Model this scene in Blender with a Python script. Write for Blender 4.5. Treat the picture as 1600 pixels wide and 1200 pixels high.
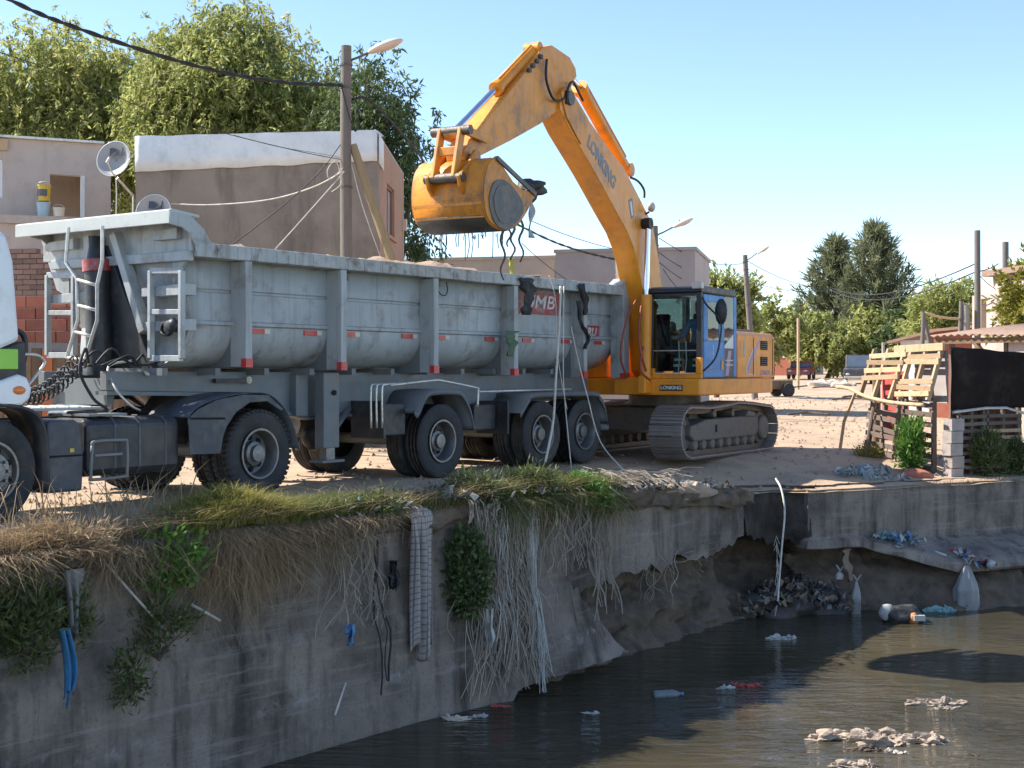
import bpy, bmesh, math, random
import numpy as np
from mathutils import Vector, Matrix, noise
for o in list(bpy.data.objects): bpy.data.objects.remove(o)
random.seed(7); rng = np.random.default_rng(7)
SC = bpy.context.scene; COL = SC.collection; R = math.radians; PI = math.pi
# ---------------------------------------------------------------- camera
cd = bpy.data.cameras.new('camera'); cam = bpy.data.objects.new('camera', cd); COL.objects.link(cam)
cam.location = (0, 0, 1.5); cam.rotation_euler = (R(90), 0, 0)
cd.sensor_width = 36; cd.lens = 36*2100/1600; cd.shift_y = -20/1600; cd.clip_end = 3000
SC.camera = cam
# ---------------------------------------------------------------- sky, sun, exposure
SUN_EL = R(44); SUND = Vector((-.972, .235, 0)).normalized()          # towards the sun, on the ground plane
w = bpy.data.worlds.new('World'); SC.world = w; w.use_nodes = True
nt = w.node_tree; bg = nt.nodes['Background']; sky = nt.nodes.new('ShaderNodeTexSky')
sky.sky_type = 'NISHITA'; sky.sun_disc = False; sky.sun_elevation = SUN_EL
sky.sun_rotation = math.atan2(SUND.x, SUND.y)
sky.air_density = .8; sky.dust_density = 0; sky.ozone_density = 1.6
nt.links.new(sky.outputs[0], bg.inputs[0]); bg.inputs[1].default_value = .135
sl = bpy.data.lights.new('sun', 'SUN'); sl.energy = 5.0; sl.angle = R(.53); sl.color = (1, .93, .82)
so = bpy.data.objects.new('sun', sl); COL.objects.link(so)
sv = Vector((SUND.x*math.cos(SUN_EL), SUND.y*math.cos(SUN_EL), math.sin(SUN_EL)))
so.rotation_euler = (-sv).to_track_quat('-Z', 'Y').to_euler(); so.location = sv*60
vs = SC.view_settings; vs.view_transform = 'Standard'; vs.look = 'None'; vs.exposure = 1.05; vs.gamma = 1; vs.use_curve_mapping = False
# ---------------------------------------------------------------- helpers
def at(px, py, Y):                       # a point Y metres ahead of the camera
    return Vector(((px-800)/2100*Y, Y, 1.5+(580-py)/2100*Y))
def tag(o, label=None, cat=None, group=None, kind=None):
    if label: o['label'] = label
    if cat: o['category'] = cat
    if group: o['group'] = group
    if kind: o['kind'] = kind
    return o
def thing(name, label, cat, loc=(0,0,0), rz=0, group=None):
    o = bpy.data.objects.new(name, None); o.empty_display_size = .3; COL.objects.link(o)
    o.location = loc; o.rotation_euler = (0,0,rz)
    return tag(o, label, cat, group)
def link(name, me, mat, parent=None):
    o = bpy.data.objects.new(name, me); COL.objects.link(o)
    if mat is not None and not me.materials: me.materials.append(mat)
    if parent: o.parent = parent
    return o
def copy_tree(o, parent=None):
    c = o.copy(); COL.objects.link(c)
    if parent: c.parent = parent
    for ch in list(o.children): copy_tree(ch, c)
    return c
class MB:
    def __init__(s): s.v = []; s.f = []
    def add(s, V, F):
        k = len(s.v); s.v += [tuple(p) for p in V]; s.f += [tuple(i+k for i in f) for f in F]; return s
    def bx(s, x0, x1, y0, y1, z0, z1):
        V = [(x,y,z) for x in (x0,x1) for y in (y0,y1) for z in (z0,z1)]
        return s.add(V, [(0,1,3,2),(4,6,7,5),(0,4,5,1),(2,3,7,6),(0,2,6,4),(1,5,7,3)])
    def bar(s, p, q, w, h=None, up=(0,0,1), w2=None, h2=None):
        p = Vector(p); q = Vector(q); d = (q-p).normalized(); up = Vector(up)
        if abs(d.dot(up)) > .98: up = Vector((1,0,0))
        a = d.cross(up).normalized(); b = a.cross(d); h = w if h is None else h
        w2 = w if w2 is None else w2; h2 = h if h2 is None else h2
        V = [c + a*(i*ww/2) + b*(j*hh/2) for c, ww, hh in ((p,w,h),(q,w2,h2)) for i, j in ((-1,-1),(1,-1),(1,1),(-1,1))]
        return s.add(V, [(3,2,1,0),(4,5,6,7),(0,1,5,4),(1,2,6,5),(2,3,7,6),(3,0,4,7)])
    def tube(s, pts, r, n=8, cap=True):
        pts = [Vector(p) for p in pts]; m = len(pts); rs = r if isinstance(r, (list,tuple)) else [r]*m
        V = []; F = []; a = None
        for i, p in enumerate(pts):
            d = (pts[min(i+1,m-1)]-pts[max(i-1,0)])
            d = d.normalized() if d.length > 1e-9 else Vector((0,0,1))
            if a is None:
                a = d.orthogonal().normalized()
            else:
                a = a - d*a.dot(d); a = a.normalized() if a.length > 1e-6 else d.orthogonal().normalized()
            b = d.cross(a)
            V += [p + (a*math.cos(2*PI*j/n) + b*math.sin(2*PI*j/n))*rs[i] for j in range(n)]
        for i in range(m-1):
            for j in range(n):
                j2 = (j+1) % n; F.append((i*n+j, i*n+j2, (i+1)*n+j2, (i+1)*n+j))
        if cap: F += [tuple(range(n-1,-1,-1)), tuple((m-1)*n+j for j in range(n))]
        return s.add(V, F)
    def prism(s, poly, a0, a1, ax='y'):  # poly of 2D points, extruded along an axis: y -> (x,z); x -> (y,z); z -> (x,y)
        f = {'y': lambda p,a:(p[0],a,p[1]), 'x': lambda p,a:(a,p[0],p[1]), 'z': lambda p,a:(p[0],p[1],a)}[ax]
        n = len(poly); V = [f(p,a0) for p in poly] + [f(p,a1) for p in poly]
        return s.add(V, [tuple(range(n)), tuple(range(2*n-1,n-1,-1))] + [(i,(i+1)%n+0,(i+1)%n+n,i+n)[::-1] for i in range(n)])
    def lathe(s, prof, n=32, c=(0,0,0), ax='y', arc=None):  # prof: (radius, along axis)
        V = []; F = []; m = len(prof); c = Vector(c); full = arc is None; a0, a1 = (0, 2*PI) if full else arc
        N = n if full else n+1
        for i in range(N):
            t = a0+(a1-a0)*i/n; C, S = math.cos(t), math.sin(t)
            for r, h in prof:
                V.append(c + Vector({'y':(r*C, h, r*S), 'z':(r*C, r*S, h), 'x':(h, r*C, r*S)}[ax]))
        for i in range(n):
            k = (i+1) % N
            for j in range(m-1): F.append((i*m+j, i*m+j+1, k*m+j+1, k*m+j))
        return s.add(V, F)
    def grid(s, P):                       # rows of points
        m = len(P[0]); V = [p for r in P for p in r]
        return s.add(V, [(i*m+j, i*m+j+1, (i+1)*m+j+1, (i+1)*m+j) for i in range(len(P)-1) for j in range(m-1)])
    def blob(s, c, r, seed=0, rough=.25, sub=2, fl=1):
        bm = bmesh.new(); bmesh.ops.create_icosphere(bm, subdivisions=sub, radius=1)
        r = Vector(r) if not isinstance(r, (int,float)) else Vector((r,r,r))
        V = []
        for v in bm.verts:
            p = v.co*(1+rough*noise.noise(v.co*1.7+Vector((seed*3.1,seed*1.7,seed)))*1.6)
            V.append(Vector(c)+Vector((p.x*r.x,p.y*r.y,p.z*r.z*(1 if p.z>0 else fl))))
        F = [tuple(x.index for x in f.verts) for f in bm.faces]; bm.free(); return s.add(V, F)
    def mesh(s, name, smooth=False):
        me = bpy.data.meshes.new(name); me.from_pydata(s.v, [], s.f); me.update()
        bm = bmesh.new(); bm.from_mesh(me); bmesh.ops.recalc_face_normals(bm, faces=bm.faces); bm.to_mesh(me); bm.free()
        if smooth: me.polygons.foreach_set('use_smooth', [True]*len(me.polygons))
        return me
    def build(s, name, mat, parent=None, smooth=False, bevel=0, solid=0, auto=0):
        o = link(name, s.mesh(name, smooth or auto), mat, parent)
        if auto: o.data.set_sharp_from_angle(angle=R(auto))
        if solid:
            m = o.modifiers.new('s', 'SOLIDIFY'); m.thickness = solid; m.offset = 0
        if bevel:
            m = o.modifiers.new('b', 'BEVEL'); m.width = bevel; m.segments = 2; m.limit_method = 'ANGLE'; m.angle_limit = R(40)
        return o
def npmesh(name, V, nper, smooth=False):   # V (N*nper,3): N separate polygons of nper corners
    V = np.asarray(V, np.float32).reshape(-1,3); n = len(V)//nper
    me = bpy.data.meshes.new(name); me.vertices.add(len(V)); me.vertices.foreach_set('co', V.ravel())
    me.loops.add(len(V)); me.loops.foreach_set('vertex_index', np.arange(len(V), dtype=np.int32))
    me.polygons.add(n); me.polygons.foreach_set('loop_start', np.arange(0, len(V), nper, dtype=np.int32))
    me.update(calc_edges=True); return me
def ribbons(name, V, n):                   # n blades of 7 points: two quads and a tip each
    V = np.asarray(V, np.float32); me = bpy.data.meshes.new(name); me.vertices.add(n*7); me.vertices.foreach_set('co', V.ravel())
    F = np.array([0,1,2,6, 6,2,3,5, 5,3,4], np.int32); idx = (np.arange(n, dtype=np.int32)[:,None]*7+F[None,:]).ravel()
    me.loops.add(n*11); me.loops.foreach_set('vertex_index', idx); me.polygons.add(n*3)
    me.polygons.foreach_set('loop_start', (np.arange(n, dtype=np.int32)[:,None]*11+np.array([0,4,8], np.int32)).ravel()); me.update(calc_edges=True); return me
def bez(p0, p1, sag, n=14):               # hanging cable
    p0 = Vector(p0); p1 = Vector(p1)
    return [p0.lerp(p1, i/n) - Vector((0,0,sag*4*(i/n)*(1-i/n))) for i in range(n+1)]
def smooth_path(pts, k=6):
    pts = [Vector(p) for p in pts]; out = []
    for i in range(len(pts)-1):
        a = pts[max(i-1,0)]; b = pts[i]; c = pts[i+1]; d = pts[min(i+2,len(pts)-1)]
        for j in range(k):
            t = j/k; out.append(.5*((2*b)+(c-a)*t+(2*a-5*b+4*c-d)*t*t+(3*b-a-3*c+d)*t**3))
    return out+[pts[-1]]
FONT = {}
def text_mesh(name, body, size, mat, parent, M, bold=.02, depth=.004, sx=1.0, shear=0):
    cu = bpy.data.curves.new(name, 'FONT'); cu.body = body; cu.size = size; cu.extrude = depth; cu.offset = bold*size
    cu.align_x = 'CENTER'; cu.align_y = 'CENTER'; cu.shear = shear
    t = bpy.data.objects.new('tmp', cu); COL.objects.link(t); bpy.context.view_layer.update()
    me = bpy.data.meshes.new_from_object(t.evaluated_get(bpy.context.evaluated_depsgraph_get()))
    bpy.data.objects.remove(t); me.transform(Matrix.Diagonal((sx,1,1,1))); me.materials.clear()
    o = link(name, me, mat, parent); o.matrix_local = M; return o
def frame(o, xa, ya):                      # matrix from an origin and two axes
    xa = Vector(xa).normalized(); za = xa.cross(Vector(ya)).normalized(); ya = za.cross(xa)
    return Matrix(((xa.x,ya.x,za.x,o[0]),(xa.y,ya.y,za.y,o[1]),(xa.z,ya.z,za.z,o[2]),(0,0,0,1)))
# ---------------------------------------------------------------- materials
def mat(name, col, rough=.6, metal=0, var=.15, vsc=3, dirt=None, da=.5, ds=2.5, streak=None, sa=.5, sw=7, bump=0, bs=40,
        island=0, orand=0, trans=0, spec=.5, stretch=(1,1,1), coat=0, dth=.5):
    m = bpy.data.materials.new(name); m.use_nodes = True; nt = m.node_tree; N = nt.nodes; L = nt.links
    b = N['Principled BSDF']; b.inputs['Roughness'].default_value = rough; b.inputs['Metallic'].default_value = metal
    b.inputs['Specular IOR Level'].default_value = spec
    if coat: b.inputs['Coat Weight'].default_value = coat; b.inputs['Coat Roughness'].default_value = .15
    tc = N.new('ShaderNodeTexCoord'); mp = N.new('ShaderNodeMapping'); L.new(tc.outputs['Object'], mp.inputs[0]); mp.inputs['Scale'].default_value = stretch
    oi = N.new('ShaderNodeObjectInfo')
    va = N.new('ShaderNodeVectorMath'); va.operation = 'MULTIPLY_ADD'; va.inputs[1].default_value = (1,1,1)
    L.new(mp.outputs[0], va.inputs[0]); L.new(oi.outputs['Random'], va.inputs[2])
    vec = va.outputs[0]
    def noi(scale, detail=6, v=vec, ro=.6):
        n = N.new('ShaderNodeTexNoise'); n.inputs['Scale'].default_value = scale; n.inputs['Detail'].default_value = detail; n.inputs['Roughness'].default_value = ro
        L.new(v, n.inputs['Vector']); return n.outputs['Fac']
    def ramp(src, a, bb, lo=0., hi=1.):
        r = N.new('ShaderNodeMapRange'); r.inputs[1].default_value = a; r.inputs[2].default_value = bb; r.inputs[3].default_value = lo; r.inputs[4].default_value = hi
        L.new(src, r.inputs[0]); return r.outputs[0]
    def mix(fac, A, B):
        x = N.new('ShaderNodeMix'); x.data_type = 'RGBA'
        for sock, val in ((x.inputs[0],fac),(x.inputs[6],A),(x.inputs[7],B)):
            if hasattr(val, 'is_linked'): L.new(val, sock)
            else: sock.default_value = val if isinstance(val,(int,float)) else (*val[:3],1)
        return x.outputs[2]
    c = Vector(col); out = mix(ramp(noi(vsc), .25, .75), c*(1-var), c*(1+var))
    if island:
        g = N.new('ShaderNodeNewGeometry'); c2 = island if isinstance(island,(tuple,list)) else [c*(1-island), c*(1+island)]
        cr = mix(g.outputs['Random Per Island'], c2[0], c2[1]); out = mix(ramp(noi(vsc),.3,.7,.25,.75), cr, out) if var else cr
    if orand:
        h = N.new('ShaderNodeHueSaturation'); L.new(ramp(oi.outputs['Random'],0,1,1-orand,1+orand), h.inputs['Value']); L.new(out, h.inputs['Color']); out = h.outputs[0]
    if dirt: out = mix(ramp(noi(ds,8,ro=.68), dth, dth+.18, 0, da), out, dirt)
    if streak:
        m2 = N.new('ShaderNodeMapping'); m2.inputs['Scale'].default_value = (sw,sw,.45); L.new(tc.outputs['Object'], m2.inputs[0])
        out = mix(ramp(noi(1,6,m2.outputs[0],.65), .5, .72, 0, sa), out, streak)
    L.new(out, b.inputs['Base Color'])
    if bump:
        bp = N.new('ShaderNodeBump'); bp.inputs['Strength'].default_value = bump; bp.inputs['Distance'].default_value = .02
        L.new(noi(bs,5), bp.inputs['Height']); L.new(bp.outputs[0], b.inputs['Normal'])
    rr = ramp(noi(vsc*3), .3, .7, max(.02,rough-.1), min(1,rough+.1)); L.new(rr, b.inputs['Roughness'])
    if trans:
        t = N.new('ShaderNodeBsdfTranslucent'); L.new(out, t.inputs[0]); ms = N.new('ShaderNodeMixShader'); ms.inputs[0].default_value = trans
        L.new(b.outputs[0], ms.inputs[1]); L.new(t.outputs[0], ms.inputs[2]); L.new(ms.outputs[0], N['Material Output'].inputs[0])
    m['_out'] = 1; return m
def glass(name, tint=(.75,.85,.85), alpha=.35, rough=.03):
    m = bpy.data.materials.new(name); m.use_nodes = True; nt = m.node_tree; N = nt.nodes; L = nt.links; N.remove(N['Principled BSDF'])
    t = N.new('ShaderNodeBsdfTransparent'); t.inputs[0].default_value = (*tint,1); g = N.new('ShaderNodeBsdfGlossy'); g.inputs['Roughness'].default_value = rough
    fr = N.new('ShaderNodeFresnel'); fr.inputs[0].default_value = 1.5; ad = N.new('ShaderNodeMath'); ad.inputs[1].default_value = alpha*.2; L.new(fr.outputs[0], ad.inputs[0])
    x = N.new('ShaderNodeMixShader'); L.new(ad.outputs[0], x.inputs[0]); L.new(t.outputs[0], x.inputs[1]); L.new(g.outputs[0], x.inputs[2]); L.new(x.outputs[0], N['Material Output'].inputs[0])
    return m
RUST = (.12,.06,.035); SOIL = (.16,.12,.09)
m_trailer = mat('trailer_paint', (.37,.395,.40), .5, 0, .14, 1.6, (.15,.12,.10), .85, 2.0, (.13,.10,.085), .5, 8, .25, 5, dth=.53)
m_trailer_top = mat('trailer_rail_paint', (.40,.42,.41), .55, 0, .12, 3, (.14,.11,.09), .9, 4, RUST, .55, 10, .25, 25, dth=.5)
m_chassis = mat('chassis_paint', (.16,.18,.19), .55, 0, .2, 2, SOIL, .6, 2, SOIL, .4, 6)
m_pale = mat('canopy_paint', (.46,.48,.46), .5, 0, .1, 3, RUST, .5, 5, dth=.58)
m_galv = mat('ladder_metal', (.62,.60,.56), .4, .5, .12, 6, RUST, .4, 9)
m_rubber = mat('rubber', (.035,.035,.037), .85, 0, .25, 4, (.12,.10,.08), .55, 3, bump=.2, bs=60)
m_black = mat('black_plastic', (.025,.027,.032), .5, 0, .25, 4, (.14,.12,.10), .45, 3)
m_darkblue = mat('fender_plastic', (.045,.055,.07), .5, 0, .2, 3, (.16,.14,.12), .5, 2.5)
m_rim = mat('rim_steel', (.20,.20,.20), .45, .6, .2, 6, RUST, .6, 6)
m_hole = mat('dark_recess', (.008,.008,.009), .9, var=0)
m_red = mat('reflector_red', (.52,.05,.05), .35, 0, .12, 10)
m_white = mat('white_paint', (.74,.77,.80), .35, 0, .04, 2, (.35,.32,.28), .3, 3, coat=.4)
m_offwhite = mat('reflector_white', (.6,.56,.48), .5)
m_redsign = mat('sign_red', (.36,.05,.05), .5, 0, .2, 4, (.4,.38,.36), .55, 7, (.2,.16,.14), .6, 12)
m_letter = mat('letter_pale', (.62,.6,.58), .6, dirt=(.3,.2,.2), da=.7, ds=9)
m_green = mat('panel_green', (.28,.60,.06), .4, var=.05)
m_amber = mat('lamp_amber', (.75,.22,.05), .2, var=.1)
m_yellow = mat('excavator_yellow', (.80,.285,.012), .42, 0, .1, 1.5, (.30,.15,.06), .6, 1.9, (.25,.12,.05), .35, 8, bump=.05, bs=8, coat=.1, dth=.52)
m_yellow2 = mat('excavator_arm_paint', (.76,.29,.035), .5, 0, .14, 1.6, (.20,.11,.06), .8, 2.2, (.26,.15,.08), .5, 6, dth=.51)
m_bucket = mat('bucket_paint', (.64,.225,.012), .5, 0, .2, 3, (.13,.07,.04), .85, 3, (.12,.07,.04), .5, 5, .3, 20, dth=.5)
m_mud = mat('wet_mud', (.075,.065,.06), .6, 0, .3, 6, (.03,.026,.024), .7, 5, bump=.6, bs=25)
m_bplate = mat('bucket_side_steel', (.13,.125,.12), .6, .2, .2, 4, (.25,.16,.08), .5, 4, bump=.3, bs=25)
m_chrome = mat('cylinder_rod', (.75,.72,.72), .15, 1, .05)
m_blue = mat('door_blue', (.055,.25,.56), .45, 0, .07, 2, (.25,.24,.25), .25, 4, spec=.3)
m_cabblack = mat('cab_frame_black', (.018,.018,.02), .45, var=.1)
m_track = mat('track_steel', (.13,.115,.105), .55, .5, .25, 6, (.2,.15,.11), .7, 5, bump=.3, bs=40)
m_shoe = mat('track_shoe_steel', (.30,.26,.24), .5, .4, .25, 6, (.2,.14,.1), .6, 6, bump=.3, bs=40)
m_trackframe = mat('track_frame_dirty', (.17,.15,.13), .75, 0, .2, 4, (.10,.08,.065), .8, 4)
m_glass = glass('cab_glass', (.80,.90,.89), 0)
m_winglass = mat('window_pane', (.10,.13,.17), .08, 0, .2, 1)
m_greydecal = mat('decal_grey', (.20,.21,.23), .5, var=.1)
m_whitedecal = mat('decal_white', (.72,.70,.68), .5, var=.1)
m_purple = mat('decal_mauve', (.40,.30,.40), .5, var=.1)
m_wood = mat('weathered_pole_wood', (.19,.165,.145), .85, 0, .25, 3, (.08,.065,.055), .6, 3, bump=.5, bs=30, stretch=(6,6,.6))
m_pallet = mat('sunbleached_pallet_wood', (.46,.32,.19), .85, 0, .25, 5, (.20,.13,.08), .7, 5, orand=.35, bump=.4, bs=30)
m_palletgrey = mat('grey_pallet_wood', (.17,.125,.10), .85, 0, .25, 5, (.07,.055,.05), .6, 5, orand=.25, bump=.4, bs=30)
m_board = mat('brown_fence_board', (.17,.105,.06), .8, 0, .3, 2, (.08,.05,.03), .6, 3, orand=.35, bump=.4, bs=25, stretch=(5,5,.6))
m_orangeboard = mat('rusty_orange_sheet', (.42,.13,.04), .7, 0, .2, 3, (.2,.07,.03), .5, 3)
m_wallpink = mat('pink_render', (.50,.425,.375), .9, 0, .09, 1.5, (.33,.27,.235), .6, 1.1, (.27,.22,.19), .45, 3, .3, 40)
m_wallgrey = mat('brown_cement_render', (.285,.235,.19), .92, 0, .14, 1.2, (.19,.155,.13), .75, .8, (.11,.09,.078), .75, 2.4, .35, 22)
m_wallbounce = mat('bounce_warmed_side_render', (.42,.245,.16), .9, 0, .12, 1.2, (.24,.15,.11), .5, 1.2, (.2,.13,.1), .5, 3, .25, 30)  # brown house's side render; warm bounced light is painted into its colour
m_whitewash = mat('white_roof_membrane', (.70,.74,.76), .7, 0, .08, 2, (.45,.50,.53), .5, 3, bump=.7, bs=5)
m_greyblock = mat('mauve_grey_render', (.40,.345,.325), .92, 0, .07, .8, (.3,.25,.235), .5, .7, (.28,.235,.22), .3, 2)
m_beige = mat('beige_render', (.47,.40,.34), .9, 0, .08, .8, (.35,.28,.24), .5, .8, (.3,.24,.2), .3, 2)
m_brick = mat('red_hollow_brick', (.36,.12,.075), .9, 0, .2, 5, (.22,.12,.09), .5, 5, orand=.22, bump=.5, bs=40)
m_oldbrick = mat('weathered_brick', (.25,.155,.12), .92, 0, .25, 5, (.13,.09,.075), .6, 5, orand=.3, bump=.6, bs=30)
m_mortar = mat('mortar', (.33,.28,.25), .95, 0, .2, 5, bump=.5, bs=30)
m_dish = mat('dish_grey', (.33,.33,.335), .45, 0, .06, 3)
m_lamp = mat('lamp_head_paint', (.62,.52,.44), .4, 0, .1, 4)
m_lens = mat('lamp_lens', (.55,.45,.38), .2, 0, .1)
m_cable = mat('cable_black', (.018,.018,.02), .6, var=.1)
m_rope = mat('pale_rope', (.62,.58,.52), .9, 0, .2, 6, (.3,.26,.22), .5, 8)
m_fibre = mat('dry_fibre', (.33,.27,.22), .9, 0, .2, 3, island=[(.10,.08,.06),(.55,.48,.40)])
m_whitefibre = mat('white_plastic_fibre', (.62,.62,.60), .8, 0, .1, 3, island=[(.22,.21,.20),(.68,.67,.64)])
m_straw = mat('dry_straw_grass', (.38,.26,.14), .9, 0, .1, 1, island=[(.13,.09,.06),(.52,.41,.27)], trans=.25)
m_grass = mat('green_grass', (.12,.15,.035), .8, 0, .1, 1, island=[(.045,.075,.018),(.20,.22,.06)], trans=.3)
m_ygrass = mat('yellow_green_grass', (.30,.26,.06), .8, 0, .1, 1, island=[(.12,.12,.02),(.50,.42,.12)], trans=.35)
m_leaf = mat('tree_leaf', (.17,.21,.06), .55, 0, .1, .4, island=[(.20,.265,.06),(.78,.72,.30)], trans=.6, spec=.4)
m_leafd = mat('dark_leaf', (.07,.11,.04), .6, 0, .1, .4, island=[(.04,.075,.022),(.20,.24,.08)], trans=.4)
m_pine = mat('needle_leaf', (.13,.15,.08), .7, 0, .1, .4, island=[(.08,.10,.055),(.36,.37,.20)], trans=.45)
m_leafy = mat('yellow_leaf', (.26,.25,.035), .6, 0, .1, .4, island=[(.12,.14,.02),(.42,.38,.06)], trans=.35)
m_plant = mat('bright_plant_leaf', (.12,.24,.035), .55, 0, .1, 1, island=[(.04,.10,.015),(.20,.36,.06)], trans=.3)
m_dplant = mat('dull_plant_leaf', (.10,.13,.04), .6, 0, .1, 1, island=[(.03,.055,.018),(.20,.21,.07)], trans=.3)
m_bark = mat('bark', (.12,.09,.07), .95, 0, .3, 4, bump=.6, bs=12)
m_cloth = mat('blue_cloth', (.05,.19,.36), .9, 0, .2, 6, (.03,.08,.16), .5, 8)
m_blackcloth = mat('black_tarp', (.012,.012,.014), .6, 0, .3, 5, (.06,.055,.05), .4, 6)
m_bag = mat('pale_plastic_bag', (.36,.36,.36), .3, 0, .15, 6, (.25,.22,.2), .4, 6, trans=.3)
m_sheet = mat('dark_sheet', (.022,.015,.013), .9, 0, .3, 2, (.07,.045,.035), .5, 2, spec=.15)
m_block = mat('concrete_block', (.36,.31,.28), .95, 0, .15, 4, (.2,.17,.15), .5, 5, orand=.12, bump=.6, bs=35)
m_roofsheet = mat('rusty_roof_sheet', (.30,.20,.15), .8, 0, .2, 3, RUST, .6, 3)
m_carred = mat('red_car_paint', (.30,.03,.025), .35, 0, .1, 2, (.3,.2,.15), .3, 3, coat=.3)
m_cardark = mat('dark_car_paint', (.06,.055,.07), .4, 0, .1, 2, (.3,.22,.16), .4, 3, coat=.3)
m_skin = mat('skin', (.42,.24,.17), .6, var=.06)
m_shirt = mat('blue_shirt', (.10,.17,.36), .85, var=.15)
m_trouser = mat('dark_trousers', (.035,.038,.05), .9, var=.2)
m_stripe = mat('reflective_band', (.75,.75,.72), .4, var=.05)
m_rock = mat('pale_rubble', (.50,.42,.35), .95, 0, .2, 5, (.3,.24,.19), .5, 5, orand=.2, bump=.6, bs=20)
m_driftw = mat('scum_crust', (.36,.285,.22), .95, 0, .3, 8, (.2,.15,.11), .7, 9, bump=.8, bs=25)
TRASH = [mat('litter_'+n, c, .6, 0, .15, 8, (.2,.17,.14), .5, 9) for n, c in
         (('white',(.42,.41,.39)),('grey',(.20,.195,.19)),('blue',(.10,.22,.42)),('brown',(.2,.14,.09)),('black',(.02,.02,.022)),('tan',(.42,.33,.25)),('red',(.40,.06,.05)),('teal',(.2,.36,.36)))]
# ---------------------------------------------------------------- ground, canal walls, water
WATER_Z = -2.22
DL = Vector((.643,.766)); P0 = Vector((.673,16.41)); KS = .94
BP = [P0-DL*34, P0, Vector((3.55,20.35)), Vector((4.05,21.0)), Vector((4.62,20.75)), Vector((8.67,22.75)), Vector((16,26.4)), Vector((70,52))]
BZ = [.02, 0, -.34, -.36, -.34, -.32, -.3, 0]
BA = np.array([(p.x,p.y) for p in BP]); BZa = np.array(BZ)
def bank(x, y):                           # distance from the bank edge (positive inland) and the edge height there
    x = np.asarray(x, float); y = np.asarray(y, float); best = np.full(x.shape, 1e9); ez = np.zeros(x.shape); sg = np.ones(x.shape)
    for i in range(len(BA)-1):
        a, b = BA[i], BA[i+1]; d = b-a; L2 = d@d
        t = np.clip(((x-a[0])*d[0]+(y-a[1])*d[1])/L2, 0, 1); qx = a[0]+t*d[0]; qy = a[1]+t*d[1]
        D = np.hypot(x-qx, y-qy); k = D < best; best = np.where(k, D, best)
        ez = np.where(k, BZa[i]+(BZa[i+1]-BZa[i])*t, ez)
        sg = np.where(k, np.sign(d[0]*(y-a[1])-d[1]*(x-a[0])+1e-9), sg)
    return best*sg, ez
def nz(x, y, sc, seed=0.):
    return noise.noise(Vector((x*sc+seed, y*sc-seed, seed)))
def gz(x, y):
    d, ez = bank(x, y); d = max(float(d), 0); s = min(1, d/3.6); s = s*s*(3-2*s)
    z = float(ez)*(1-s) + .0118*max(0, y-27) + .0012*max(0, y-40)*0
    z += .018*nz(x,y,.9,3) + .012*nz(x,y,3.1,5)
    if y > 26: z += .08*nz(x,y,.3,9)*min(1,(y-26)/10)
    return z
def edge(s):                              # point on the bank edge, s metres from P0, and the outward normal (to the water)
    i = 1; r = s
    if s < 0: p = P0+DL*(s*KS); d = DL
    else:
        while i < len(BP)-2 and r > (BP[i+1]-BP[i]).length: r -= (BP[i+1]-BP[i]).length; i += 1
        d = (BP[i+1]-BP[i]).normalized(); p = BP[i]+d*r
    return p, Vector((d.y,-d.x)), BZ[i]+(BZ[i+1]-BZ[i])*(r/(BP[i+1]-BP[i]).length) if s >= 0 else 0.
S_C1 = (BP[2]-BP[1]).length; S_C2 = S_C1+(BP[3]-BP[2]).length; S_C3 = S_C2+(BP[4]-BP[3]).length; S_C4 = S_C3+(BP[5]-BP[4]).length
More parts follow.
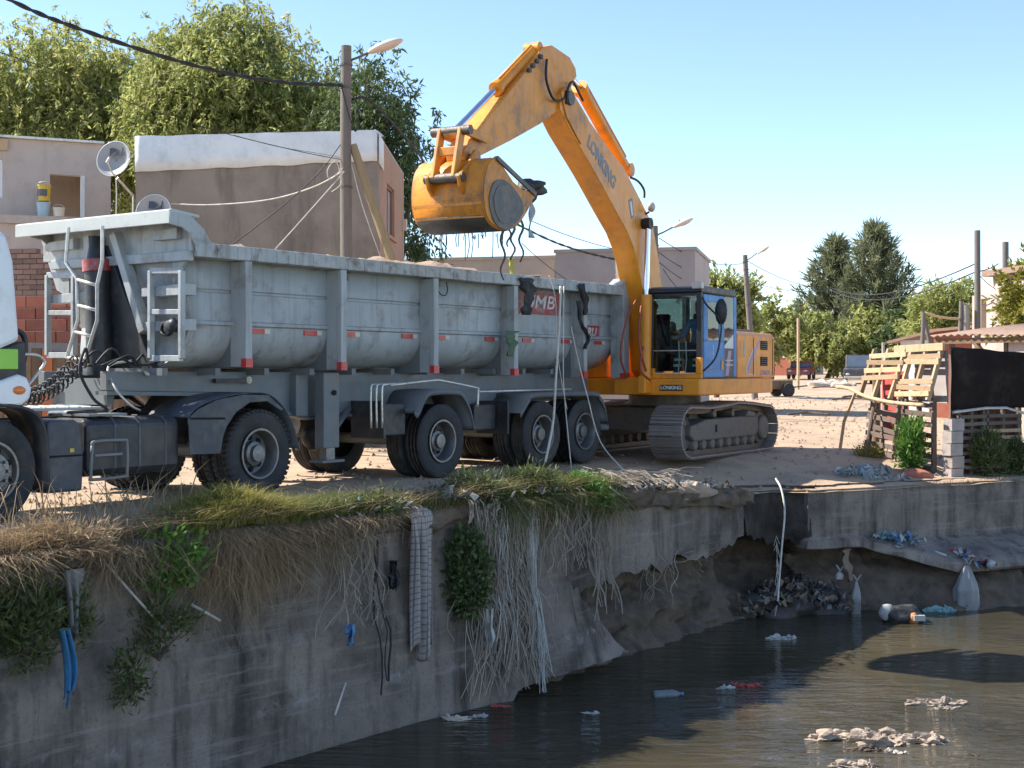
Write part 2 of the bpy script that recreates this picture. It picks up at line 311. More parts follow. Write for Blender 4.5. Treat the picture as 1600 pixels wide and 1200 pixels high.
def concrete():
    m = mat('canal_concrete', (.24,.198,.168), .95, 0, .34, 1.7, (.075,.06,.052), .85, .8, (.05,.041,.036), .9, 4.3, 1.0, 16, dth=.47, spec=.2)
    nt = m.node_tree; N = nt.nodes; L = nt.links; b = N['Principled BSDF']; src = b.inputs['Base Color'].links[0].from_socket
    g = N.new('ShaderNodeTexCoord'); sp = N.new('ShaderNodeSeparateXYZ'); L.new(g.outputs['Object'], sp.inputs[0])
    n = N.new('ShaderNodeTexNoise'); n.inputs['Scale'].default_value = 3.2; n.inputs['Detail'].default_value = 9; n.inputs['Roughness'].default_value = .7; L.new(g.outputs['Object'], n.inputs[0])
    # pale salt crust in patches, and thin dark shutter joints
    n2 = N.new('ShaderNodeTexNoise'); n2.inputs['Scale'].default_value = .55; n2.inputs['Detail'].default_value = 3; L.new(g.outputs['Object'], n2.inputs[0])
    a = N.new('ShaderNodeMath'); a.operation = 'MULTIPLY_ADD'; a.inputs[1].default_value = .35; L.new(n2.outputs[0], a.inputs[0]); L.new(sp.outputs[2], a.inputs[2])
    d1 = N.new('ShaderNodeMath'); d1.operation = 'ADD'; d1.inputs[1].default_value = 1.52; L.new(a.outputs[0], d1.inputs[0])
    d2 = N.new('ShaderNodeMath'); d2.operation = 'ABSOLUTE'; L.new(d1.outputs[0], d2.inputs[0])
    r = N.new('ShaderNodeMapRange'); r.inputs[1].default_value = .09; r.inputs[2].default_value = 0; L.new(d2.outputs[0], r.inputs[0])
    th = N.new('ShaderNodeMapRange'); th.inputs[1].default_value = .50; th.inputs[2].default_value = .66; L.new(n.outputs[0], th.inputs[0])
    mu = N.new('ShaderNodeMath'); mu.operation = 'MULTIPLY'; L.new(r.outputs[0], mu.inputs[0]); L.new(th.outputs[0], mu.inputs[1])
    mx = N.new('ShaderNodeMix'); mx.data_type = 'RGBA'; L.new(mu.outputs[0], mx.inputs[0]); L.new(src, mx.inputs[6]); mx.inputs[7].default_value = (.36,.35,.35,1)
    # pits and speckle, and faint horizontal shutter-board grain
    pn = N.new('ShaderNodeTexNoise'); pn.inputs['Scale'].default_value = 26; pn.inputs['Detail'].default_value = 8; pn.inputs['Roughness'].default_value = .75; L.new(g.outputs['Object'], pn.inputs[0])
    pr = N.new('ShaderNodeMapRange'); pr.inputs[1].default_value = .55; pr.inputs[2].default_value = .66; pr.inputs[4].default_value = .6; L.new(pn.outputs[0], pr.inputs[0])
    mx1 = N.new('ShaderNodeMix'); mx1.data_type = 'RGBA'; L.new(pr.outputs[0], mx1.inputs[0]); L.new(mx.outputs[2], mx1.inputs[6]); mx1.inputs[7].default_value = (.07,.06,.055,1)
    mp2 = N.new('ShaderNodeMapping'); mp2.inputs['Scale'].default_value = (.7,.7,11); L.new(g.outputs['Object'], mp2.inputs[0])
    hn = N.new('ShaderNodeTexNoise'); hn.inputs['Scale'].default_value = 1; hn.inputs['Detail'].default_value = 7; hn.inputs['Roughness'].default_value = .7; L.new(mp2.outputs[0], hn.inputs[0])
    hr = N.new('ShaderNodeMapRange'); hr.inputs[1].default_value = .54; hr.inputs[2].default_value = .70; hr.inputs[4].default_value = .55; L.new(hn.outputs[0], hr.inputs[0])
    mx2 = N.new('ShaderNodeMix'); mx2.data_type = 'RGBA'; L.new(hr.outputs[0], mx2.inputs[0]); L.new(mx1.outputs[2], mx2.inputs[6]); mx2.inputs[7].default_value = (.34,.30,.275,1)
    L.new(mx2.outputs[2], b.inputs['Base Color']); return m
m_conc = concrete()
m_wetconc = mat('wet_stained_concrete', (.085,.07,.06), .9, 0, .4, 1.8, (.03,.026,.023), .9, 1.4, (.03,.026,.024), .8, 4, .9, 12, dth=.42, spec=.2)
m_earth = mat('earth_bank', (.135,.10,.075), .95, 0, .35, 3, (.035,.029,.026), .85, 1.6, bump=1.0, bs=12, spec=.2)
def dirt_mat():
    m = mat('dirt_ground', (.43,.31,.205), .95, 0, .2, .5, (.23,.165,.12), .75, 1.1, bump=1.0, bs=9)
    nt = m.node_tree; N = nt.nodes; L = nt.links; b = N['Principled BSDF']; src = b.inputs['Base Color'].links[0].from_socket
    tc = N.new('ShaderNodeTexCoord'); v = N.new('ShaderNodeTexVoronoi'); v.inputs['Scale'].default_value = 9; L.new(tc.outputs['Object'], v.inputs[0])
    r = N.new('ShaderNodeMapRange'); r.inputs[1].default_value = .16; r.inputs[2].default_value = .05; r.inputs[4].default_value = .6; L.new(v.outputs['Distance'], r.inputs[0])
    mx = N.new('ShaderNodeMix'); mx.data_type = 'RGBA'; L.new(r.outputs[0], mx.inputs[0]); L.new(src, mx.inputs[6]); L.new(v.outputs['Color'], mx.inputs[7])
    h = N.new('ShaderNodeHueSaturation'); h.inputs['Saturation'].default_value = .12; h.inputs['Value'].default_value = .55; L.new(v.outputs['Color'], h.inputs['Color']); L.new(h.outputs[0], mx.inputs[7])
    L.new(mx.outputs[2], b.inputs['Base Color']); return m
m_dirt = dirt_mat()
def water_mat():
    m = bpy.data.materials.new('murky_water'); m.use_nodes = True; nt = m.node_tree; N = nt.nodes; L = nt.links; b = N['Principled BSDF']
    b.inputs['Roughness'].default_value = .03; b.inputs['IOR'].default_value = 1.33
    tc = N.new('ShaderNodeTexCoord'); mp = N.new('ShaderNodeMapping'); mp.inputs['Scale'].default_value = (.45,1.5,1); mp.inputs['Rotation'].default_value = (0,0,R(8)); L.new(tc.outputs['Object'], mp.inputs[0])
    n0 = N.new('ShaderNodeTexNoise'); n0.inputs['Scale'].default_value = .35; n0.inputs['Detail'].default_value = 5; L.new(tc.outputs['Object'], n0.inputs[0])
    cr = N.new('ShaderNodeValToRGB'); cr.color_ramp.elements[0].position = .35; cr.color_ramp.elements[0].color = (.042,.037,.023,1); cr.color_ramp.elements[1].position = .7; cr.color_ramp.elements[1].color = (.085,.071,.044,1)
    L.new(n0.outputs[0], cr.inputs[0]); L.new(cr.outputs[0], b.inputs['Base Color'])
    n1 = N.new('ShaderNodeTexNoise'); n1.inputs['Scale'].default_value = 4.2; n1.inputs['Detail'].default_value = 4; n1.inputs['Distortion'].default_value = .6; L.new(mp.outputs[0], n1.inputs[0])
    n2 = N.new('ShaderNodeTexNoise'); n2.inputs['Scale'].default_value = .22; n2.inputs['Detail'].default_value = 2; L.new(tc.outputs['Object'], n2.inputs[0])
    r = N.new('ShaderNodeMapRange'); r.inputs[1].default_value = .42; r.inputs[2].default_value = .62; r.inputs[3].default_value = .12; r.inputs[4].default_value = 1.0; L.new(n2.outputs[0], r.inputs[0])
    bp = N.new('ShaderNodeBump'); bp.inputs['Distance'].default_value = .12; L.new(r.outputs[0], bp.inputs['Strength']); L.new(n1.outputs[0], bp.inputs['Height']); L.new(bp.outputs[0], b.inputs['Normal'])
    return m
m_water = water_mat()
# ground sheet: follows the bank edge, fans out to the horizon
ss = list(np.arange(-30,-9,1.5)) + list(np.arange(-9,S_C4+2,.14)) + list(np.arange(S_C4+2, S_C4+50, 2.5))
dd = [0,.06,.14]+list(np.arange(.25,4,.16))+list(np.arange(4,12,.5))+list(np.arange(12,40,2))+[45,55,70,90,120,160,230,340,500,800,1200]
rows = []
for s in ss:
    p, n, ez = edge(s); f = min(1, max(0, (s+30)/60)); g = Vector((-.80+1.25*f, .60+.30*f)).normalized(); row = []
    for d in dd:
        q = p+g*(d-.05); z = gz(q.x, q.y)
        if d < .3: z -= (.3-d)*.12
        row.append((q.x, q.y, z))
    rows.append(row)
tag(MB().grid(rows).build('ground', m_dirt, smooth=True), kind='structure')
# water
tag(MB().add([(-60,-30,WATER_Z),(90,-30,WATER_Z),(90,70,WATER_Z),(-60,70,WATER_Z)], [(0,1,2,3)]).build('water', m_water), kind='structure')
tag(MB().add([(-60,-30,-3.2),(90,-30,-3.2),(90,70,-3.2),(-60,70,-3.2)], [(0,1,2,3)]).build('canal_bed', m_earth), kind='structure')
def strip(name, s0, s1, ds, prof, amp, sc, m, rag=None, solid=.22, seed=1, smooth=True):
    P = []; s = s0
    while s <= s1+1e-6:
        p, n, ez = edge(s); row = []; pr = prof(s)
        for k, (o, z) in enumerate(pr):
            z += ez*(1-k/(len(pr)-1)) if pr[0][1] == 0 else 0
            a = amp*noise.noise(Vector((s*sc, z*sc*1.3, seed)))+amp*.4*noise.noise(Vector((s*sc*3.3, z*sc*4, seed+5)))+(amp*.35*noise.noise(Vector((s*14, z*14, seed+9))) if amp > .1 else 0)
            if rag and k == len(pr)-1: z += rag*noise.noise(Vector((s*1.9, seed, 0)))+rag*.5*noise.noise(Vector((s*7, seed, 3)))
            q = p+n*(o+a); row.append((q.x, q.y, z))
        if solid: q = p+n*(pr[-1][0]-.35); row.append((q.x, q.y, z+.06))
        P.append(row); s += ds
    if solid:
        P.append([(x-n.x*.35, y-n.y*.35, z) for x, y, z in P[-1]]); P.insert(0, [(x-n.x*.3, y-n.y*.3, z) for x, y, z in P[0]])
    o = MB().grid(P).build(name, m, smooth=smooth)
    if solid: o.data.set_sharp_from_angle(angle=R(50))
    return o
def lerp_prof(A, n):                      # resample a profile to n points
    out = []; L = [0]
    for i in range(len(A)-1): L.append(L[-1]+math.dist(A[i],A[i+1]))
    for k in range(n):
        t = L[-1]*k/(n-1); i = max(j for j in range(len(L)) if L[j] <= t+1e-9); i = min(i, len(A)-2)
        f = (t-L[i])/(L[i+1]-L[i]); out.append((A[i][0]+(A[i+1][0]-A[i][0])*f, A[i][1]+(A[i+1][1]-A[i][1])*f))
    return out
def board(s, pr):                          # shutter board marks: shallow steps that come and go
    return [(o+.011*(int((z+.11*noise.noise(Vector((s*.25,1,2))))/.31)%2)*max(0,noise.noise(Vector((s*.5,z*1.5,7)))+.35)+(.008*noise.noise(Vector((s*6,z*6,1)))), z) for o, z in pr]
def toe(s):                               # the foot of the wall: how far it stands out, and its lower edge
    g = min(1,max(0,(s+2.9)/2.0)); low = float(np.interp(s,[-1.75,-1.35,.8],[-2.6,-2.07,-2.04])); return .12+.24*g, low
def prof_left(s):
    o, low = toe(s); return board(s, lerp_prof([(0,0),(.04,-1.02),(.10,-1.12),(o,low)], 44))
def woff(s, z):                           # how far the wall stands out at height z
    return float(np.interp(-z, [0,1.02,1.12,2.6], [0,.04,.10,toe(min(s,.8))[0]])) if s < .8 else 0.
wl = thing('canal_wall', 'long stained concrete retaining wall with flared foot below the lorry', 'wall')
strip('wall_face', -30, .04, .09, prof_left, .014, .9, m_conc, rag=.07, seed=2).parent = wl
strip('broken_toe', -.10, .86, .06, lambda s: board(s, lerp_prof([(.115,-1.14-.74*(max(0,s)/.86)+.10*noise.noise(Vector((s*9,1,4)))),toe(s)], 26)), .02, 1.4, m_conc, rag=.07, seed=2).parent = wl
wm = thing('canal_wall', 'undercut concrete wall slab below the excavator tracks, earth showing beneath', 'wall')
strip('wall_face', .045, S_C1, .1, lambda s: lerp_prof([(-.03,0),(-.03,-1.17-.05*math.sin(s*2)+.12*max(0,s-3.3))], 12), .03, 1.2, m_conc, rag=.16, seed=6).parent = wm
strip('stained_section', S_C1+.001, S_C3+.02, .05, lambda s: lerp_prof([(-.02,0),(-.04,-.5),(-.02,-1.06+.1*math.sin(s*3))], 14), .07, 2.4, m_wetconc, rag=.2, seed=12).parent = wm
wr = thing('canal_wall', 'concrete wall with sloping broken apron under the black fence sheet', 'wall')
def prof_right(s):
    f = min(1, max(0, (s-S_C3-.9)/1.4)); return lerp_prof([(0,0),(0,-1.0),(.06+.75*f,-1.06-.36*f),(.08+.76*f,-1.24-.38*f),(.0+.5*f,-1.26-.38*f)], 26)
strip('wall_face', S_C3-.05, S_C4+40, .10, prof_right, .035, 2.3, m_conc, rag=.05, seed=9).parent = wr
def prof_earth(s):
    c = math.exp(-((s-S_C2)/.9)**2)
    out = .05 if s < S_C1 else (.30+.75*min(1,max(0,(s-S_C3-.9)/1.4)))
    g = min(1,max(0,(s-S_C3-1.0)/1.4))
    return lerp_prof([(-.40,-.3),(-.40,-.95),(-.42-.5*c+.62*g,-1.50),(-.12-.6*c+.75*g,-1.74),(out-.2-.45*c,-2.02),(out+.15,-2.5)], 60)
tag(strip('earth_bank', -3.6, S_C4+20, .05, prof_earth, .19, 2.1, m_earth, solid=0, seed=4), kind='structure')

# ragged lip of soil and roots along the top of the walls
rows = []
for s in np.arange(-9.5, S_C1+.01, .05):
    p, n, ez = edge(s); row = []
    for k in range(13):
        a = -.9+k/12*3.6; q3 = Vector((s*2.1,k*.55,3)); r = .10+.13*(noise.noise(q3)+.35)+.06*noise.noise(q3*3.3); r = max(.03,r)
        q = p+n*(math.cos(a)*r*1.25-.07); row.append((q.x,q.y,ez-.03+math.sin(a)*r*.62-(.08+.12*max(0,noise.noise(Vector((s*1.3,9,1)))))*(a<.2)))
    rows.append(row)
m_lip = mat('rooty_soil', (.15,.115,.085), .95, 0, .4, 5, (.06,.048,.04), .8, 4, bump=1.0, bs=22, spec=.2)
tag(MB().grid(rows).build('soil_lip', m_lip, smooth=True), 'ragged lip of dry soil and roots along the wall top', 'soil', kind='stuff')
# ---------------------------------------------------------------- lorry: wheels
TRUCK_LOC = (-3.005, 16.06, 0); TRUCK_RZ = R(55)      # local x to the rear, y away from the camera
def tyre_mesh(r, wd, lugs=0):
    w2 = wd/2; b = MB(); ri = r*.565
    prof = [(ri,w2*.72),(ri+.02,w2*.86),(r*.75,w2*1.0),(r*.90,w2*.98),(r*.965,w2*.90),(r*.99,w2*.80)]
    tread = []
    for k in range(4):
        y = w2*(.62-.42*k); tread += [(r,y+.035*(k!=0)+.02),(r,y-.005),(r*.978,y-.012),(r*.978,y-.028),(r,y-.034)]
    b.lathe([(a,-h) for a,h in prof] + [(a,-h) for a,h in tread] + [(a,h) for a,h in prof[::-1]], 44)
    if lugs:
        for i in range(lugs):
            for s in (-1,1):
                t = 2*PI*(i+.25*s)/lugs; C, S = math.cos(t), math.sin(t)
                b.bar((C*r*.975,s*w2*.97,S*r*.975),(C*r*1.004,s*w2*.35,S*r*1.004),.045,.03,up=(C,0,S))
    return b.mesh('tyre', True)
def rim_mesh(r, wd, style):
    b = MB(); R0 = r*.575; y0 = -wd/2
    if style == 'dish':                   # rear wheels: deep dish
        b.lathe([(R0,y0+.02),(R0+.005,y0-.005),(R0-.02,y0-.005),(R0-.035,y0+.03),(R0-.05,y0+.17),(R0*.70,y0+.19),(R0*.5,y0+.165),(R0*.47,y0+.09),(R0*.34,y0+.075),(R0*.32,y0+.03),(0,y0+.025)], 40)
        k = .43
    else:                                 # steer wheel: bulges outwards
        b.lathe([(R0,y0+.02),(R0+.005,y0-.005),(R0-.02,y0-.005),(R0-.04,y0+.05),(R0*.80,y0+.06),(R0*.62,y0-.02),(R0*.40,y0-.025),(R0*.38,y0-.06),(R0*.33,y0-.075),(0,y0-.075)], 40)
        k = .52
    for i in range(10):
        t = 2*PI*i/10; b.tube([(math.cos(t)*R0*k,y0+(.17 if style=='dish' else 0),math.sin(t)*R0*k),(math.cos(t)*R0*k,y0+(.09 if style=='dish' else -.06),math.sin(t)*R0*k)],.017,6)
    me = b.mesh('rim', True); me.set_sharp_from_angle(angle=R(35)); return me
def hole_mesh(r, wd, style):
    b = MB(); R0 = r*.575; y0 = -wd/2+(.172 if style=='dish' else .012); k = .63 if style=='dish' else .72
    for i in range(8):
        t = 2*PI*(i+.3)/8; c = Vector((math.cos(t)*R0*k,y0,math.sin(t)*R0*k)); b.tube([c+Vector((0,.004,0)),c-Vector((0,.006,0))],.038 if style=='dish' else .03,12)
    return b.mesh('hand_holes', True)
TY = {'drive': tyre_mesh(.52,.28,46), 'trailer': tyre_mesh(.52,.28), 'steer': tyre_mesh(.52,.30)}
RM = {'drive': rim_mesh(.52,.28,'dish'), 'trailer': rim_mesh(.52,.28,'dish'), 'steer': rim_mesh(.52,.30,'steer')}
HM = {'drive': hole_mesh(.52,.28,'dish'), 'trailer': hole_mesh(.52,.28,'dish'), 'steer': hole_mesh(.52,.30,'steer')}
def axle(par, x, kind, y0=0, y1=2.5, z=.515):
    for side in (0,1):
        for dual in ((0,1) if kind != 'steer' else (0,)):
            o = link('tyre', TY[kind], m_rubber, par); w2 = .14
            yy = (y0+w2+dual*.34) if side == 0 else (y1-w2-dual*.34)
            o.location = (x, yy, z); o.rotation_euler = (0, random.uniform(0,6), PI if side else 0)
            if dual == 0:
                r = link('rim', RM[kind], m_rim, o); tag(link('hand_holes', HM[kind], m_hole, o), kind='stuff')
    MB().tube([(x,y0+.3,z),(x,y1-.3,z)],.08,10).build('axle', m_chassis, par)
# ---------------------------------------------------------------- dump semi-trailer
T = thing('dump_trailer', 'long grey tipper semi trailer with ribbed sides, heaped with rubble', 'trailer', TRUCK_LOC, TRUCK_RZ)
XR = 8.62
def tub_sec():
    S = [(.24,2.90),(.24,2.47),(.262,2.455),(.262,2.425),(.24,2.41),(.24,2.09),(.205,2.075),(.205,2.05),(.24,2.035),(.24,1.98)]
    for i in range(1,9):
        a = i/8*PI/2; S.append((.24+.56*(1-math.cos(a)), 1.98-.44*math.sin(a)))
    S.append((1.25,1.54)); return S + [(2.5-y,z) for y,z in S[-2::-1]]
SEC = tub_sec()
def xfront(z): return float(np.interp(z, [1.5,1.68,1.94,2.95], [-1.0,-.95,-.80,-1.06]))
rows = [[(xfront(z),y,z) for y,z in SEC]]
for x in list(np.linspace(-.5,XR,24)):
    rows.append([(x, y + (.012*noise.noise(Vector((x*1.1,z*1.6,3))) if y < 1.25 else 0), z) for y,z in SEC])
MB().grid(rows).build('tub', m_trailer, T, auto=40, solid=.02)
MB().add([(xfront(z)-.004,y,z) for y,z in SEC], [tuple(range(len(SEC)))]).build('headboard', m_trailer, T, solid=.02)
MB().add([(XR,y,z) for y,z in SEC], [tuple(range(len(SEC)))]).build('tailgate', m_trailer, T, solid=.03)
for y0,y1 in ((-.02,.25),(2.25,2.52)):
    b = MB(); N = 30
    for k in range(N):
        x0 = -1.02+(XR+.95)*k/N; x1 = -1.02+(XR+.95)*(k+1)/N; dz = .012*nz(x0,3,.9); dz2 = .012*nz(x1,3,.9)
        b.bar((x0,(y0+y1)/2,2.885+dz),(x1,(y0+y1)/2,2.885+dz2),y1-y0,.165)
    b.build('top_rail', m_trailer_top, T, bevel=.012)
POSTX = [-.21,1.45,3.36,5.32,7.31]
for i, x in enumerate(POSTX):
    zb = 1.55-.02*(x+.2)
    for s in (0,1):
        Y = (lambda y: y) if s == 0 else (lambda y: 2.5-y)
        a, c = sorted((Y(-.025),Y(.235))); p = MB().bx(x-.055,x+.055,a,c,zb,2.80).build('side_post', m_trailer, T, bevel=.01)
        if s == 0: MB().bx(x-.057,x+.057,-.031,.05,zb-.004,zb+.10).build('reflector', m_red, p)
        g = [(Y(y),z) for y,z in [(.0,2.1),(.0,zb),(.95,zb-.02)]+[(yy,zz-.005) for yy,zz in SEC[10:18]][::-1]]
        MB().prism(g, x-.05, x-.02, 'x').build('gusset', m_chassis, T)
for s in (0,1):
    a, c = (-.03,.24) if s == 0 else (2.26,2.53)
    b = MB().prism([(XR-.08,1.38),(XR+.10,1.38),(XR+.12,3.02),(XR+.02,3.10),(XR-.16,2.99),(XR-.10,2.9)], a, c).build('rear_post', m_trailer, T, bevel=.012)
    if s == 0: MB().bx(XR-.082,XR+.102,-.036,.05,1.372,1.47).build('reflector', m_red, b)
# reflective tape under the side ledge
for px in (407,491,552,644,696,774,832,893,944):
    k = (px-800)/2100; x = (k*16.06+3.005-.8192*0-k*.0)/(.5736-.8192*k)+.17
    r = MB().bx(x-.12,x+.11,.212,.236,1.955,2.015).build('reflective_tape', m_red, T)
    MB().bx(x+.112,x+.20,.213,.236,1.957,2.013).build('tape_end', m_offwhite, r)
# cab protector at the head
MB().prism([(-1.42,3.14),(-1.42,3.29),(-1.38,3.305),(-.98,3.27),(-.98,3.24),(-1.37,3.26),(-1.39,3.14)], -.03, 2.78).build('canopy', m_pale, T, bevel=.006)
for a, c in ((-.045,-.015),(2.5,2.53)):
    MB().prism([(-1.42,3.27),(-1.41,3.13),(-1.24,3.11),(-1.12,3.04),(-1.05,2.93),(-1.02,2.80),(-.80,2.80),(-.80,2.95),(-.93,3.12),(-1.12,3.25)], a, c).build('canopy_cheek', m_trailer, T, bevel=.004)
b = MB().bx(-1.13,-1.02,.02,2.48,2.75,2.86); b.build('head_beam', m_trailer, T, bevel=.008)
for y0,y1,z in ((.15,.55,3.0),(2.0,2.55,2.98),(.02,.75,2.36),(1.75,2.5,2.33),(.02,.8,1.96)):
    MB().prism([(y0,z),(y1,z),(y1,z+.10),(y0,z+.13)], -1.16, -.98, 'x').build('head_rib', m_trailer, T, bevel=.006)
for W_ in ([(2.2,2.4),(2.44,2.5),(2.76,3.15),(2.2,3.15)],[(.32,3.15),(.0,3.12),(.02,2.84),(.32,2.5)]): MB().prism(W_, -1.07, -1.03, 'x').build('headboard_wing', m_trailer, T)
MB().bx(-1.075,-1.035,.0,2.70,2.862,3.262).build('headboard_upper', m_trailer, T)
# hoist: dark leaning cover, telescopic ram and its red collar
MB().prism([(1.60,3.0),(1.45,3.0),(.62,1.52),(1.42,1.52)], -1.10, -1.0, 'x').build('hoist_cover', m_black, T, bevel=.01)
h = MB().tube([(-1.22,1.42,1.45),(-1.18,1.52,2.68)],.15,18).build('hoist_ram', m_black, T, auto=40)
MB().tube([(-1.18,1.52,2.68),(-1.18,1.53,2.82)],.17,18).build('ram_collar', m_redsign, h, auto=40)
MB().tube([(-1.18,1.53,2.82),(-1.17,1.55,3.1)],[.12,.06],14).build('ram_head', m_black, h, auto=40)
for p, q in (((-1.12,1.25,3.12),(-1.12,.72,1.95)),((-1.12,1.72,3.12),(-1.12,1.62,1.6))):
    MB().bar(p, q, .10, .14, up=(1,0,0)).build('head_strut', m_trailer, T, bevel=.008)
# access ladder
def hb(px, py, t=-1.5):
    bx_, by_ = -3.005+.5736*t, 16.06+.8192*t; k = (px-800)/2100; v = (k*by_-bx_)/(-.8192-.5736*k); return (t, v, 1.5+(580-py)*(by_+.5736*v)/2100)
LA = [hb(*p) for p in ((107,355),(103,410),(120,435),(122,500),(104,560))]; LB = [hb(*p) for p in ((160,353),(160,408),(152,445),(152,500),(133,562))]
la = MB().tube(LA,.022,8); lb = MB().tube(LB,.022,8)
la.build('ladder_rail', m_galv, T, auto=40); lb.build('ladder_rail', m_galv, T, auto=40)
for p, q in (((121,437),(152,446)),((122,477),(152,485)),((117,518),(145,526)),((104,558),(133,563))):
    MB().tube([hb(*p),hb(*q)],.02,8).build('ladder_rung', m_galv, T, smooth=True)
# guard frames either side of the hoist
for L in (((236,423),(284,423),(284,560),(236,560)),((75,430),(116,430),(116,555),(75,555))):
    P = [hb(*p,-1.2) for p in L]
    for i in range(4): MB().bar(P[i],P[(i+1)%4],.05,.07).build('guard_frame', m_trailer, T, bevel=.006)
    a = Vector(P[0]).lerp(Vector(P[3]),.47); c = Vector(P[1]).lerp(Vector(P[2]),.47); MB().bar(a,c,.05,.06).build('guard_frame', m_trailer, T, bevel=.006)
hs = []
for i in range(70): a = i/70*2*PI*5; hs.append((-1.15-.004*i/7,.30+.085*math.cos(a),1.98+.075*math.sin(a)))
MB().tube(hs,.012,6).build('coiled_hose', m_cable, T, smooth=True)
MB().blob((-1.2,.18,2.02),(.06,.11,.08),3).build('hose_valve', m_black, T, smooth=True)
# chassis
for y in (.62,1.74):
    MB().prism([(-1.75,1.50),(-1.75,1.28),(-.1,1.24),(.9,1.02),(1.45,.90),(3.0,.95),(XR-.2,1.08),(XR-.2,1.46)], y, y+.12).build('chassis_beam', m_chassis, T, bevel=.01)
    MB().prism([(-1.78,1.235),(-.1,1.195),(.9,.975),(1.45,.86),(3.0,.91),(XR-.2,1.04),(XR-.2,1.078),(3.0,.948),(1.45,.898),(.9,1.018),(-.1,1.238),(-1.78,1.278)], y-.04, y+.16).build('beam_flange', m_chassis, T)
for x in (-1.6,-.2,1.3,2.6,4.0,5.3,6.6,8.2): MB().bx(x-.05,x+.05,.745,1.735,1.12,1.42).build('cross_member', m_chassis, T)
for x in np.arange(-1.2,8.4,.8): MB().bx(x-.04,x+.04,.30,2.2,1.452,1.535).build('tub_bearer', m_chassis, T)
MB().bx(-.2,.35,.55,.60,1.36,1.41).build('hose_bracket', m_black, T)
MB().lathe([(0,-.02),(.045,-.02),(.05,0),(0,0)],14,(.35,.57,1.39),'y').build('round_reflector', m_offwhite, T)
# landing legs
for y in (.30,2.05):
    lg = MB().bx(1.42,1.72,y,y+.16,.50,1.48).build('landing_leg', m_chassis, T, bevel=.012)
    MB().bx(1.49,1.65,y+.02,y+.14,.34,.52).build('leg_inner', m_rim, lg)
    MB().bx(1.36,1.78,y-.04,y+.20,.31,.345).build('leg_foot', m_chassis, lg, bevel=.006)
    MB().bar((1.70,y+.08,.72),(2.25,y+.3,1.0),.05).build('leg_brace', m_chassis, lg)
    MB().tube([(1.6,y-.01,1.22),(1.6,y-.03,1.22)],.035,12).build('leg_bolt', m_hole, lg)
MB().bx(1.12,1.34,.5,.7,.92,1.46).build('cross_bracket', m_chassis, T, bevel=.01)
# axles and mudguards
AX = [3.54,6.095,7.347]
for x in AX: axle(T, x, 'trailer')
def guard(x0, x1, top, m, par, y=(-.02,.62), ends=(.62,.62), th=.012):
    for s in (0,1):
        Y = y if s == 0 else (2.5-y[1],2.5-y[0]); n = 20
        L = [(x0-.10,ends[0]),(x0-.02,.93),(x0+.16,top-.06),(x0+.34,top),(x1-.34,top),(x1-.16,top-.06),(x1+.02,.93),(x1+.10,ends[1])]
        L = [(p.x,p.z) for p in smooth_path([(a,0,b) for a,b in L],3)]
        MB().grid([[(a,Y[0],b) for a,b in L],[(a,Y[1],b) for a,b in L]]).build('mudguard', m, par, smooth=True, solid=th)
        MB().grid([[(a,Y[0] if s==0 else Y[1],b) for a,b in L],[(a,Y[0] if s==0 else Y[1],b-.07) for a,b in L]]).build('mudguard_lip', m, par, smooth=True, solid=th)
m_guard = mat('dirty_grey_guard', (.13,.14,.15), .6, 0, .2, 3, SOIL, .6, 3)
guard(AX[0]-.56, AX[0]+.62, 1.235, m_guard, T, ends=(.98,.66))
guard(AX[1]-.56, AX[2]+.56, 1.16, m_guard, T, ends=(.86,.66))
for y in (.02,1.9): MB().bx(2.28,2.32,y,y+.58,.60,1.10).build('mud_flap', m_black, T); MB().bx(5.15,5.19,y,y+.58,.55,1.05).build('mud_flap', m_black, T)
MB().bx(2.36,2.9,.15,.62,.62,1.06).build('tool_box', m_black, T, bevel=.02)
MB().bx(4.55,5.1,.2,.62,.62,1.0).build('tool_box', m_black, T, bevel=.02)
MB().blob((1.9,.95,.62),(.16,.16,.2),2,.1).build('air_bag', m_black, T, smooth=True)
for k in range(3):
    MB().tube(smooth_path([(2.28-.055*k,.04+.05*k,.74),(2.26-.055*k,.03+.05*k,1.25),(2.34-.05*k,.03+.05*k,1.32),(2.7,.02,1.33)],4),.016,6).build('guard_pipe', m_galv, T, smooth=True)
MB().tube(smooth_path([(2.4,.0,1.31),(3.3,-.01,1.37),(3.55,-.01,1.36),(4.3,-.01,1.26),(4.36,-.01,1.22),(4.36,0,.98)],4),.018,6).build('guard_pipe', m_galv, T, smooth=True)
MB().tube([(4.4,.0,1.20),(6.9,.0,1.21)],.016,6).build('guard_pipe', m_galv, T, smooth=True)
MB().tube([(8.15,.05,.55),(8.15,2.45,.55)],.05,8).build('underrun_bar', m_chassis, T, smooth=True)
for y in (.5,2.0): MB().bar((8.15,y,.55),(8.1,y,1.1),.06).build('underrun_bracket', m_chassis, T)
MB().tube([(2.55,2.0,.75),(3.0,2.0,.75)],.2,16).build('air_tank', m_black, T, auto=40)
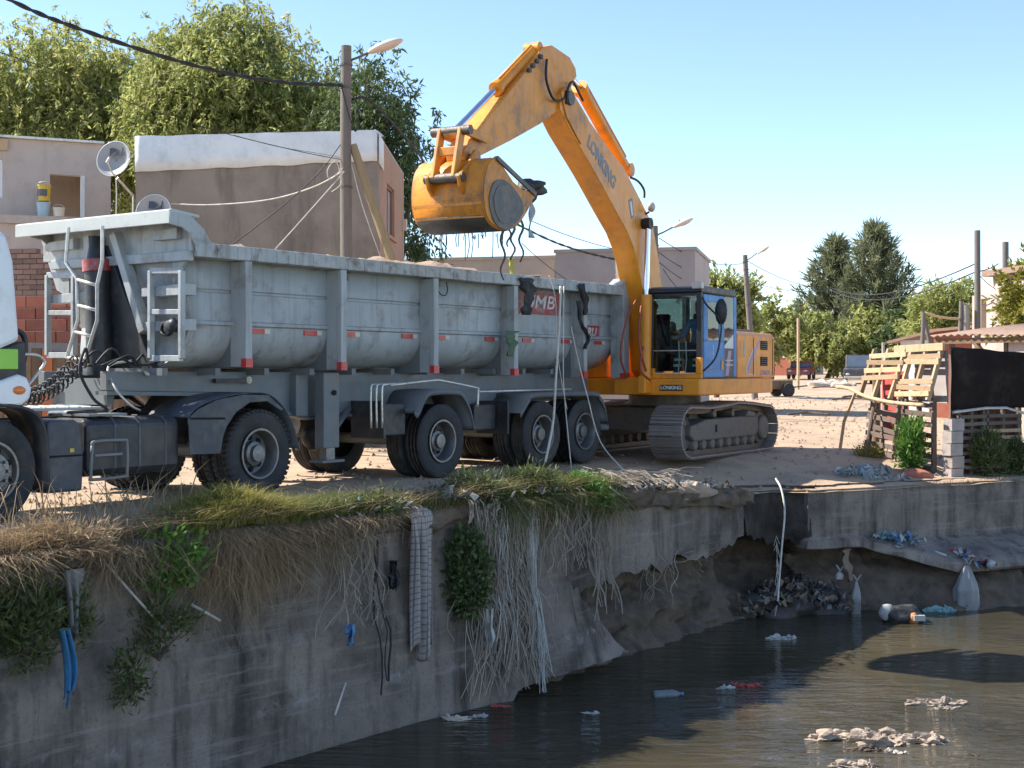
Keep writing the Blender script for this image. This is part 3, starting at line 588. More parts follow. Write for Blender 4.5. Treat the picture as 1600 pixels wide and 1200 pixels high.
# red name board and its worn lettering
sg = MB().bx(5.42,6.98,.218,.236,2.40,2.75).build('name_board', m_redsign, T, bevel=.004)
text_mesh('lettering', 'UMB', .30, m_letter, sg, frame((6.28,.212,2.585),(1,0,0),(0,0,1)), .008, .003, 1.45, .2)
sg2 = MB().bx(7.62,8.14,.218,.236,2.04,2.27).build('name_board', m_redsign, T)
text_mesh('lettering', 'RU', .2, m_letter, sg2, frame((7.88,.212,2.155),(1,0,0),(0,0,1)), .02, .003, 1.1, .2)
for x, z in ((1.60,2.66),(3.55,2.68),(7.5,2.66)): MB().prism([(x,z),(x+.07,z+.02),(x+.06,z+.10),(x,z+.12)], .10,.13).build('hook_plate', m_black, T)
MB().tube(smooth_path([(3.62,.2,2.72),(3.63,.12,2.6),(3.72,.1,2.58),(3.80,.12,2.66),(3.81,.15,2.78)],4),.008,5).build('wire_loop', m_cable, T)
# the load: heaped rubble and soil
rows = []
for x in np.arange(-.9,XR-.03,.13):
    row = []
    for y in np.arange(.22,2.30,.13):
        e = min(1,min(y-.2,2.3-y)/.35,(x+1.0)/.8,(XR-x)/.5+.2)
        z = 2.80+.20*e*(1 if x < 5 else .75)+.08*math.exp(-((x-3.8)/1.5)**2)*min(1,max(.55,e*1.4))+.10*nz(x,y,1.1,4)*e+.07*nz(x,y,3.7,8)+.03*nz(x,y,9,1)
        row.append((x,y,z))
    rows.append(row)
m_load = mat('rubble_load', (.36,.27,.2), .95, 0, .25, 3, (.14,.11,.09), .7, 4, bump=.9, bs=18)
ld = tag(MB().grid(rows).build('rubble_load', m_load, smooth=True), 'heap of dry brown soil and rubble filling the grey tipper trailer', 'rubble', kind='stuff')
ld.location = TRUCK_LOC; ld.rotation_euler = (0,0,TRUCK_RZ)
# ---------------------------------------------------------------- tractor unit
K = thing('tractor_truck', 'white lorry tractor at the left edge with black tank and wheel arch', 'truck', TRUCK_LOC, TRUCK_RZ)
axle(K, 0, 'drive'); axle(K, -3.60, 'steer', .02, 2.48)
for y in (.80,1.58): MB().bx(-4.9,.9,y,y+.09,.72,.98).build('chassis_rail', m_black, K)
for x in (-4.4,-2.6,-1.2,.6): MB().bx(x-.05,x+.05,.892,1.578,.76,.94).build('cross_member', m_black, K)
b = MB()
for s in (0,1):
    Y = (-.02,.66) if s == 0 else (1.84,2.52)
    L = [(p.x,p.z) for p in smooth_path([(-1.14,0,.98),(-1.02,0,1.08),(-.72,0,1.18),(-.3,0,1.235),(.1,0,1.225),(.38,0,1.05),(.56,0,.78),(.62,0,.55)],4)]
    MB().grid([[(a,Y[0],z) for a,z in L],[(a,Y[1],z) for a,z in L]]).build('rear_mudguard', m_darkblue, K, smooth=True, solid=.012)
    yo = Y[0] if s == 0 else Y[1]
    SK = [(-1.14,.97),(-1.0,1.07),(-.72,1.17),(-.3,1.225),(.1,1.215),(.36,1.04),(.32,1.02),(.08,1.14),(-.2,1.13),(-.42,1.02),(-.56,.86),(-.62,.74),(-.66,.55),(-1.12,.56)]
    MB().prism(SK, yo-.008, yo+.008).build('mudguard_skirt', m_darkblue, K, bevel=.004)
MB().prism([(-1.12,.955),(-.58,.94),(-.60,.965),(-1.12,.98)], -.034, -.0285).build('skirt_seam', m_hole, K)
tnk = MB().prism([(.10,.46),(.16,.38),(.66,.38),(.72,.46),(.72,.94),(.66,1.0),(.17,1.0),(.10,.93)], -2.42, -1.16, 'x').build('fuel_tank', m_black, K, bevel=.05)
for x in (-2.05,-1.72,-1.36): MB().prism([(.092,.46),(.155,.372),(.668,.372),(.728,.46),(.728,.945),(.665,1.008),(.165,1.008),(.092,.935)], x-.02, x+.02, 'x').build('tank_strap', m_darkblue, tnk, bevel=.01)
MB().tube([(-2.2,.3,1.0),(-2.2,.3,1.05)],.06,14).build('filler_cap', m_black, tnk)
bb = MB().prism([(-2.93,.25),(-2.50,.25),(-2.48,.62),(-2.50,.74),(-2.53,.96),(-2.60,1.0),(-2.90,1.0),(-2.93,.95)], .06, .6).build('battery_box', m_darkblue, K, bevel=.025)
MB().bx(-2.92,-2.50,.05,.07,.615,.635).build('lid_seam', m_hole, bb)
MB().bx(-2.66,-2.61,.052,.062,.66,.70).build('warning_sticker', mat('sticker_yellow',(.6,.42,.06),.5), bb)
MB().tube(smooth_path([(-2.40,.03,.72),(-2.42,.03,.40),(-2.38,.03,.36),(-1.98,.03,.37),(-1.95,.03,.40),(-1.95,.03,.72),(-2.0,.03,.76),(-2.36,.03,.76),(-2.40,.03,.72)],4),.018,8).build('step_frame', m_chassis, K, smooth=True)
MB().bx(-2.36,-2.0,.04,.2,.60,.625).build('step', m_chassis, K)
# pale chequered deck behind the cab
dk = MB().bx(-2.75,-1.55,.80,1.72,1.07,1.10).build('deck_plate', m_pale, K, bevel=.005)
for i in range(7): MB().bar((-2.7+.15*i,.82,1.104),(-2.45+.15*i,1.70,1.104),.022,.012).build('deck_rib', m_galv, dk)
MB().bx(-2.35,-1.85,.15,.78,1.02,1.045).build('tank_shelf', m_chassis, K)
MB().prism([(-.55,.99),(.55,.99),(.35,1.2),(-.35,1.2)], .95, 1.55).build('fifth_wheel', m_black, K, bevel=.02)
# cab: side panel, lower black skirt, roof, wheel arch
C = [(-5.35,.75),(-5.38,1.6),(-5.15,2.55),(-5.0,2.86),(-3.6,2.92),(-3.42,2.86),(-3.34,2.6),(-3.27,1.75),(-3.50,1.66),(-5.2,1.66),(-5.2,.75)]
body = MB().prism([(-5.35,1.62),(-5.38,1.75),(-5.15,2.55),(-5.0,2.86),(-3.6,2.92),(-3.42,2.86),(-3.34,2.6),(-3.27,1.80),(-3.52,1.70),(-3.8,1.62)], .02, 2.48).build('cab_shell', m_white, K, bevel=.05)
MB().prism([(-5.36,.95),(-5.36,1.62),(-3.8,1.618),(-3.52,1.698),(-3.27,1.798),(-3.20,1.80),(-3.17,1.25),(-3.6,1.22),(-4.2,1.1),(-4.3,.62),(-5.3,.62)], .035, 2.465).build('cab_skirt', m_cabblack, K, bevel=.02)
MB().bx(-3.60,-3.30,.014,.034,1.52,1.72).build('side_badge', m_green, K, bevel=.006)
MB().prism([(-4.75,1.9),(-3.85,1.9),(-3.85,2.6),(-4.65,2.6)], .012, .03).build('side_window', m_winglass, K)
MB().prism([(-5.36,1.85),(-5.14,2.62),(-5.12,2.62),(-5.34,1.85)], .15, 2.35).build('windscreen', m_winglass, K)
MB().prism([(-4.05,1.24),(-3.30,1.47),(-3.2,1.44),(-3.15,1.32),(-3.17,1.22),(-3.26,1.16),(-3.45,1.14),(-3.7,1.19),(-4.0,1.10)], .0, .32).build('arch_cover', m_white, K, bevel=.03)
MB().blob((-3.30,.0,1.31),(.075,.03,.045),0,0,2).build('marker_lamp', m_amber, K, smooth=True)
AR = [(p.x,p.z) for p in smooth_path([(-4.25,0,.6),(-4.18,0,.95),(-3.9,0,1.14),(-3.55,0,1.17),(-3.2,0,1.12),(-3.03,0,.98),(-2.97,0,.7),(-2.96,0,.28)],4)]
MB().grid([[(a,.0,z) for a,z in AR],[(a,.5,z) for a,z in AR]]).build('wheel_arch', m_black, K, smooth=True, solid=.035)
MB().tube(smooth_path([(-3.28,.35,1.93),(-3.12,.34,1.92),(-3.02,.33,1.86),(-3.0,.33,1.7),(-3.06,.34,1.45),(-3.12,.35,1.22)],5),.03,10).build('intake_pipe', m_cabblack, K, smooth=True)
MB().tube(smooth_path([(-3.22,.2,1.66),(-2.98,.2,1.67),(-2.88,.2,1.62),(-2.88,.2,1.55),(-3.08,.24,1.30)],5),.016,8).build('grab_handle', m_galv, K, smooth=True)
# curly air lines from the cab to the trailer
for k, (p, q) in enumerate((((-3.1,.75,1.35),(-1.75,1.0,1.62)),((-3.1,.9,1.38),(-1.75,1.15,1.66)))):
    p, q = Vector(p), Vector(q); H = []
    for i in range(240):
        t = i/239; c = p.lerp(q,t)-Vector((0,0,.26*4*t*(1-t))); a = t*2*PI*19; H.append(c+Vector((.0,.062*math.cos(a),.062*math.sin(a))))
    MB().tube(H,.011,5).build('coiled_air_line', m_cable, K, smooth=True)
MB().tube(smooth_path([(-1.72,.98,1.6),(-1.9,.8,1.75),(-2.05,.7,1.5),(-1.95,.6,1.2),(-1.85,.5,1.06),(-2.4,.45,1.06)],6),.018,7).build('air_hose', m_cable, K, smooth=True)
MB().tube(smooth_path([(-1.3,.75,1.62),(-1.6,.78,1.55),(-1.72,.5,1.3),(-1.6,.4,1.12),(-1.45,.42,1.06)],6),.014,7).build('air_hose', m_galv, K, smooth=True)
for k in range(5):
    a = random.uniform(-.1,.1); MB().tube(smooth_path([(-1.75,.6+.12*k,1.56),(-1.55,.5+.14*k,1.66+a),(-1.3,.6+.1*k,1.57),(-1.1,.5+.15*k,1.60+a)],5),.014,6).build('loose_cable', m_cable, K, smooth=True)
# ---------------------------------------------------------------- tracked excavator
E_LOC = (2.0, 23.15, 0); E_RZ = R(61)                 # local x backwards, y away from the camera
E = thing('tracked_excavator', 'orange tracked excavator with raised arm tipping its bucket over the trailer', 'excavator', E_LOC, E_RZ)
# undercarriage turned a little against the upper body
UC = Matrix.Translation((1.77,.10,0)) @ Matrix.Rotation(R(-4),4,'Z')
def uc(o): o.matrix_local = UC @ o.matrix_local; return o
path = []
for i in range(40): path.append((-1.62+3.3*i/40,.045))
for i in range(20): a = -PI/2+PI*i/20; path.append((1.70+.41*math.cos(a),.455+.41*math.sin(a)-.03*(math.sin(a)>.3)))
for i in range(40):
    x = 1.70-3.35*i/40; path.append((x, float(np.interp(x,[-1.65,-.9,-.1,.3,.9,1.7],[.885,.86,.90,.93,.90,.835]))))
for i in range(20): a = PI/2+PI*i/20; path.append((-1.66+.43*math.cos(a),.465+.42*math.sin(a)))
pa = np.array(path+[path[0]]); seg = np.hypot(*np.diff(pa,axis=0).T); cl = np.concatenate([[0],np.cumsum(seg)])
def pth(t): return np.interp(t%cl[-1], cl, pa[:,0]), np.interp(t%cl[-1], cl, pa[:,1])
NSH = 50; sp = cl[-1]/NSH
b = MB().bx(-.088,.088,-.30,.30,-.012,.012)
for x in (-.07,.0,.065): b.bx(x-.008,x+.008,-.30,.30,-.040,-.0125)
shoe_me = b.mesh('track_shoe')
for yc in (-1.10,1.10):
    for k in range(NSH):
        x, z = pth(k*sp); x2, z2 = pth(k*sp+.05); x1, z1 = pth(k*sp-.05)
        o = link('track_shoe', shoe_me, m_shoe, E); o.matrix_local = UC @ Matrix.Translation((x,yc,z)) @ Matrix.Rotation(-math.atan2(z2-z1,x2-x1),4,'Y')
    P = []; ins = []
    for k in range(80):
        x, z = pth(k*cl[-1]/80); x2, z2 = pth(k*cl[-1]/80+.05); x1, z1 = pth(k*cl[-1]/80-.05); d = Vector((x2-x1,z2-z1)).normalized(); n = Vector((-d.y,d.x))
        P.append([(x+n.x*.014,yc-.11,z+n.y*.014),(x+n.x*.10,yc-.11,z+n.y*.10),(x+n.x*.10,yc+.11,z+n.y*.10),(x+n.x*.014,yc+.11,z+n.y*.014)])
    P.append(P[0]); uc(MB().grid(P).build('track_chain', m_track, E))
    s = -1 if yc < 0 else 1
    uc(MB().prism([(-1.52,.40),(-1.35,.30),(1.30,.30),(1.42,.36),(1.42,.62),(1.2,.68),(-.9,.66),(-1.2,.60),(-1.5,.56)], yc-.19, yc+.19).build('track_frame', m_trackframe, E, bevel=.03))
    uc(MB().bx(-.52,-.44,yc-.196,yc+.196,.43,.56).build('grease_hole', m_hole, E))
    uc(MB().prism([(.75,.68),(1.25,.66),(1.2,.74),(.9,.78)], yc-.22, yc+.2).build('step_bracket', m_trackframe, E, bevel=.01))
    for k in range(8): uc(MB().lathe([(0,-.16),(.085,-.16),(.105,-.13),(.105,.13),(.085,.16),(0,.16)],16,(-1.25+.355*k,yc,.24),'y').build('track_roller', m_trackframe, E, auto=40))
    for x in (-.45,.35): uc(MB().lathe([(0,-.15),(.07,-.15),(.09,-.1),(.09,.1),(.07,.15),(0,.15)],14,(x,yc,.755),'y').build('carrier_roller', m_track, E, auto=40))
    uc(MB().lathe([(0,-.20),(.2,-.20),(.23,-.17),(.23,-.12),(.30,-.1),(.30,.1),(.23,.12),(.2,.2),(0,.2)],28,(1.70,yc,.44),'y').build('drive_sprocket', m_trackframe, E, auto=40))
    uc(MB().lathe([(0,-.1),(.1,-.1),(.12,-.06),(.29,-.06),(.31,-.1),(.31,.1),(.29,.06),(.1,.1),(0,.1)],28,(-1.64,yc,.45),'y').build('front_idler', m_trackframe, E, auto=40))
uc(MB().prism([(-1.0,.45),(1.0,.45),(.75,.85),(-.75,.85)], -.95, .95).build('car_body', m_trackframe, E, bevel=.03))
MB().lathe([(0,.84),(.62,.84),(.66,.88),(.66,1.06),(.6,1.09),(0,1.09)],36,(1.75,.05,0),'z').build('slew_ring', m_track, E, auto=40)
# upper body
MB().prism([(-.06,-1.33),(.0,-1.36),(3.7,-1.36),(3.98,-1.15),(4.08,-.6),(4.08,.6),(3.98,1.15),(3.7,1.36),(.3,1.36),(.2,.45),(-.06,-.30)], 1.09, 1.375, 'z').build('platform', m_yellow, E, bevel=.03)
np_ = MB().bx(-.078,-.062,-1.03,-.62,1.17,1.27).build('name_plate', m_cabblack, E, bevel=.004)
text_mesh('lettering', 'LONKING', .085, m_whitedecal, np_, frame((-.083,-.825,1.22),(0,-1,0),(0,0,1)), .02, .002, 1.0)
hood = MB().prism([(-1.35,1.38),(-1.35,2.14),(-1.29,2.22),(1.29,2.22),(1.35,2.14),(1.35,1.38)], 1.76, 3.86, 'x').build('engine_hood', m_yellow, E, bevel=.03)
MB().prism([(3.86,-1.33),(4.0,-1.12),(4.12,-.6),(4.12,.6),(4.0,1.12),(3.86,1.33),(3.35,1.33),(3.35,-1.33)], 1.382, 2.12, 'z').build('counterweight', m_yellow, E, bevel=.06)
for x in (2.62,3.74): MB().bx(x-.006,x+.006,-1.357,-1.3505,1.42,2.12).build('door_seam', m_hole, hood)
for z in (1.60,1.90): 
    v = MB().bx(3.02,3.42,-1.358,-1.3505,z,z+.17).build('vent', m_hole, hood)
    for k in range(4): MB().bx(3.03,3.41,-1.366,-1.3585,z+.02+.04*k,z+.032+.04*k).build('louvre', m_track, v)
MB().tube([(1.98,-1.40,1.75),(1.98,-1.40,2.05)],.015,8).build('grab_rail', m_offwhite, hood)
# mauve and white swoosh decal, swept over the side doors
def swoosh(off, w0, w1, m):
    C0 = smooth_path([(2.95,0,2.12),(2.62,0,1.92),(2.30,0,1.66),(2.22,0,1.47),(2.72,0,1.42)],6); L = []; Rr = []
    for i, p in enumerate(C0):
        t = i/(len(C0)-1); ww = w0+(w1-w0)*math.sin(PI*min(1,t*1.15)); L.append((p.x+off,-1.3515-abs(off)*.02-.002*(m is m_whitedecal),p.z)); Rr.append((p.x+off+ww,-1.3515-.002*(m is m_whitedecal),p.z+.01))
    MB().grid([L,Rr]).build('swoosh_decal', m, hood)
swoosh(.07,.03,.20,m_purple); swoosh(0,.03,.06,m_whitedecal)
text_mesh('model_lettering', 'CDM6225', .12, m_purple, hood, frame((3.32,-1.353,1.47),(1,0,0),(0,0,1)), .02, .001, 1.1)
MB().bx(2.5,3.9,-.9,.9,2.22,2.30).build('hood_lid', m_track, hood, bevel=.02)
MB().tube([(2.05,-.95,2.2),(2.05,-.95,2.36),(2.05,-.95,2.42)],[.17,.17,.13],18).build('air_filter_cap', m_cabblack, hood, auto=40)
MB().tube([(3.0,.6,2.25),(3.0,.6,2.62),(3.12,.6,2.72)],.06,10).build('exhaust', m_track, hood, auto=40)
MB().bx(.35,1.7,.55,1.34,1.38,2.0).build('front_tool_box', m_yellow, E, bevel=.03)
# cab
def part(n, m, *bxs, bevel=.012, par=E):
    for q in bxs: MB().bx(*q).build(n, m, par, bevel=bevel)
yN, yF = -1.345, -.40
part('cab_floor', m_cabblack, (.0,1.70,yN,yF,1.378,1.42))
roof = MB().prism([(-.05,2.84),(-.02,2.90),(.1,2.935),(1.6,2.935),(1.70,2.90),(1.71,2.82),(.0,2.82)], yN-.01, yF+.01).build('cab_roof', m_cabblack, E, bevel=.02)
part('cab_pillar', m_cabblack, (-.02,.06,yN,yN+.09,1.72,2.83),(-.02,.06,yF-.06,yF,1.42,2.83),(1.62,1.70,yF-.08,yF,1.42,2.83),(.02,.10,yN+.09,yF-.06,2.76,2.83))
part('cab_sill', m_yellow, (-.03,.05,yN-.004,yF+.004,1.376,1.46),(-.035,.055,yN-.006,yN+.095,1.46,1.73),(-.03,.05,yF-.10,yF+.004,1.46,1.55))
part('sill_bar', m_offwhite, (-.045,-.02,yN+.1,yF-.08,1.456,1.475), bevel=.004)
for (z0,z1) in ((1.47,1.84),(1.86,2.77)): MB().bx(.005,.012,yN+.09,yF-.06,z0,z1).build('windscreen', m_glass, E)
part('guard_bar', m_galv, (.03,.05,yN+.09,yF-.06,1.84,1.86), bevel=.004)
door = MB().bx(.07,1.00,yN-.012,yN+.03,1.40,2.02).build('door', m_blue, E, bevel=.015)
part('door_frame', m_blue, (.07,.27,yN-.012,yN+.03,2.02,2.80),(.82,1.00,yN-.012,yN+.03,2.02,2.80),(.27,.82,yN-.012,yN+.03,2.68,2.80), par=door)
MB().bx(.27,.82,yN,yN+.012,2.02,2.68).build('door_window', m_glass, door)
MB().bx(.88,.96,yN-.03,yN-.013,1.52,1.68).build('door_handle', m_yellow, door, bevel=.006)
MB().prism([(.25,1.52),(.6,1.56),(.95,1.78),(.95,1.75),(.6,1.53),(.25,1.49)], yN-.0145, yN-.0125).build('door_crease', m_greydecal, door)
text_mesh('door_marks', 'IE\nE\nE', .10, m_whitedecal, door, frame((.52,yN-.0135,1.80),(1,0,0),(0,0,1)), .0, .001)
part('rear_quarter', m_blue, (1.01,1.08,yN-.008,yN+.03,1.40,2.80),(1.56,1.70,yN-.008,yN+.03,1.40,2.82))
part('quarter_panel', m_trackframe, (1.08,1.56,yN,yN+.03,1.40,1.90))
MB().prism([(1.10,1.95),(1.54,2.15),(1.54,1.9),(1.1,1.9)], yN-.004, yN+.02).build('quarter_decal', m_whitedecal, E)
MB().prism([(1.12,1.42),(1.3,1.42),(1.45,1.86),(1.28,1.86)], yN-.004, yN-.001).build('quarter_decal', m_purple, E)
for z in (1.60,1.68): MB().bx(1.12,1.52,yN-.008,yN-.005,z,z+.02).build('quarter_stripe', m_offwhite, E)
MB().bx(1.08,1.56,yN,yN+.012,1.90,2.80).build('quarter_window', m_glass, E)
MB().bx(.06,1.62,yF-.012,yF,1.50,2.82).build('far_window', m_glass, E)
part('cab_back', m_cabblack, (1.64,1.70,yN+.04,yF-.09,1.42,1.98)); MB().bx(1.66,1.67,yN+.04,yF-.09,1.98,2.80).build('rear_window', m_glass, E)
MB().bx(-.06,.06,yN-.02,yN+.16,2.88,3.0).build('work_lamp', m_lens, E, bevel=.02)
mi = MB().blob((.22,yN-.26,2.50),(.05,.11,.22),0,0,3).build('wing_mirror', m_cabblack, E, smooth=True)
MB().blob((.265,yN-.26,2.50),(.03,.095,.2),0,0,3).build('mirror_glass', m_galv, mi, smooth=True)
MB().tube(smooth_path([(.02,yN-.02,1.50),(.10,yN-.20,1.72),(.18,yN-.26,2.05),(.2,yN-.25,2.35),(.05,yN-.06,2.62),(.02,yN-.01,2.74)],6),.017,8).build('mirror_arm', m_cabblack, mi, smooth=True)
# seat and levers
st = MB().bx(.78,1.30,-1.12,-.62,1.72,1.84).build('seat', m_cabblack, E, bevel=.04)
MB().prism([(1.22,1.84),(1.36,1.84),(1.50,2.52),(1.40,2.54)], -1.10, -.64).build('seat_back', m_cabblack, st, bevel=.03)
MB().bx(.86,1.2,-1.05,-.70,1.42,1.72).build('seat_base', m_track, st)
for y in (-1.22,-.52):
    c = MB().bx(.60,1.1,y-.08,y+.08,1.80,1.93).build('side_console', m_black, st, bevel=.03)
    MB().tube([(.66,y,1.92),(.62,y,2.10)],[.012,.022],8).build('joystick', m_cabblack, c)
for y in (-.93,-.80): MB().tube([(.30,y,1.42),(.36,y,1.70),(.33,y,2.02)],.012,6).build('travel_lever', m_galv, E)
# boom, stick and rams
BY = -.08
lo = [(-3.14,5.46),(-2.75,5.16),(-1.9,4.65),(-1.05,4.08),(-.66,3.83),(-.40,3.58),(-.21,3.30),(-.05,2.95),(.14,2.50),(.32,1.9),(.40,1.50),(.55,1.40)]
up = [(.85,1.42),(1.0,1.6),(.98,2.2),(.86,2.90),(.70,3.45),(.52,3.86),(.30,4.14),(-.13,4.44),(-.79,4.88),(-1.67,5.24),(-2.62,5.68)]
boom = MB().prism(lo+up+[(-2.80,5.80),(-3.0,5.80),(-3.12,5.68)], BY-.20, BY+.20).build('boom', m_yellow, E, bevel=.012)
MB().prism([(-2.95,5.36),(-2.45,5.02),(-2.30,5.12),(-2.2,5.46),(-2.62,5.70),(-2.80,5.83),(-3.0,5.83),(-3.14,5.70)], BY-.225, BY-.2015).build('boom_cheek', m_yellow2, boom, bevel=.008)
text_mesh('lettering', 'LONKING', .29, m_greydecal, boom, frame((-1.66,BY-.203,4.84),(Vector((-1.47,0,4.55))-Vector((-2.52,0,5.16))),(.5,0,.87)), .04, .002, .9)
dcl = MB().prism([(-.62,4.36),(-.46,4.42),(-.40,4.10),(-.50,4.06)], BY-.2045, BY-.2012).build('arm_badge', m_greydecal, boom)
MB().prism([(-.57,4.33),(-.50,4.36),(-.44,4.13),(-.49,4.11)], BY-.2065, BY-.2047).build('badge_stripe', m_whitedecal, dcl)
MB().prism([(-.34,4.12),(-.16,4.12),(-.14,3.98),(-.30,3.96)], BY-.2045, BY-.2012).build('yellow_sticker', m_yellow2, boom)
MB().tube([(-2.88,BY-.27,5.66),(-2.88,BY+.27,5.66)],.11,20).build('boom_pin', m_track, boom, auto=40)
MB().tube([(-.02,BY-.36,4.02),(-.02,BY+.36,4.02)],.085,16).build('ram_pin', m_cabblack, boom, auto=40)
wl_ = MB().blob((.12,BY-.30,4.32),(.09,.07,.09),0,.05,2).build('boom_lamp', m_lens, boom, smooth=True); MB().tube([(.16,BY-.24,4.24),(.1,BY-.2,4.2)],.02,6).build('lamp_bracket', m_cabblack, wl_)
stick = MB().prism([(-3.30,6.39),(-2.70,6.33),(-2.50,6.20),(-2.46,6.08),(-2.60,5.96),(-2.85,5.57),(-3.15,5.42),(-3.67,5.15),(-4.54,4.78),(-5.50,4.40),(-5.68,4.28),(-5.82,4.32),(-5.84,4.45),(-5.70,4.60),(-5.27,4.93),(-4.16,5.81),(-3.81,6.12),(-3.6,6.3)], BY-.15, BY+.15).build('stick', m_yellow2, E, bevel=.012)
MB().tube([(-5.70,BY-.28,4.36),(-5.70,BY+.28,4.36)],.06,16).build('bucket_pin', m_track, stick, auto=40)
for (p,c,q,r,n) in (((-3.62,6.28),(-4.72,5.50),(-5.90,4.68),.088,'bucket_ram'),((-.28,4.92),(-2.02,5.98),(-2.52,6.12),.105,'stick_ram')):
    rm = MB().tube([(p[0],BY,p[1]),(c[0],BY,c[1])],r,18).build(n, m_yellow, E, auto=40)
    MB().tube([(p[0]*.03+c[0]*.97,BY,p[1]*.03+c[1]*.97),(c[0]+(c[0]-p[0])*.03,BY,c[1]+(c[1]-p[1])*.03)],r*1.22,18).build('ram_gland', m_yellow, rm, auto=40)
    MB().tube([(c[0],BY,c[1]),(q[0],BY,q[1])],r*.52,14).build('ram_rod', m_chrome, rm, auto=40)
    MB().tube([(q[0],BY-.10,q[1]),(q[0],BY+.10,q[1])],r*1.0,14).build('rod_eye', m_yellow2, rm, auto=40)
    MB().tube([(p[0],BY-.12,p[1]),(p[0],BY+.12,p[1])],r*1.1,14).build('ram_foot', m_yellow2, rm, auto=40)
    d = Vector((c[0]-p[0],0,c[1]-p[1])); n2 = Vector((-d.z,0,d.x)).normalized(); n2 = n2 if n2.z > 0 else -n2
    MB().tube([Vector((p[0],BY-.05,p[1]))+d*.1+n2*(r+.02),Vector((p[0],BY-.05,p[1]))+d*.95+n2*(r+.02)],.018,7).build('ram_pipe', m_yellow2, rm, smooth=True)
for y in (BY-.30,BY+.30):
    fx = -.14 if y < BY else .24; mx_ = -.09 if y < BY else .12
    rm = MB().tube([(fx,y,1.32),(mx_,y,2.80)],.095,16).build('boom_ram', m_yellow, E, auto=40)
    MB().tube([(mx_,y,2.80),(-.02,y,4.02)],.048,14).build('ram_rod', m_chrome, rm, auto=40)
    MB().tube([(-.02,y-.06,4.02),(-.02,y+.06,4.02)],.10,14).build('rod_eye', m_cabblack, rm, auto=40)
    MB().bx(fx-.16,fx+.14,y-.07,y+.07,1.12,1.42).build('ram_foot', m_yellow, rm, bevel=.02)
MB().bx(-.05,.6,-.33,.25,1.10,1.395).build('boom_mount', m_yellow, E, bevel=.02)
for k, pts in enumerate((((-3.55,-.27,6.12),(-3.62,-.30,5.80),(-3.42,-.31,5.56),(-3.1,-.30,5.60),(-3.0,-.30,5.75)), ((-3.0,-.32,5.55),(-2.98,-.34,5.80),(-2.80,-.33,5.92),(-2.55,-.3,5.82),(-2.35,-.28,5.72)),
        ((-.35,-.2,4.78),(-.12,-.24,4.74),(.08,-.26,4.62),(.10,-.26,4.48)), ((-.5,-.55,1.5),(-.62,-.5,1.85),(-.5,-.42,2.2),(-.35,-.40,2.6)), ((-.5,-.2,1.4),(-.75,-.2,1.75),(-.55,-.2,2.3),(-.3,-.28,2.7)), ((-.45,-.6,1.35),(-.7,-.55,1.5),(-.6,-.5,1.75),(-.4,-.45,1.9)))):
    MB().tube(smooth_path(pts,7),.02,7).build('hydraulic_hose', m_cable if k < 3 else mat('red_hose%d'%k,(.28,.06,.03),.5), E, smooth=True)
for k in range(4): MB().bx(-3.75-.12*k,-3.68-.12*k,BY-.20,BY-.155,6.10-.09*k,6.16-.09*k).build('hose_clamp', m_cabblack, stick)
# linkage and bucket
for y in (BY-.21,BY+.21):
    MB().bar((-5.92,y,4.70),(-5.36,y,4.66),.05,.12).build('guide_link', m_yellow2, E, bevel=.01)
    MB().bar((-5.93,y*.75-.02,4.72),(-6.12,y*.75-.02,4.04),.055,.13).build('bucket_link', m_yellow2, E, bevel=.012)
for x, z in ((-5.93,4.70),(-6.11,4.05)): MB().tube([(x,BY-.30,z),(x,BY+.30,z)],.065,16).build('link_pin', m_track, E, auto=40)
MB().bar((-6.0,BY-.14,4.42),(-6.0,BY+.14,4.42),.09,.12).build('link_cross', m_yellow2, E, bevel=.01)
OUT = [(p.x,p.z) for p in smooth_path([(-5.80,0,4.31),(-5.95,0,4.18),(-6.03,0,3.92),(-6.02,0,3.68),(-5.92,0,3.50),(-5.70,0,3.42),(-5.40,0,3.42),(-5.10,0,3.52),(-4.83,0,3.74),(-4.63,0,3.95)],4)]
bk = MB().grid([[(a,BY-.55,z) for a,z in OUT],[(a,BY,z) for a,z in OUT],[(a,BY+.55,z) for a,z in OUT]]).build('bucket', m_bucket, E, smooth=True, solid=.035)
side = OUT+[(-4.60,4.0),(-4.98,3.99),(-5.25,4.07),(-5.5,4.22),(-5.70,4.36)]
for y in (BY-.565,BY+.545):
    sp_ = MB().prism(side, y, y+.03).build('bucket_side', m_bucket, bk, bevel=.004)
    if y < BY:
        wp = [(-5.93,3.78),(-5.86,3.56),(-5.68,3.42),(-5.42,3.42),(-5.12,3.56),(-4.98,3.72),(-5.05,3.86),(-5.35,4.02),(-5.6,4.06),(-5.82,3.98)]
        wp = [(p.x,p.z) for p in smooth_path([(a,0,b_) for a,b_ in wp+[wp[0]]],4)][:-1]
        MB().prism(wp, y-.014, y-.001).build('wear_plate', m_bplate, sp_)
        cx, cz = -5.43, 3.74; MB().prism([(cx+(a-cx)*.78,cz+(z-cz)*.78) for a,z in wp], y-.022, y-.0145).build('wear_disc', m_bplate, sp_)
        MB().bar((-5.72,y-.012,4.33),(-4.63,y-.012,3.97),.03,.06).build('side_cutter', m_bplate, sp_)
for z0,z1,x in ((3.52,3.58,-5.97),(3.68,3.72,-6.03)): MB().bx(x-.02,x+.02,BY-.535,BY+.535,z0,z1).build('back_strip', m_bucket, bk)
k0 = [i for i,(a,z) in enumerate(OUT) if z < 3.62]
lowp = [(a,z) for a,z in OUT[14:26]]
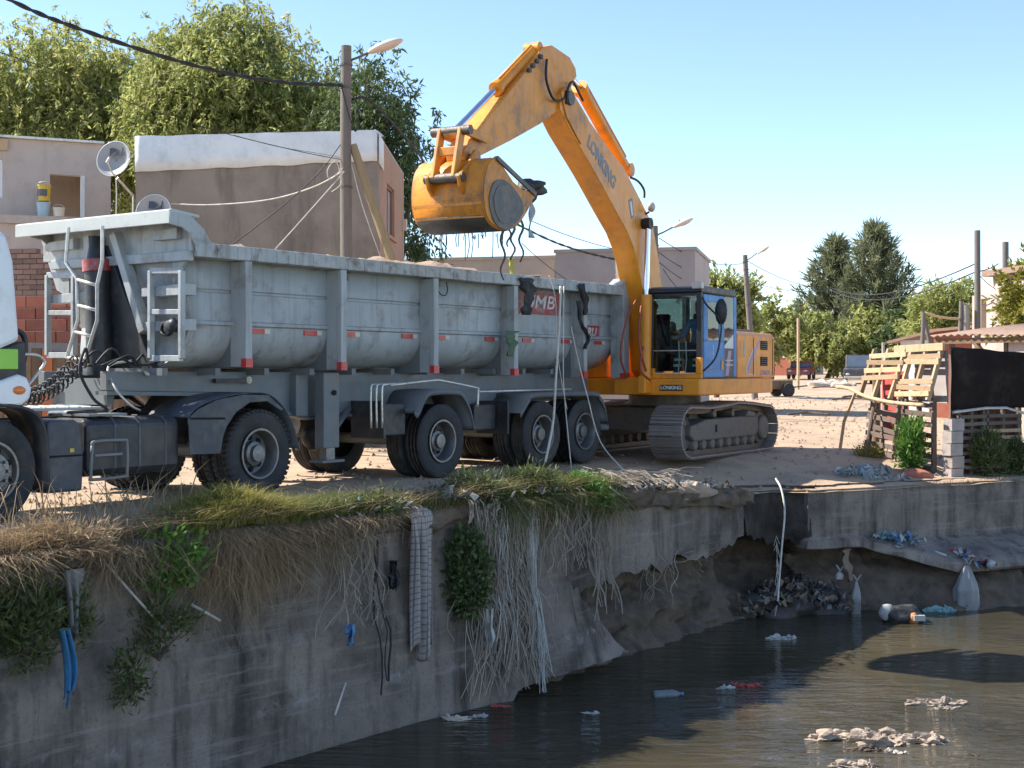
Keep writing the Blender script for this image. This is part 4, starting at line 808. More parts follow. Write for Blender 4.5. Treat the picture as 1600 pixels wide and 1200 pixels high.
MB().grid([[(a-.008,BY-.535,z-.026) for a,z in lowp],[(a-.008,BY+.535,z-.026) for a,z in lowp]]).build('mud_crust', m_mud, bk, smooth=True, solid=.012)
for y in (BY-.26,BY+.23):
    MB().prism([(-5.86,4.16),(-5.98,3.95),(-6.03,3.80),(-6.16,3.92),(-6.2,4.06),(-6.1,4.14),(-5.92,4.28),(-5.78,4.46),(-5.66,4.44),(-5.62,4.30)], y-.025, y+.025).build('bucket_ear', m_bucket, bk, bevel=.01)
for k in range(5):
    y = BY-.48+.24*k; MB().prism([(-4.72,3.86),(-4.62,4.02),(-4.36,4.16),(-4.33,4.14),(-4.56,3.92)], y-.045, y+.045).build('bucket_tooth', m_bplate, bk, bevel=.01)
# slush inside and dripping strands
rows = [[(x,y,3.86+.10*nz(x*2,y*2,1.3,3)+.05*nz(x,y,6,2)) for y in np.linspace(BY-.53,BY+.53,12)] for x in np.linspace(-5.9,-4.72,14)]
sl_ = MB().grid(rows).build('dredged_sludge', m_mud, smooth=True); tag(sl_, 'dark wet sludge carried in the raised excavator bucket', 'sludge', kind='stuff'); sl_.location = E_LOC; sl_.rotation_euler = (0,0,E_RZ)
lump = MB().blob((-4.52,BY-.42,4.06),(.16,.2,.13),5,.5,3); lump.blob((-4.45,BY-.2,4.02),(.12,.2,.1),9,.5,2)
lu = thing('mud_lump', 'clod of dark mud and rags stuck on the bucket teeth', 'mud', E_LOC, E_RZ); lump.build('clod', m_mud, lu, smooth=True)
rag = []
for i in range(14):
    t = i/13; rag.append([(-4.62+.04*math.sin(t*7)+w*.09,BY-.5+.03*math.sin(t*9+w*3),3.92-.55*t) for w in (-.5,-.17,.17,.5)])
MB().grid(rag).build('hanging_rag', TRASH[0], lu, smooth=True, solid=.01)
for j, (x0, y0, z0, ln) in enumerate(((-5.0,BY-.55,3.62,.62),(-5.15,BY-.5,3.52,.5),(-4.9,BY-.3,3.68,.45),(-5.25,BY-.4,3.46,.72))):
    g = [[(x0+.03*math.sin(i*.8+j)+w*.06*(1-.6*i/12),y0+.02*math.cos(i+j),z0-ln*i/12) for w in (-.5,.5)] for i in range(13)]
    tag(MB().grid(g).build('dripping_strand', m_mud, smooth=True, solid=.012), ['long','short','thin','widest'][j]+' muddy strand hanging under the bucket, '+['beside the teeth','behind the teeth','near its middle','lowest of all'][j], 'strand', 'muddy strands under the bucket')
    o = bpy.context.scene.objects[-1] if False else COL.objects[-1]; o.location = E_LOC; o.rotation_euler = (0,0,E_RZ)
drops = MB()
for i in range(26):
    y = random.uniform(BY-.55,BY+.55); x = random.uniform(-5.9,-5.2); l = random.choice((.05,.1,.2,.35)); z = 3.37; 
    drops.tube([(x,y,z),(x+random.uniform(-.03,.03),y,z-l*.5),(x+random.uniform(-.05,.05),y,z-l)],.006,4)
dr = tag(drops.build('drips', m_mud), 'thin wet fibres dripping from the underside of the bucket', 'fibres', kind='stuff'); dr.location = E_LOC; dr.rotation_euler = (0,0,E_RZ)
# ---------------------------------------------------------------- operator, seated in the cab
def person(name, label, J, edges, rad, loc, rz):
    me = bpy.data.meshes.new('body'); me.from_pydata(J, edges, []); o = link(name, me, m_shirt); o.location = loc; o.rotation_euler = (0,0,rz)
    sk = o.modifiers.new('skin','SKIN'); sk.use_smooth_shade = True
    for i, r in enumerate(rad): me.skin_vertices[0].data[i].radius = r if isinstance(r,tuple) else (r,r)
    me.skin_vertices[0].data[0].use_root = True
    sb = o.modifiers.new('sub','SUBSURF'); sb.levels = 2; sb.render_levels = 2
    bpy.context.view_layer.update(); m2 = bpy.data.meshes.new_from_object(o.evaluated_get(bpy.context.evaluated_depsgraph_get()))
    o.modifiers.clear(); o.data = m2; m2.materials.clear()
    for mm in (m_shirt, m_skin, m_trouser): m2.materials.append(mm)
    return tag(o, label, 'person')
J = [(1.15,-.87,1.93),(1.18,-.87,2.12),(1.20,-.87,2.30),(1.20,-.87,2.42),(1.17,-.87,2.50),(1.15,-.87,2.60),(1.14,-.87,2.70),
     (1.19,-1.07,2.36),(.98,-1.14,2.12),(.74,-1.16,2.08),(.66,-1.20,2.09),(1.19,-.67,2.36),(.98,-.60,2.12),(.74,-.56,2.08),(.66,-.53,2.09),
     (1.10,-1.0,1.92),(.66,-1.06,1.94),(.50,-1.06,1.56),(.52,-1.06,1.47),(.36,-1.07,1.46),(1.10,-.76,1.92),(.66,-.72,1.94),(.50,-.70,1.56),(.52,-.70,1.47),(.36,-.69,1.46)]
ED = [(0,1),(1,2),(2,3),(3,4),(4,5),(5,6),(2,7),(7,8),(8,9),(9,10),(2,11),(11,12),(12,13),(13,14),(0,15),(15,16),(16,17),(17,18),(18,19),(0,20),(20,21),(21,22),(22,23),(23,24)]
RA = [(.13,.16),(.12,.15),(.12,.17),.065,.075,.105,.075,.075,.05,.04,.035,.075,.05,.04,.035,.10,.075,.06,.05,.04,.10,.075,.06,.05,.04]
op = person('person', 'seated operator in blue shirt and dark trousers inside the excavator cab', J, ED, RA, E_LOC, E_RZ)
for p in op.data.polygons:
    c = p.center; p.material_index = 1 if (c.z > 2.43 or (c.x < .80 and c.z > 2.0)) else (2 if c.z < 2.0 else 0)
hr = MB().blob((1.18,-.87,2.67),(.115,.105,.10),4,.1,2).build('hair', m_cabblack, op, smooth=True)
MB().blob((1.03,-.87,2.60),(.02,.02,.03),0,0,1).build('nose', m_skin, op, smooth=True)
for y in (-1.06,-.71):
    for x, z in ((.545,1.70),(.52,1.60)): MB().lathe([(.074,-.02),(.074,.02)],14,(x-.02,y,z),'z').build('reflective_band', m_stripe, op, smooth=True)
# ---------------------------------------------------------------- houses
class Wall:                               # vertical wall from p to q (plan points); u runs along, n points out (to the right of p->q)
    def __init__(s, p, q, th=.2):
        s.p = Vector(p[:2]); s.q = Vector(q[:2]); s.d = (s.q-s.p).normalized(); s.L = (s.q-s.p).length; s.n = Vector((s.d.y,-s.d.x)); s.th = th
    def P(s, u, o, z): w_ = s.p+s.d*u+s.n*o; return (w_.x,w_.y,z)
    def box(s, b, u0, u1, z0, z1, o0=None, o1=0.):
        o0 = -s.th if o0 is None else o0
        V = [s.P(u,o,z) for u in (u0,u1) for o in (o0,o1) for z in (z0,z1)]
        return b.add(V, [(0,1,3,2),(4,6,7,5),(0,4,5,1),(2,3,7,6),(0,2,6,4),(1,5,7,3)])
    def build(s, par, m, z0, z1, holes=(), name='wall'):
        b = MB(); us = sorted({0,s.L}|{u for h in holes for u in h[:2]}); 
        for u0, u1 in zip(us, us[1:]):
            hs = sorted((h[2],h[3]) for h in holes if h[0] <= u0+1e-6 and h[1] >= u1-1e-6); z = z0
            for a, c in hs:
                s.box(b,u0,u1,z,a); z = c
            s.box(b,u0,u1,z,z1)
        return b.build(name, m, par)
    def window(s, par, u0, u1, z0, z1, nx=2, nz_=1, mf=None, mg=None, rec=-.08):
        mf = mf or m_white; mg = mg or m_winglass; b = MB(); t = .045
        for a in (u0,u1-t): s.box(b,a,a+t,z0,z1,rec-.05,rec+.03)
        for a in (z0,z1-t): s.box(b,u0+t,u1-t,a,a+t,rec-.05,rec+.03)
        f = b.build('window_frame', mf, par)
        for i in range(nx):
            for j in range(nz_):
                a0 = u0+t+(u1-u0-2*t)*i/nx; a1 = u0+t+(u1-u0-2*t)*(i+1)/nx; c0 = z0+t+(z1-z0-2*t)*j/nz_; c1 = z0+t+(z1-z0-2*t)*(j+1)/nz_
                s.box(MB(),a0+.012,a1-.012,c0+.012,c1-.012,rec-.02,rec-.01).build('pane', mg, f)
                if i: s.box(MB(),a0-.012,a0+.012,c0,c1,rec-.03,rec+.015).build('glazing_bar', mf, f)
                if j: s.box(MB(),a0,a1,c0-.012,c0+.012,rec-.03,rec+.0145).build('glazing_bar', mf, f)
        return f
def box_house(name, label, A, B, depth, z0, z1, m, holes=(), th=.2, roof=None, over=.12, slope=0):
    h = thing(name, label, 'house'); A = Vector(A); B = Vector(B); d = (B-A).normalized(); bk = Vector((-d.y,d.x))*depth
    W = [Wall(A,B,th),Wall(B,B+bk,th),Wall(B+bk,A+bk,th),Wall(A+bk,A,th)]
    W[0].build(h,m,z0,z1,holes)
    for w_ in (W[1],W[3]): w_.box(MB(),th,w_.L-th,z0,z1-.003).build('wall', m, h)
    W[2].build(h,m,z0,z1)
    if roof:
        r = MB(); q = [A-d*over+bk*(-over/depth),B+d*over+bk*(-over/depth),B+bk+d*over+bk*(over/depth),A+bk-d*over+bk*(over/depth)]
        zz = (z1+.003,z1+.003,z1+.003+slope,z1+.003+slope); r.add([(p.x,p.y,z) for p,z in zip(q,zz)]+[(p.x,p.y,z+.1) for p,z in zip(q,zz)],[(3,2,1,0),(4,5,6,7),(0,1,5,4),(1,2,6,5),(2,3,7,6),(3,0,4,7)]); r.build('roof', roof, h)
    return h, W
# brown rendered house with white roof membrane
A = at(212,0,27.3).xy; B = at(590,0,26.6).xy; C = at(631,0,30.8).xy; D = A+(C-B)
h2 = thing('house', 'brown cement house with white painted roof band behind the street lamp', 'house')
wf = Wall(A,B); ws = Wall(B,C); wb = Wall(C,D); wd = Wall(D,A)
wf.build(h2, m_wallgrey, -.1, 5.70)
win = (1.15,2.35,4.35,5.42); us = Wall(B+ws.d*.2,C)
us.build(h2, m_wallbounce, -.1, 5.69, [(win[0],win[1],win[2],win[3])])
wb.build(h2, m_wallgrey, -.1, 5.95); wd.box(MB(),.2,wd.L-.2,-.1,5.9).build('wall', m_wallgrey, h2)
b = MB(); b.add([us.P(0,0,5.69),us.P(us.L,0,5.69),us.P(us.L,0,6.02),us.P(0,0,6.2),us.P(0,-.2,5.69),us.P(us.L,-.2,5.69),us.P(us.L,-.2,6.02),us.P(0,-.2,6.2)],[(0,1,2,3),(7,6,5,4),(3,2,6,7),(0,3,7,4),(1,5,6,2)]); b.build('gable', m_wallbounce, h2)
fw = us.window(h2, *win, 2, 1, mf=mat('window_frame_brown',(.25,.13,.08),.6), mg=mat('pale_pane',(.42,.46,.52),.12))
us.box(MB(),win[0]-.08,win[1]+.08,win[2]-.07,win[2]-.001,-.05,.06).build('sill', m_wallbounce, fw)
# membrane: lumpy white band over the parapet front, wrapping the corner
rows = []
for k in range(45):
    u = wf.L*k/44; jag = .03*nz(u*2,1,1,2)
    rows.append([wf.P(u,.03+.012*nz(u*2,j,3,5),z+(jag if j in (0,) else .02*nz(u,j,2,1))) for j,z in enumerate((5.66-.12*(1-u/wf.L),5.85,6.05,6.22))]+[wf.P(u,.028,6.26+.02*nz(u,9,2)),wf.P(u,-.5,6.24)])
b = MB().grid(rows); rows = []
for k in range(9):
    u = .62*k/8; rows.append([ws.P(u,.03,z) for z in (5.62-.1*u,5.9,6.2-.1*u)]+[ws.P(u,-.06,6.28-.1*u)])
b.grid(rows); b.build('roof_membrane', m_whitewash, h2, auto=40, solid=.02)
MB().add([(*A,6.2),(*B,6.2),(*C,5.98),(*D,5.98)],[(0,1,2,3)]).build('roof', m_greyblock, h2, solid=.1)
ws.box(MB(),ws.L-.32,ws.L-.2,4.7,4.95,.005,.10).build('meter_box', m_lamp, h2); ws.box(MB(),ws.L-.27,ws.L-.25,0,4.7,.01,.03).build('conduit', m_offwhite, h2)
# pink house with open window and a terrace
A1 = at(-60,0,28.2).xy; B1 = at(173,0,29.4).xy; h1 = thing('house', 'pale pink two storey house at left with dark open window', 'house'); w1 = Wall(A1,B1)
def ux(w_, px): 
    k = (px-800)/2100; return (k*w_.p.y-w_.p.x)/(w_.d.x-k*w_.d.y)
u0, u1 = ux(w1,78), ux(w1,130); z_ = lambda py, Y: 1.5+(580-py)*Y/2100
w1.build(h1, m_wallpink, -.1, 6.45, [(u0,u1,z_(338,29),z_(273,29)),(ux(w1,-20),ux(w1,4),z_(310,28.6),z_(250,28.6))])
w1.window(h1, ux(w1,-20), ux(w1,4), z_(310,28.6), z_(250,28.6), 2, 1)
dk = w1.d; bk1 = Vector((-dk.y,dk.x)); w1r = Wall(B1,B1+bk1*4); w1r.box(MB(),.2,4,-.1,6.445).build('wall', m_wallpink, h1)
Wall(B1+bk1*4,A1+bk1*4).build(h1, m_wallpink, -.1, 6.44); w1.box(MB(),u0-.5,u1+.5,3.8,6.2,-2.2,-2.1).build('room_wall', m_wallgrey, h1)
w1.box(MB(),u1-.04,u1+.03,z_(338,29),z_(273,29),-.2,.015).build('window_reveal', m_whitewash, h1)
w1.box(MB(),-.1,w1.L-.15,6.452,6.50,-4,.12).build('roof_sheet', m_galv, h1); w1.box(MB(),0,.9,6.18,6.42,.0,.10).build('roof_beam', m_pallet, h1)
w1.box(MB(),0,w1.L-1.0,4.55,4.72,.003,1.0).build('terrace_slab', m_wallpink, h1); w1.box(MB(),0,w1.L-1.05,-.1,4.547,.003,.9).build('wall', m_wallpink, h1)
def pail(px, py, Y, r, h, m, label, lid=None, name='paint_bucket'):
    t = thing(name, label, 'bucket', at(px,py,Y)); MB().lathe([(0,0),(r*.86,0),(r,h),(r*1.05,h),(r*1.05,h-.03),(r*.97,h-.03)],20,ax='z').build('pail', m, t, auto=40)
    if lid: MB().lathe([(0,h+.02),(r*1.02,h+.015),(r*1.06,h),(r*1.06,h-.02)],20,ax='z').build('lid', lid, t, auto=40)
    MB().tube([(r*math.cos(a),-.02,h+r*.9*math.sin(a)*.6) for a in np.linspace(0,PI,9)],.008,5).build('handle', m_galv, t); return t
m_yel = mat('yellow_pail',(.62,.42,.03),.4,var=.08,dirt=(.2,.15,.05),da=.5,ds=12); m_bpail = mat('pale_blue_pail',(.35,.47,.55),.4,var=.1)
TZ = 4.725
for px, m, h_, r, lab, z0 in ((68,m_bpail,.30,.14,'pale blue paint bucket under the yellow one on the pink house ledge',TZ),(69,m_yel,.34,.135,'yellow paint bucket stacked on a blue one on the pink house ledge',TZ+.325),(92,m_offwhite,.19,.12,'small off-white bucket with raised handle on the pink house ledge',TZ)):
    Y = 28.1; t = pail(px,0,Y,r,h_,m,lab); t.location.z = z0
    if m is m_yel: MB().lathe([(.139,.10),(.142,.24)],20,ax='z',arc=(PI*1.2,PI*1.75)).build('paper_label', m_cardark, t)
# satellite dishes
def dish(px, py, Y, r, label, yaw, arm_to):
    c = at(px,py,Y); t = thing('satellite_dish', label, 'dish', c); t.rotation_euler = (0,0,yaw); tilt = Matrix.Rotation(R(-12),4,'X')
    pr = [(r*k/8,.16*r*2*((k/8)**2)-.16*r*2) for k in range(9)]
    o = MB().lathe([(a,-h-.32*r) for a,h in pr],36,ax='y').build('reflector', m_dish, t, smooth=True, solid=.012); o.matrix_local = tilt
    rim = MB().tube([(r*math.cos(a),-.32*r,r*math.sin(a)) for a in np.linspace(0,2*PI,37)],.008,5).build('rim', m_white, t, smooth=True); rim.matrix_local = tilt
    s = r/.35*1.0; dp = lambda x: -.32*r-.03
    s *= 1.35
    D1 = [(-.085,.16),(-.085,.05),(-.02,.05),(.02,.075),(.04,.105),(.015,.135),(-.03,.16)]; D2 = [(-.01,.045),(.12,.045),(.12,.15),(.105,.165),(.11,.13),(.095,.09),(.06,.06)]
    for P_ in (D1,D2):
        q = MB().prism([(a*s,b_*s) for a,b_ in P_], -.075*s-.03, -.07*s-.03).build('emblem', m_cardark, t); q.matrix_local = Matrix.Translation((0,.035*s,0)) @ tilt
    tx = text_mesh('lettering', 'DIRECTV', .045*s, m_cardark, t, tilt @ frame((.01*s,-.062*s,.022*s),(1,0,0),(0,0,1)), .01, .001, 1.1)
    MB().tube([(.02*s,-.03,-r*.98),(.05*s,-.22*s,-r*.72),(.06*s,-.33*s,-r*.35)],.014,7).build('feed_arm', m_galv, t)
    MB().tube([(.06*s,-.36*s,-r*.34),(.065*s,-.30*s,-.01)],[.03,.022],8).build('feed_horn', m_offwhite, t)
    iv = Matrix.Rotation(-yaw,4,'Z'); k = iv @ (Vector(arm_to)-c); MB().tube([(0,.02,-r*.95),k],.025,8).build('mount_arm', m_galv, t); MB().tube([k,k-Vector((0,0,.55))],.02,8).build('mast', m_galv, t)
    MB().tube([(-.02,.02,-r),(-.01,.02,-r-.3),(-.02,.02,-r-.75)],.012,6).build('feed_cable', m_offwhite, t); return t
dish(182,251,26.3,.355,'large grey satellite dish with black emblem, left of the brown house',R(-14),at(208,306,26.7))
dish(243,334,26.0,.35,'lower satellite dish half hidden behind the trailer canopy',R(-8),at(225,365,26.6))
# loose bricks wall and board fence behind the lorry cab
wbk = thing('brick_wall', 'broken red brick wall with ragged top behind the lorry cab', 'wall'); wv = Wall(at(-70,0,25.2).xy, at(150,0,24.6).xy, .16)
wv.box(MB(),0,wv.L,-.1,2.02,-.15,-.02).build('mortar', m_mortar, wbk)
def bricks(w_, par, z0, rows, bl, bh, m, gap=.014, top=None, th=.15, jit=.008, uu=None):
    me = {}
    for r in range(rows):
        z = z0+r*(bh+gap); u = -(r%2)*bl/2
        while u < w_.L:
            a = max(u,0); c = min(u+bl,w_.L); L_ = round(c-a,2)
            if L_ > .05 and (top is None or z+bh < top((a+c)/2)) and (uu is None or uu[0] <= (a+c)/2 <= uu[1]):
                if L_ not in me: me[L_] = MB().bx(0,L_,0,th,0,bh).mesh('brick')
                o = link('brick', me[L_], m, par); j = random.uniform(-jit,jit); p = w_.P(a,.0+j,z); o.location = p; o.rotation_euler = (random.uniform(-.01,.01),0,math.atan2(w_.d.y,w_.d.x)+random.uniform(-.012,.012))
                if not o.modifiers: 
                    pass
            u += bl+gap
    return me
bricks(wv, wbk, 2.03, 4, .40, .20, m_brick, .018)
bricks(wv, wbk, 2.91, 10, .27, .085, m_oldbrick, .012, top=lambda u: 3.82-.75*max(0,u-1.72)+.05*math.sin(u*9))
fnb = thing('board_fence', 'brown upright board fence below the broken brick wall', 'fence'); wv2 = Wall(at(-60,0,24.0).xy, at(330,0,23.4).xy,.03); u = 0; k = 0
while u < wv2.L:
    bw = random.uniform(.14,.24); m = m_orangeboard if 1.38 < u < 1.62 else m_board
    wv2.box(MB(),u+.006,u+bw-.006,-.05,1.95+random.uniform(-.12,.12),-.03+random.uniform(-.01,.01),random.uniform(0,.015)).build('board', m, fnb); u += bw
for z in (.5,1.5): wv2.box(MB(),0,wv2.L,z,z+.09,-.10,-.05).build('rail', m_board, fnb)
# grey block house and beige house behind the trailer, blue shed
ga = at(868,0,42).xy; gb = at(1086,0,41).xy; gh, gw = box_house('house', 'plain mauve-grey box house right behind the excavator boom', ga, gb, 5, 0, z_(393,41.5), m_greyblock, roof=m_greyblock, over=.05)
za = at(672,0,44.5).xy; zb = at(866,0,43.5).xy; wz = Wall(za,zb); bh_, bw_ = box_house('house', 'low beige house beyond the trailer load, under the raised bucket', za, zb, 5, 0, z_(406,44), m_beige, [(ux(wz,822),ux(wz,846),z_(452,44),z_(430,44))], roof=m_beige, over=.06)
bw_[0].window(bh_, ux(wz,822), ux(wz,846), z_(452,44), z_(430,44), 1, 1)
ca = at(640,0,47).xy; cb = at(668,0,46.5).xy; sh = thing('water_tank', 'blue-grey water tank peeking out beside the brown house', 'tank', (at(652,0,46).x,46,0)); MB().lathe([(0,0),(.45,0),(.45,4.6),(.42,4.62),(.42,4.9),(.45,4.92),(.45,5.6),(.36,5.75),(.12,5.9),(0,5.9)],28,ax='z').build('tank', mat('tank_bluegrey',(.20,.27,.34),.5), sh, auto=40)
# far pale house and its brick yard wall
fa = at(1190,0,128).xy; fb = at(1262,0,126).xy; wf2 = Wall(fa,fb); fh, fw_ = box_house('house', 'far pale house with four-pane window behind the excavator counterweight', fa, fb, 6, .5, z_(520,127), m_greyblock, [(ux(wf2,1212),ux(wf2,1229),z_(556,127),z_(533,127))], roof=m_greyblock)
fw_[0].window(fh, ux(wf2,1212), ux(wf2,1229), z_(556,127), z_(533,127), 2, 2)
yw = thing('yard_wall', 'far red-brown yard wall in front of the pale house', 'wall'); w3 = Wall(at(1186,0,122).xy, at(1252,0,120).xy); w3.build(yw, m_brick, .5, z_(559,121), name='wall_face'); w3.box(MB(),0,w3.L,z_(559,121)+.002,z_(559,121)+.14,-.25,.05).build('coping', m_whitewash, yw)
# right-hand houses and sheds
ra = at(1519,0,36).xy; rb = at(1572,0,35).xy; wr_ = Wall(ra,rb); rh = thing('house', 'narrow pink plastered house with tall dark doorway behind the bare pole', 'house')
wr_.build(rh, m_wallpink, 0, z_(462,36), [(ux(wr_,1533),ux(wr_,1551),z_(520,36),z_(468,36))]); wr_.box(MB(),ux(wr_,1530),ux(wr_,1554),z_(520,36),z_(466,36),-.8,-.7).build('inner_wall', m_board, rh)
w4 = Wall(at(1556,0,35.6).xy, at(1640,0,33).xy); w4.build(rh, m_wallpink, 0, z_(431,35.5)); w4.box(MB(),-.4,3.5,z_(431,35.5)+.003,z_(431,35.5)+.16,-3,.2).build('roof', m_roofsheet, rh); Wall(at(1556,0,35.6).xy+Vector((.5,3)), at(1556,0,35.6).xy).build(rh, m_wallpink, 0, z_(431,35.5)-.002)
for k in range(4): wr_.box(MB(),ux(wr_,1533),ux(wr_,1551),z_(478+9*k,36),z_(475+9*k,36),-.42,-.40).build('rafter', m_pallet, rh)
shd = thing('shed', 'low open shed with brown corrugated roof behind the black fence sheet', 'shed'); sa = at(1466,0,30).xy; sb = at(1640,0,27.5).xy; wsd = Wall(sa,sb); rows = []
for k in range(61):
    u = wsd.L*k/60; zt = 2.27+.02*math.sin(u*2)+.02*math.cos(k*PI*.5)*1.2; rows.append([wsd.P(u,.25,zt),wsd.P(u,-1.2,zt+.16),wsd.P(u,-2.6,zt+.30)])
MB().grid(rows).build('roof_sheet', m_roofsheet, shd, smooth=True, solid=.012); wsd.box(MB(),.02,wsd.L,2.10,2.22,.10,.16).build('fascia', m_board, shd)
for u in (.3,wsd.L-1.15): wsd.box(MB(),u,u+.09,0,2.2,-.1,-.01).build('post', m_palletgrey, shd)
wsd.box(MB(),wsd.L-1.0,wsd.L,0,2.22,-.2,.02).build('wall', m_beige, shd); MB().bar(wsd.P(1.02,.1,2.2),wsd.P(1.95,.2,1.35),.10,.07).build('prop', m_board, shd)
wsd.box(MB(),.35,wsd.L-1.1,0,1.62,-1.6,-1.5).build('wall', m_whitewash, shd); wsd.box(MB(),.4,2.3,1.30,1.72,-.9,-.82).build('white_panel', mat('cream_panel',(.55,.47,.42),.8), shd)
sh2 = thing('shed', 'dark tin roofed brick shack beyond the pallet fence', 'shed'); wk = Wall(at(1408,0,40).xy, at(1560,0,38).xy); wk.build(sh2, m_brick, 0, z_(545,39)); 
MB().add([wk.P(-.3,.3,z_(535,40)),wk.P(1.2,.3,z_(516,39)),wk.P(wk.L,.3,z_(507,38)),wk.P(wk.L,-3,z_(500,38)),wk.P(1.2,-3,z_(510,39)),wk.P(-.3,-3,z_(528,40))],[(0,1,4,5),(1,2,3,4)]).build('roof', m_roofsheet, sh2, solid=.08); wk.box(MB(),0,.9,0,z_(532,40),.003,.05).build('white_gable', m_whitewash, sh2); wk.box(MB(),.9,wk.L,z_(545,39)+.002,z_(513,39),-.15,.0).build('upper_wall', m_brick, sh2)
def post(px, py0, py1, Y, r, label, m=m_wood, name='post', px2=None, r2=None):
    p = at(px,py0,Y); q = at(px2 or px,py1 or 0,Y); q.z = gz(q.x,Y)-.1 if py1 is None else q.z
    t = thing(name, label, name.split('_')[-1], (q.x,q.y,q.z)); MB().tube([(0,0,0),(p-q)*.5+Vector((.01,.01,0)),p-q],[r2 or r*1.15,r*1.05,r],10).build('shaft', m, t, auto=40); return t, p, q
post(1443,488,560,33,.05,'leaning timber upright with wire top in front of the shack',name='timber_post',px2=1440)
post(1441,486,545,33.2,.045,'crossed timber leg leaning right beside the upright of the shack',name='timber_post',px2=1455)
post(1502,470,520,34,.05,'thin bare post left of the grey concrete stub',name='timber_post',px2=1500)
t,p,q = post(1509,476,520,34,.09,'square grey concrete stub column above the shed roof',m=m_block,name='concrete_column')
tag(MB().tube(bez(at(1446,489,33),at(1500,498,34),.04),.03,6).build('yellow_pole', m_pallet, smooth=True), 'pale yellow rail strung between the timber post and concrete stub', 'rail')
# ---------------------------------------------------------------- street lamp pole, brace and cables
def lamp_pole(px, top, Y, r, arm, label, lean=0, rz=0, sc=1):
    base = at(px,0,Y); base.z = gz(base.x,Y)-.1; H = z_(top,Y)-base.z; t = thing('street_lamp', label, 'street lamp', base); t.rotation_euler = (0,lean,0)
    MB().tube([(0,0,0),(.01,0,H*.4),(-.012,0,H*.75),(0,0,H)],[r*1.35,r*1.2,r*1.08,r],14).build('pole', m_wood, t, auto=50)
    ax, az = arm; d = Vector((math.cos(rz),math.sin(rz),0))
    MB().tube([Vector((0,0,H-.28*sc)),d*ax*.45+Vector((0,0,H-.28*sc+az*.4)),d*ax+Vector((0,0,H-.28*sc+az))],.022*sc,8).build('arm', m_track, t, smooth=True)
    b = MB().blob((0,0,0),(.34*sc,.15*sc,.10*sc),0,0,3,.55); o = b.build('lamp_head', m_lamp, t, smooth=True); tl = -math.atan2(az*.5,ax*.55)
    o.location = d*(ax+.28*sc)+Vector((0,0,H-.28*sc+az+.10*sc)); o.rotation_euler = (0,tl,rz)
    g = MB().blob((.06*sc,0,-.022*sc),(.21*sc,.115*sc,.055*sc),0,0,2).build('lens', m_lens, o, smooth=True)
    MB().blob((-.06*sc,0,.105*sc),(.03*sc,.03*sc,.03*sc),0,0,1).build('photocell', m_cardark, o, smooth=True)
    for z in (H*.955,H*.90,H*.66): MB().lathe([(r*1.12,z-.02),(r*1.22,z-.02),(r*1.22,z+.02),(r*1.12,z+.02)],14,ax='z').build('clamp', m_track, t)
    return t, base, H
sl1, sb1, H1 = lamp_pole(541,72,24,.095,(.42,.17),'tall wooden street lamp pole in front of the brown house')
bp_ = thing('brace_pole', 'slanted wooden brace leaning against the street lamp pole', 'pole', (-1.05,24.05,0)); MB().tube([(0,0,-.1),(-.9,0,2.9),(-1.80,-.0,5.55)],[.10,.09,.075],12).build('shaft', mat('pale_brace_wood',(.30,.23,.13),.85,bump=.3,stretch=(5,5,.6)), bp_, auto=50)
def cable(label, pts, r, m=m_cable, cat='cable', n=7, name='cable'):
    return tag(MB().tube(smooth_path(pts,n),r,6).build(name, m, smooth=True), label, cat)
def twisted(label, pts, r, m=m_cable):
    P_ = smooth_path(pts,26); c = thing('twisted_cable', label, 'cable')
    for s in (0,PI):
        MB().tube([p+Vector((0,r*.8*math.cos(i*.55+s),r*.8*math.sin(i*.55+s))) for i,p in enumerate(P_)],r,5).build('strand', m, c, smooth=True)
twisted('thick twisted black cable sagging to the lamp pole from top left', [at(-260,-150,18.5),at(0,-8,19.5),at(130,47,20.4),at(300,101,21.7),at(430,127,22.9),at(535,133,23.9)], .022)
cable('thin black wire crossing the treetops at left', [at(-60,55,22),at(0,82,22),at(110,118,22.5),at(215,165,23),at(340,205,23.4),at(470,237,23.8),at(538,250,23.95)], .007)
twisted('black cable running right from the lamp pole behind the raised bucket', [at(546,158,24.05),at(566,152,24.2),at(590,168,24.6),at(640,222,26),at(700,290,29),at(835,364,33),at(900,390,35.5),at(960,405,37),at(1026,418,38)], .018)
cable('black drooping jumper loop on the lamp pole', [at(532,128,23.85),at(545,180,23.86),at(556,205,23.88),at(560,170,23.88),at(552,150,23.88)], .014)
for i,(lab,pts,r) in enumerate((('long pale wire from lower dish up to the lamp pole',[at(262,318,26),at(330,320,25.6),at(420,312,25),at(490,292,24.4),at(535,268,23.9)],.012),
    ('dark guy wire from lamp pole to the trailer edge, steepest',[at(532,226,23.9),at(500,268,23.8),at(450,315,23.6),at(395,358,23.4),at(350,392,23.2)],.010),
    ('pale guy wire nearest the pole, running to the trailer rail',[at(538,268,23.9),at(510,300,23.8),at(470,345,23.6),at(425,395,23.3)],.010),
    ('short pale wire twist hanging on the lamp pole',[at(536,262,23.88),at(516,280,23.86),at(512,265,23.86),at(525,252,23.86),at(533,285,23.87),at(518,300,23.86)],.008),
    ('thin grey wire across the white roof band',[at(366,211,26.2),at(430,228,25.5),at(500,240,24.6),at(538,247,24.0)],.007),
    ('pale stay wire along the slanted brace',[at(548,250,24.1),at(566,320,24.1),at(594,400,24.1)],.008))):
    cable(lab, pts, r, m_rope if i in (0,2,3,5) else m_cable)
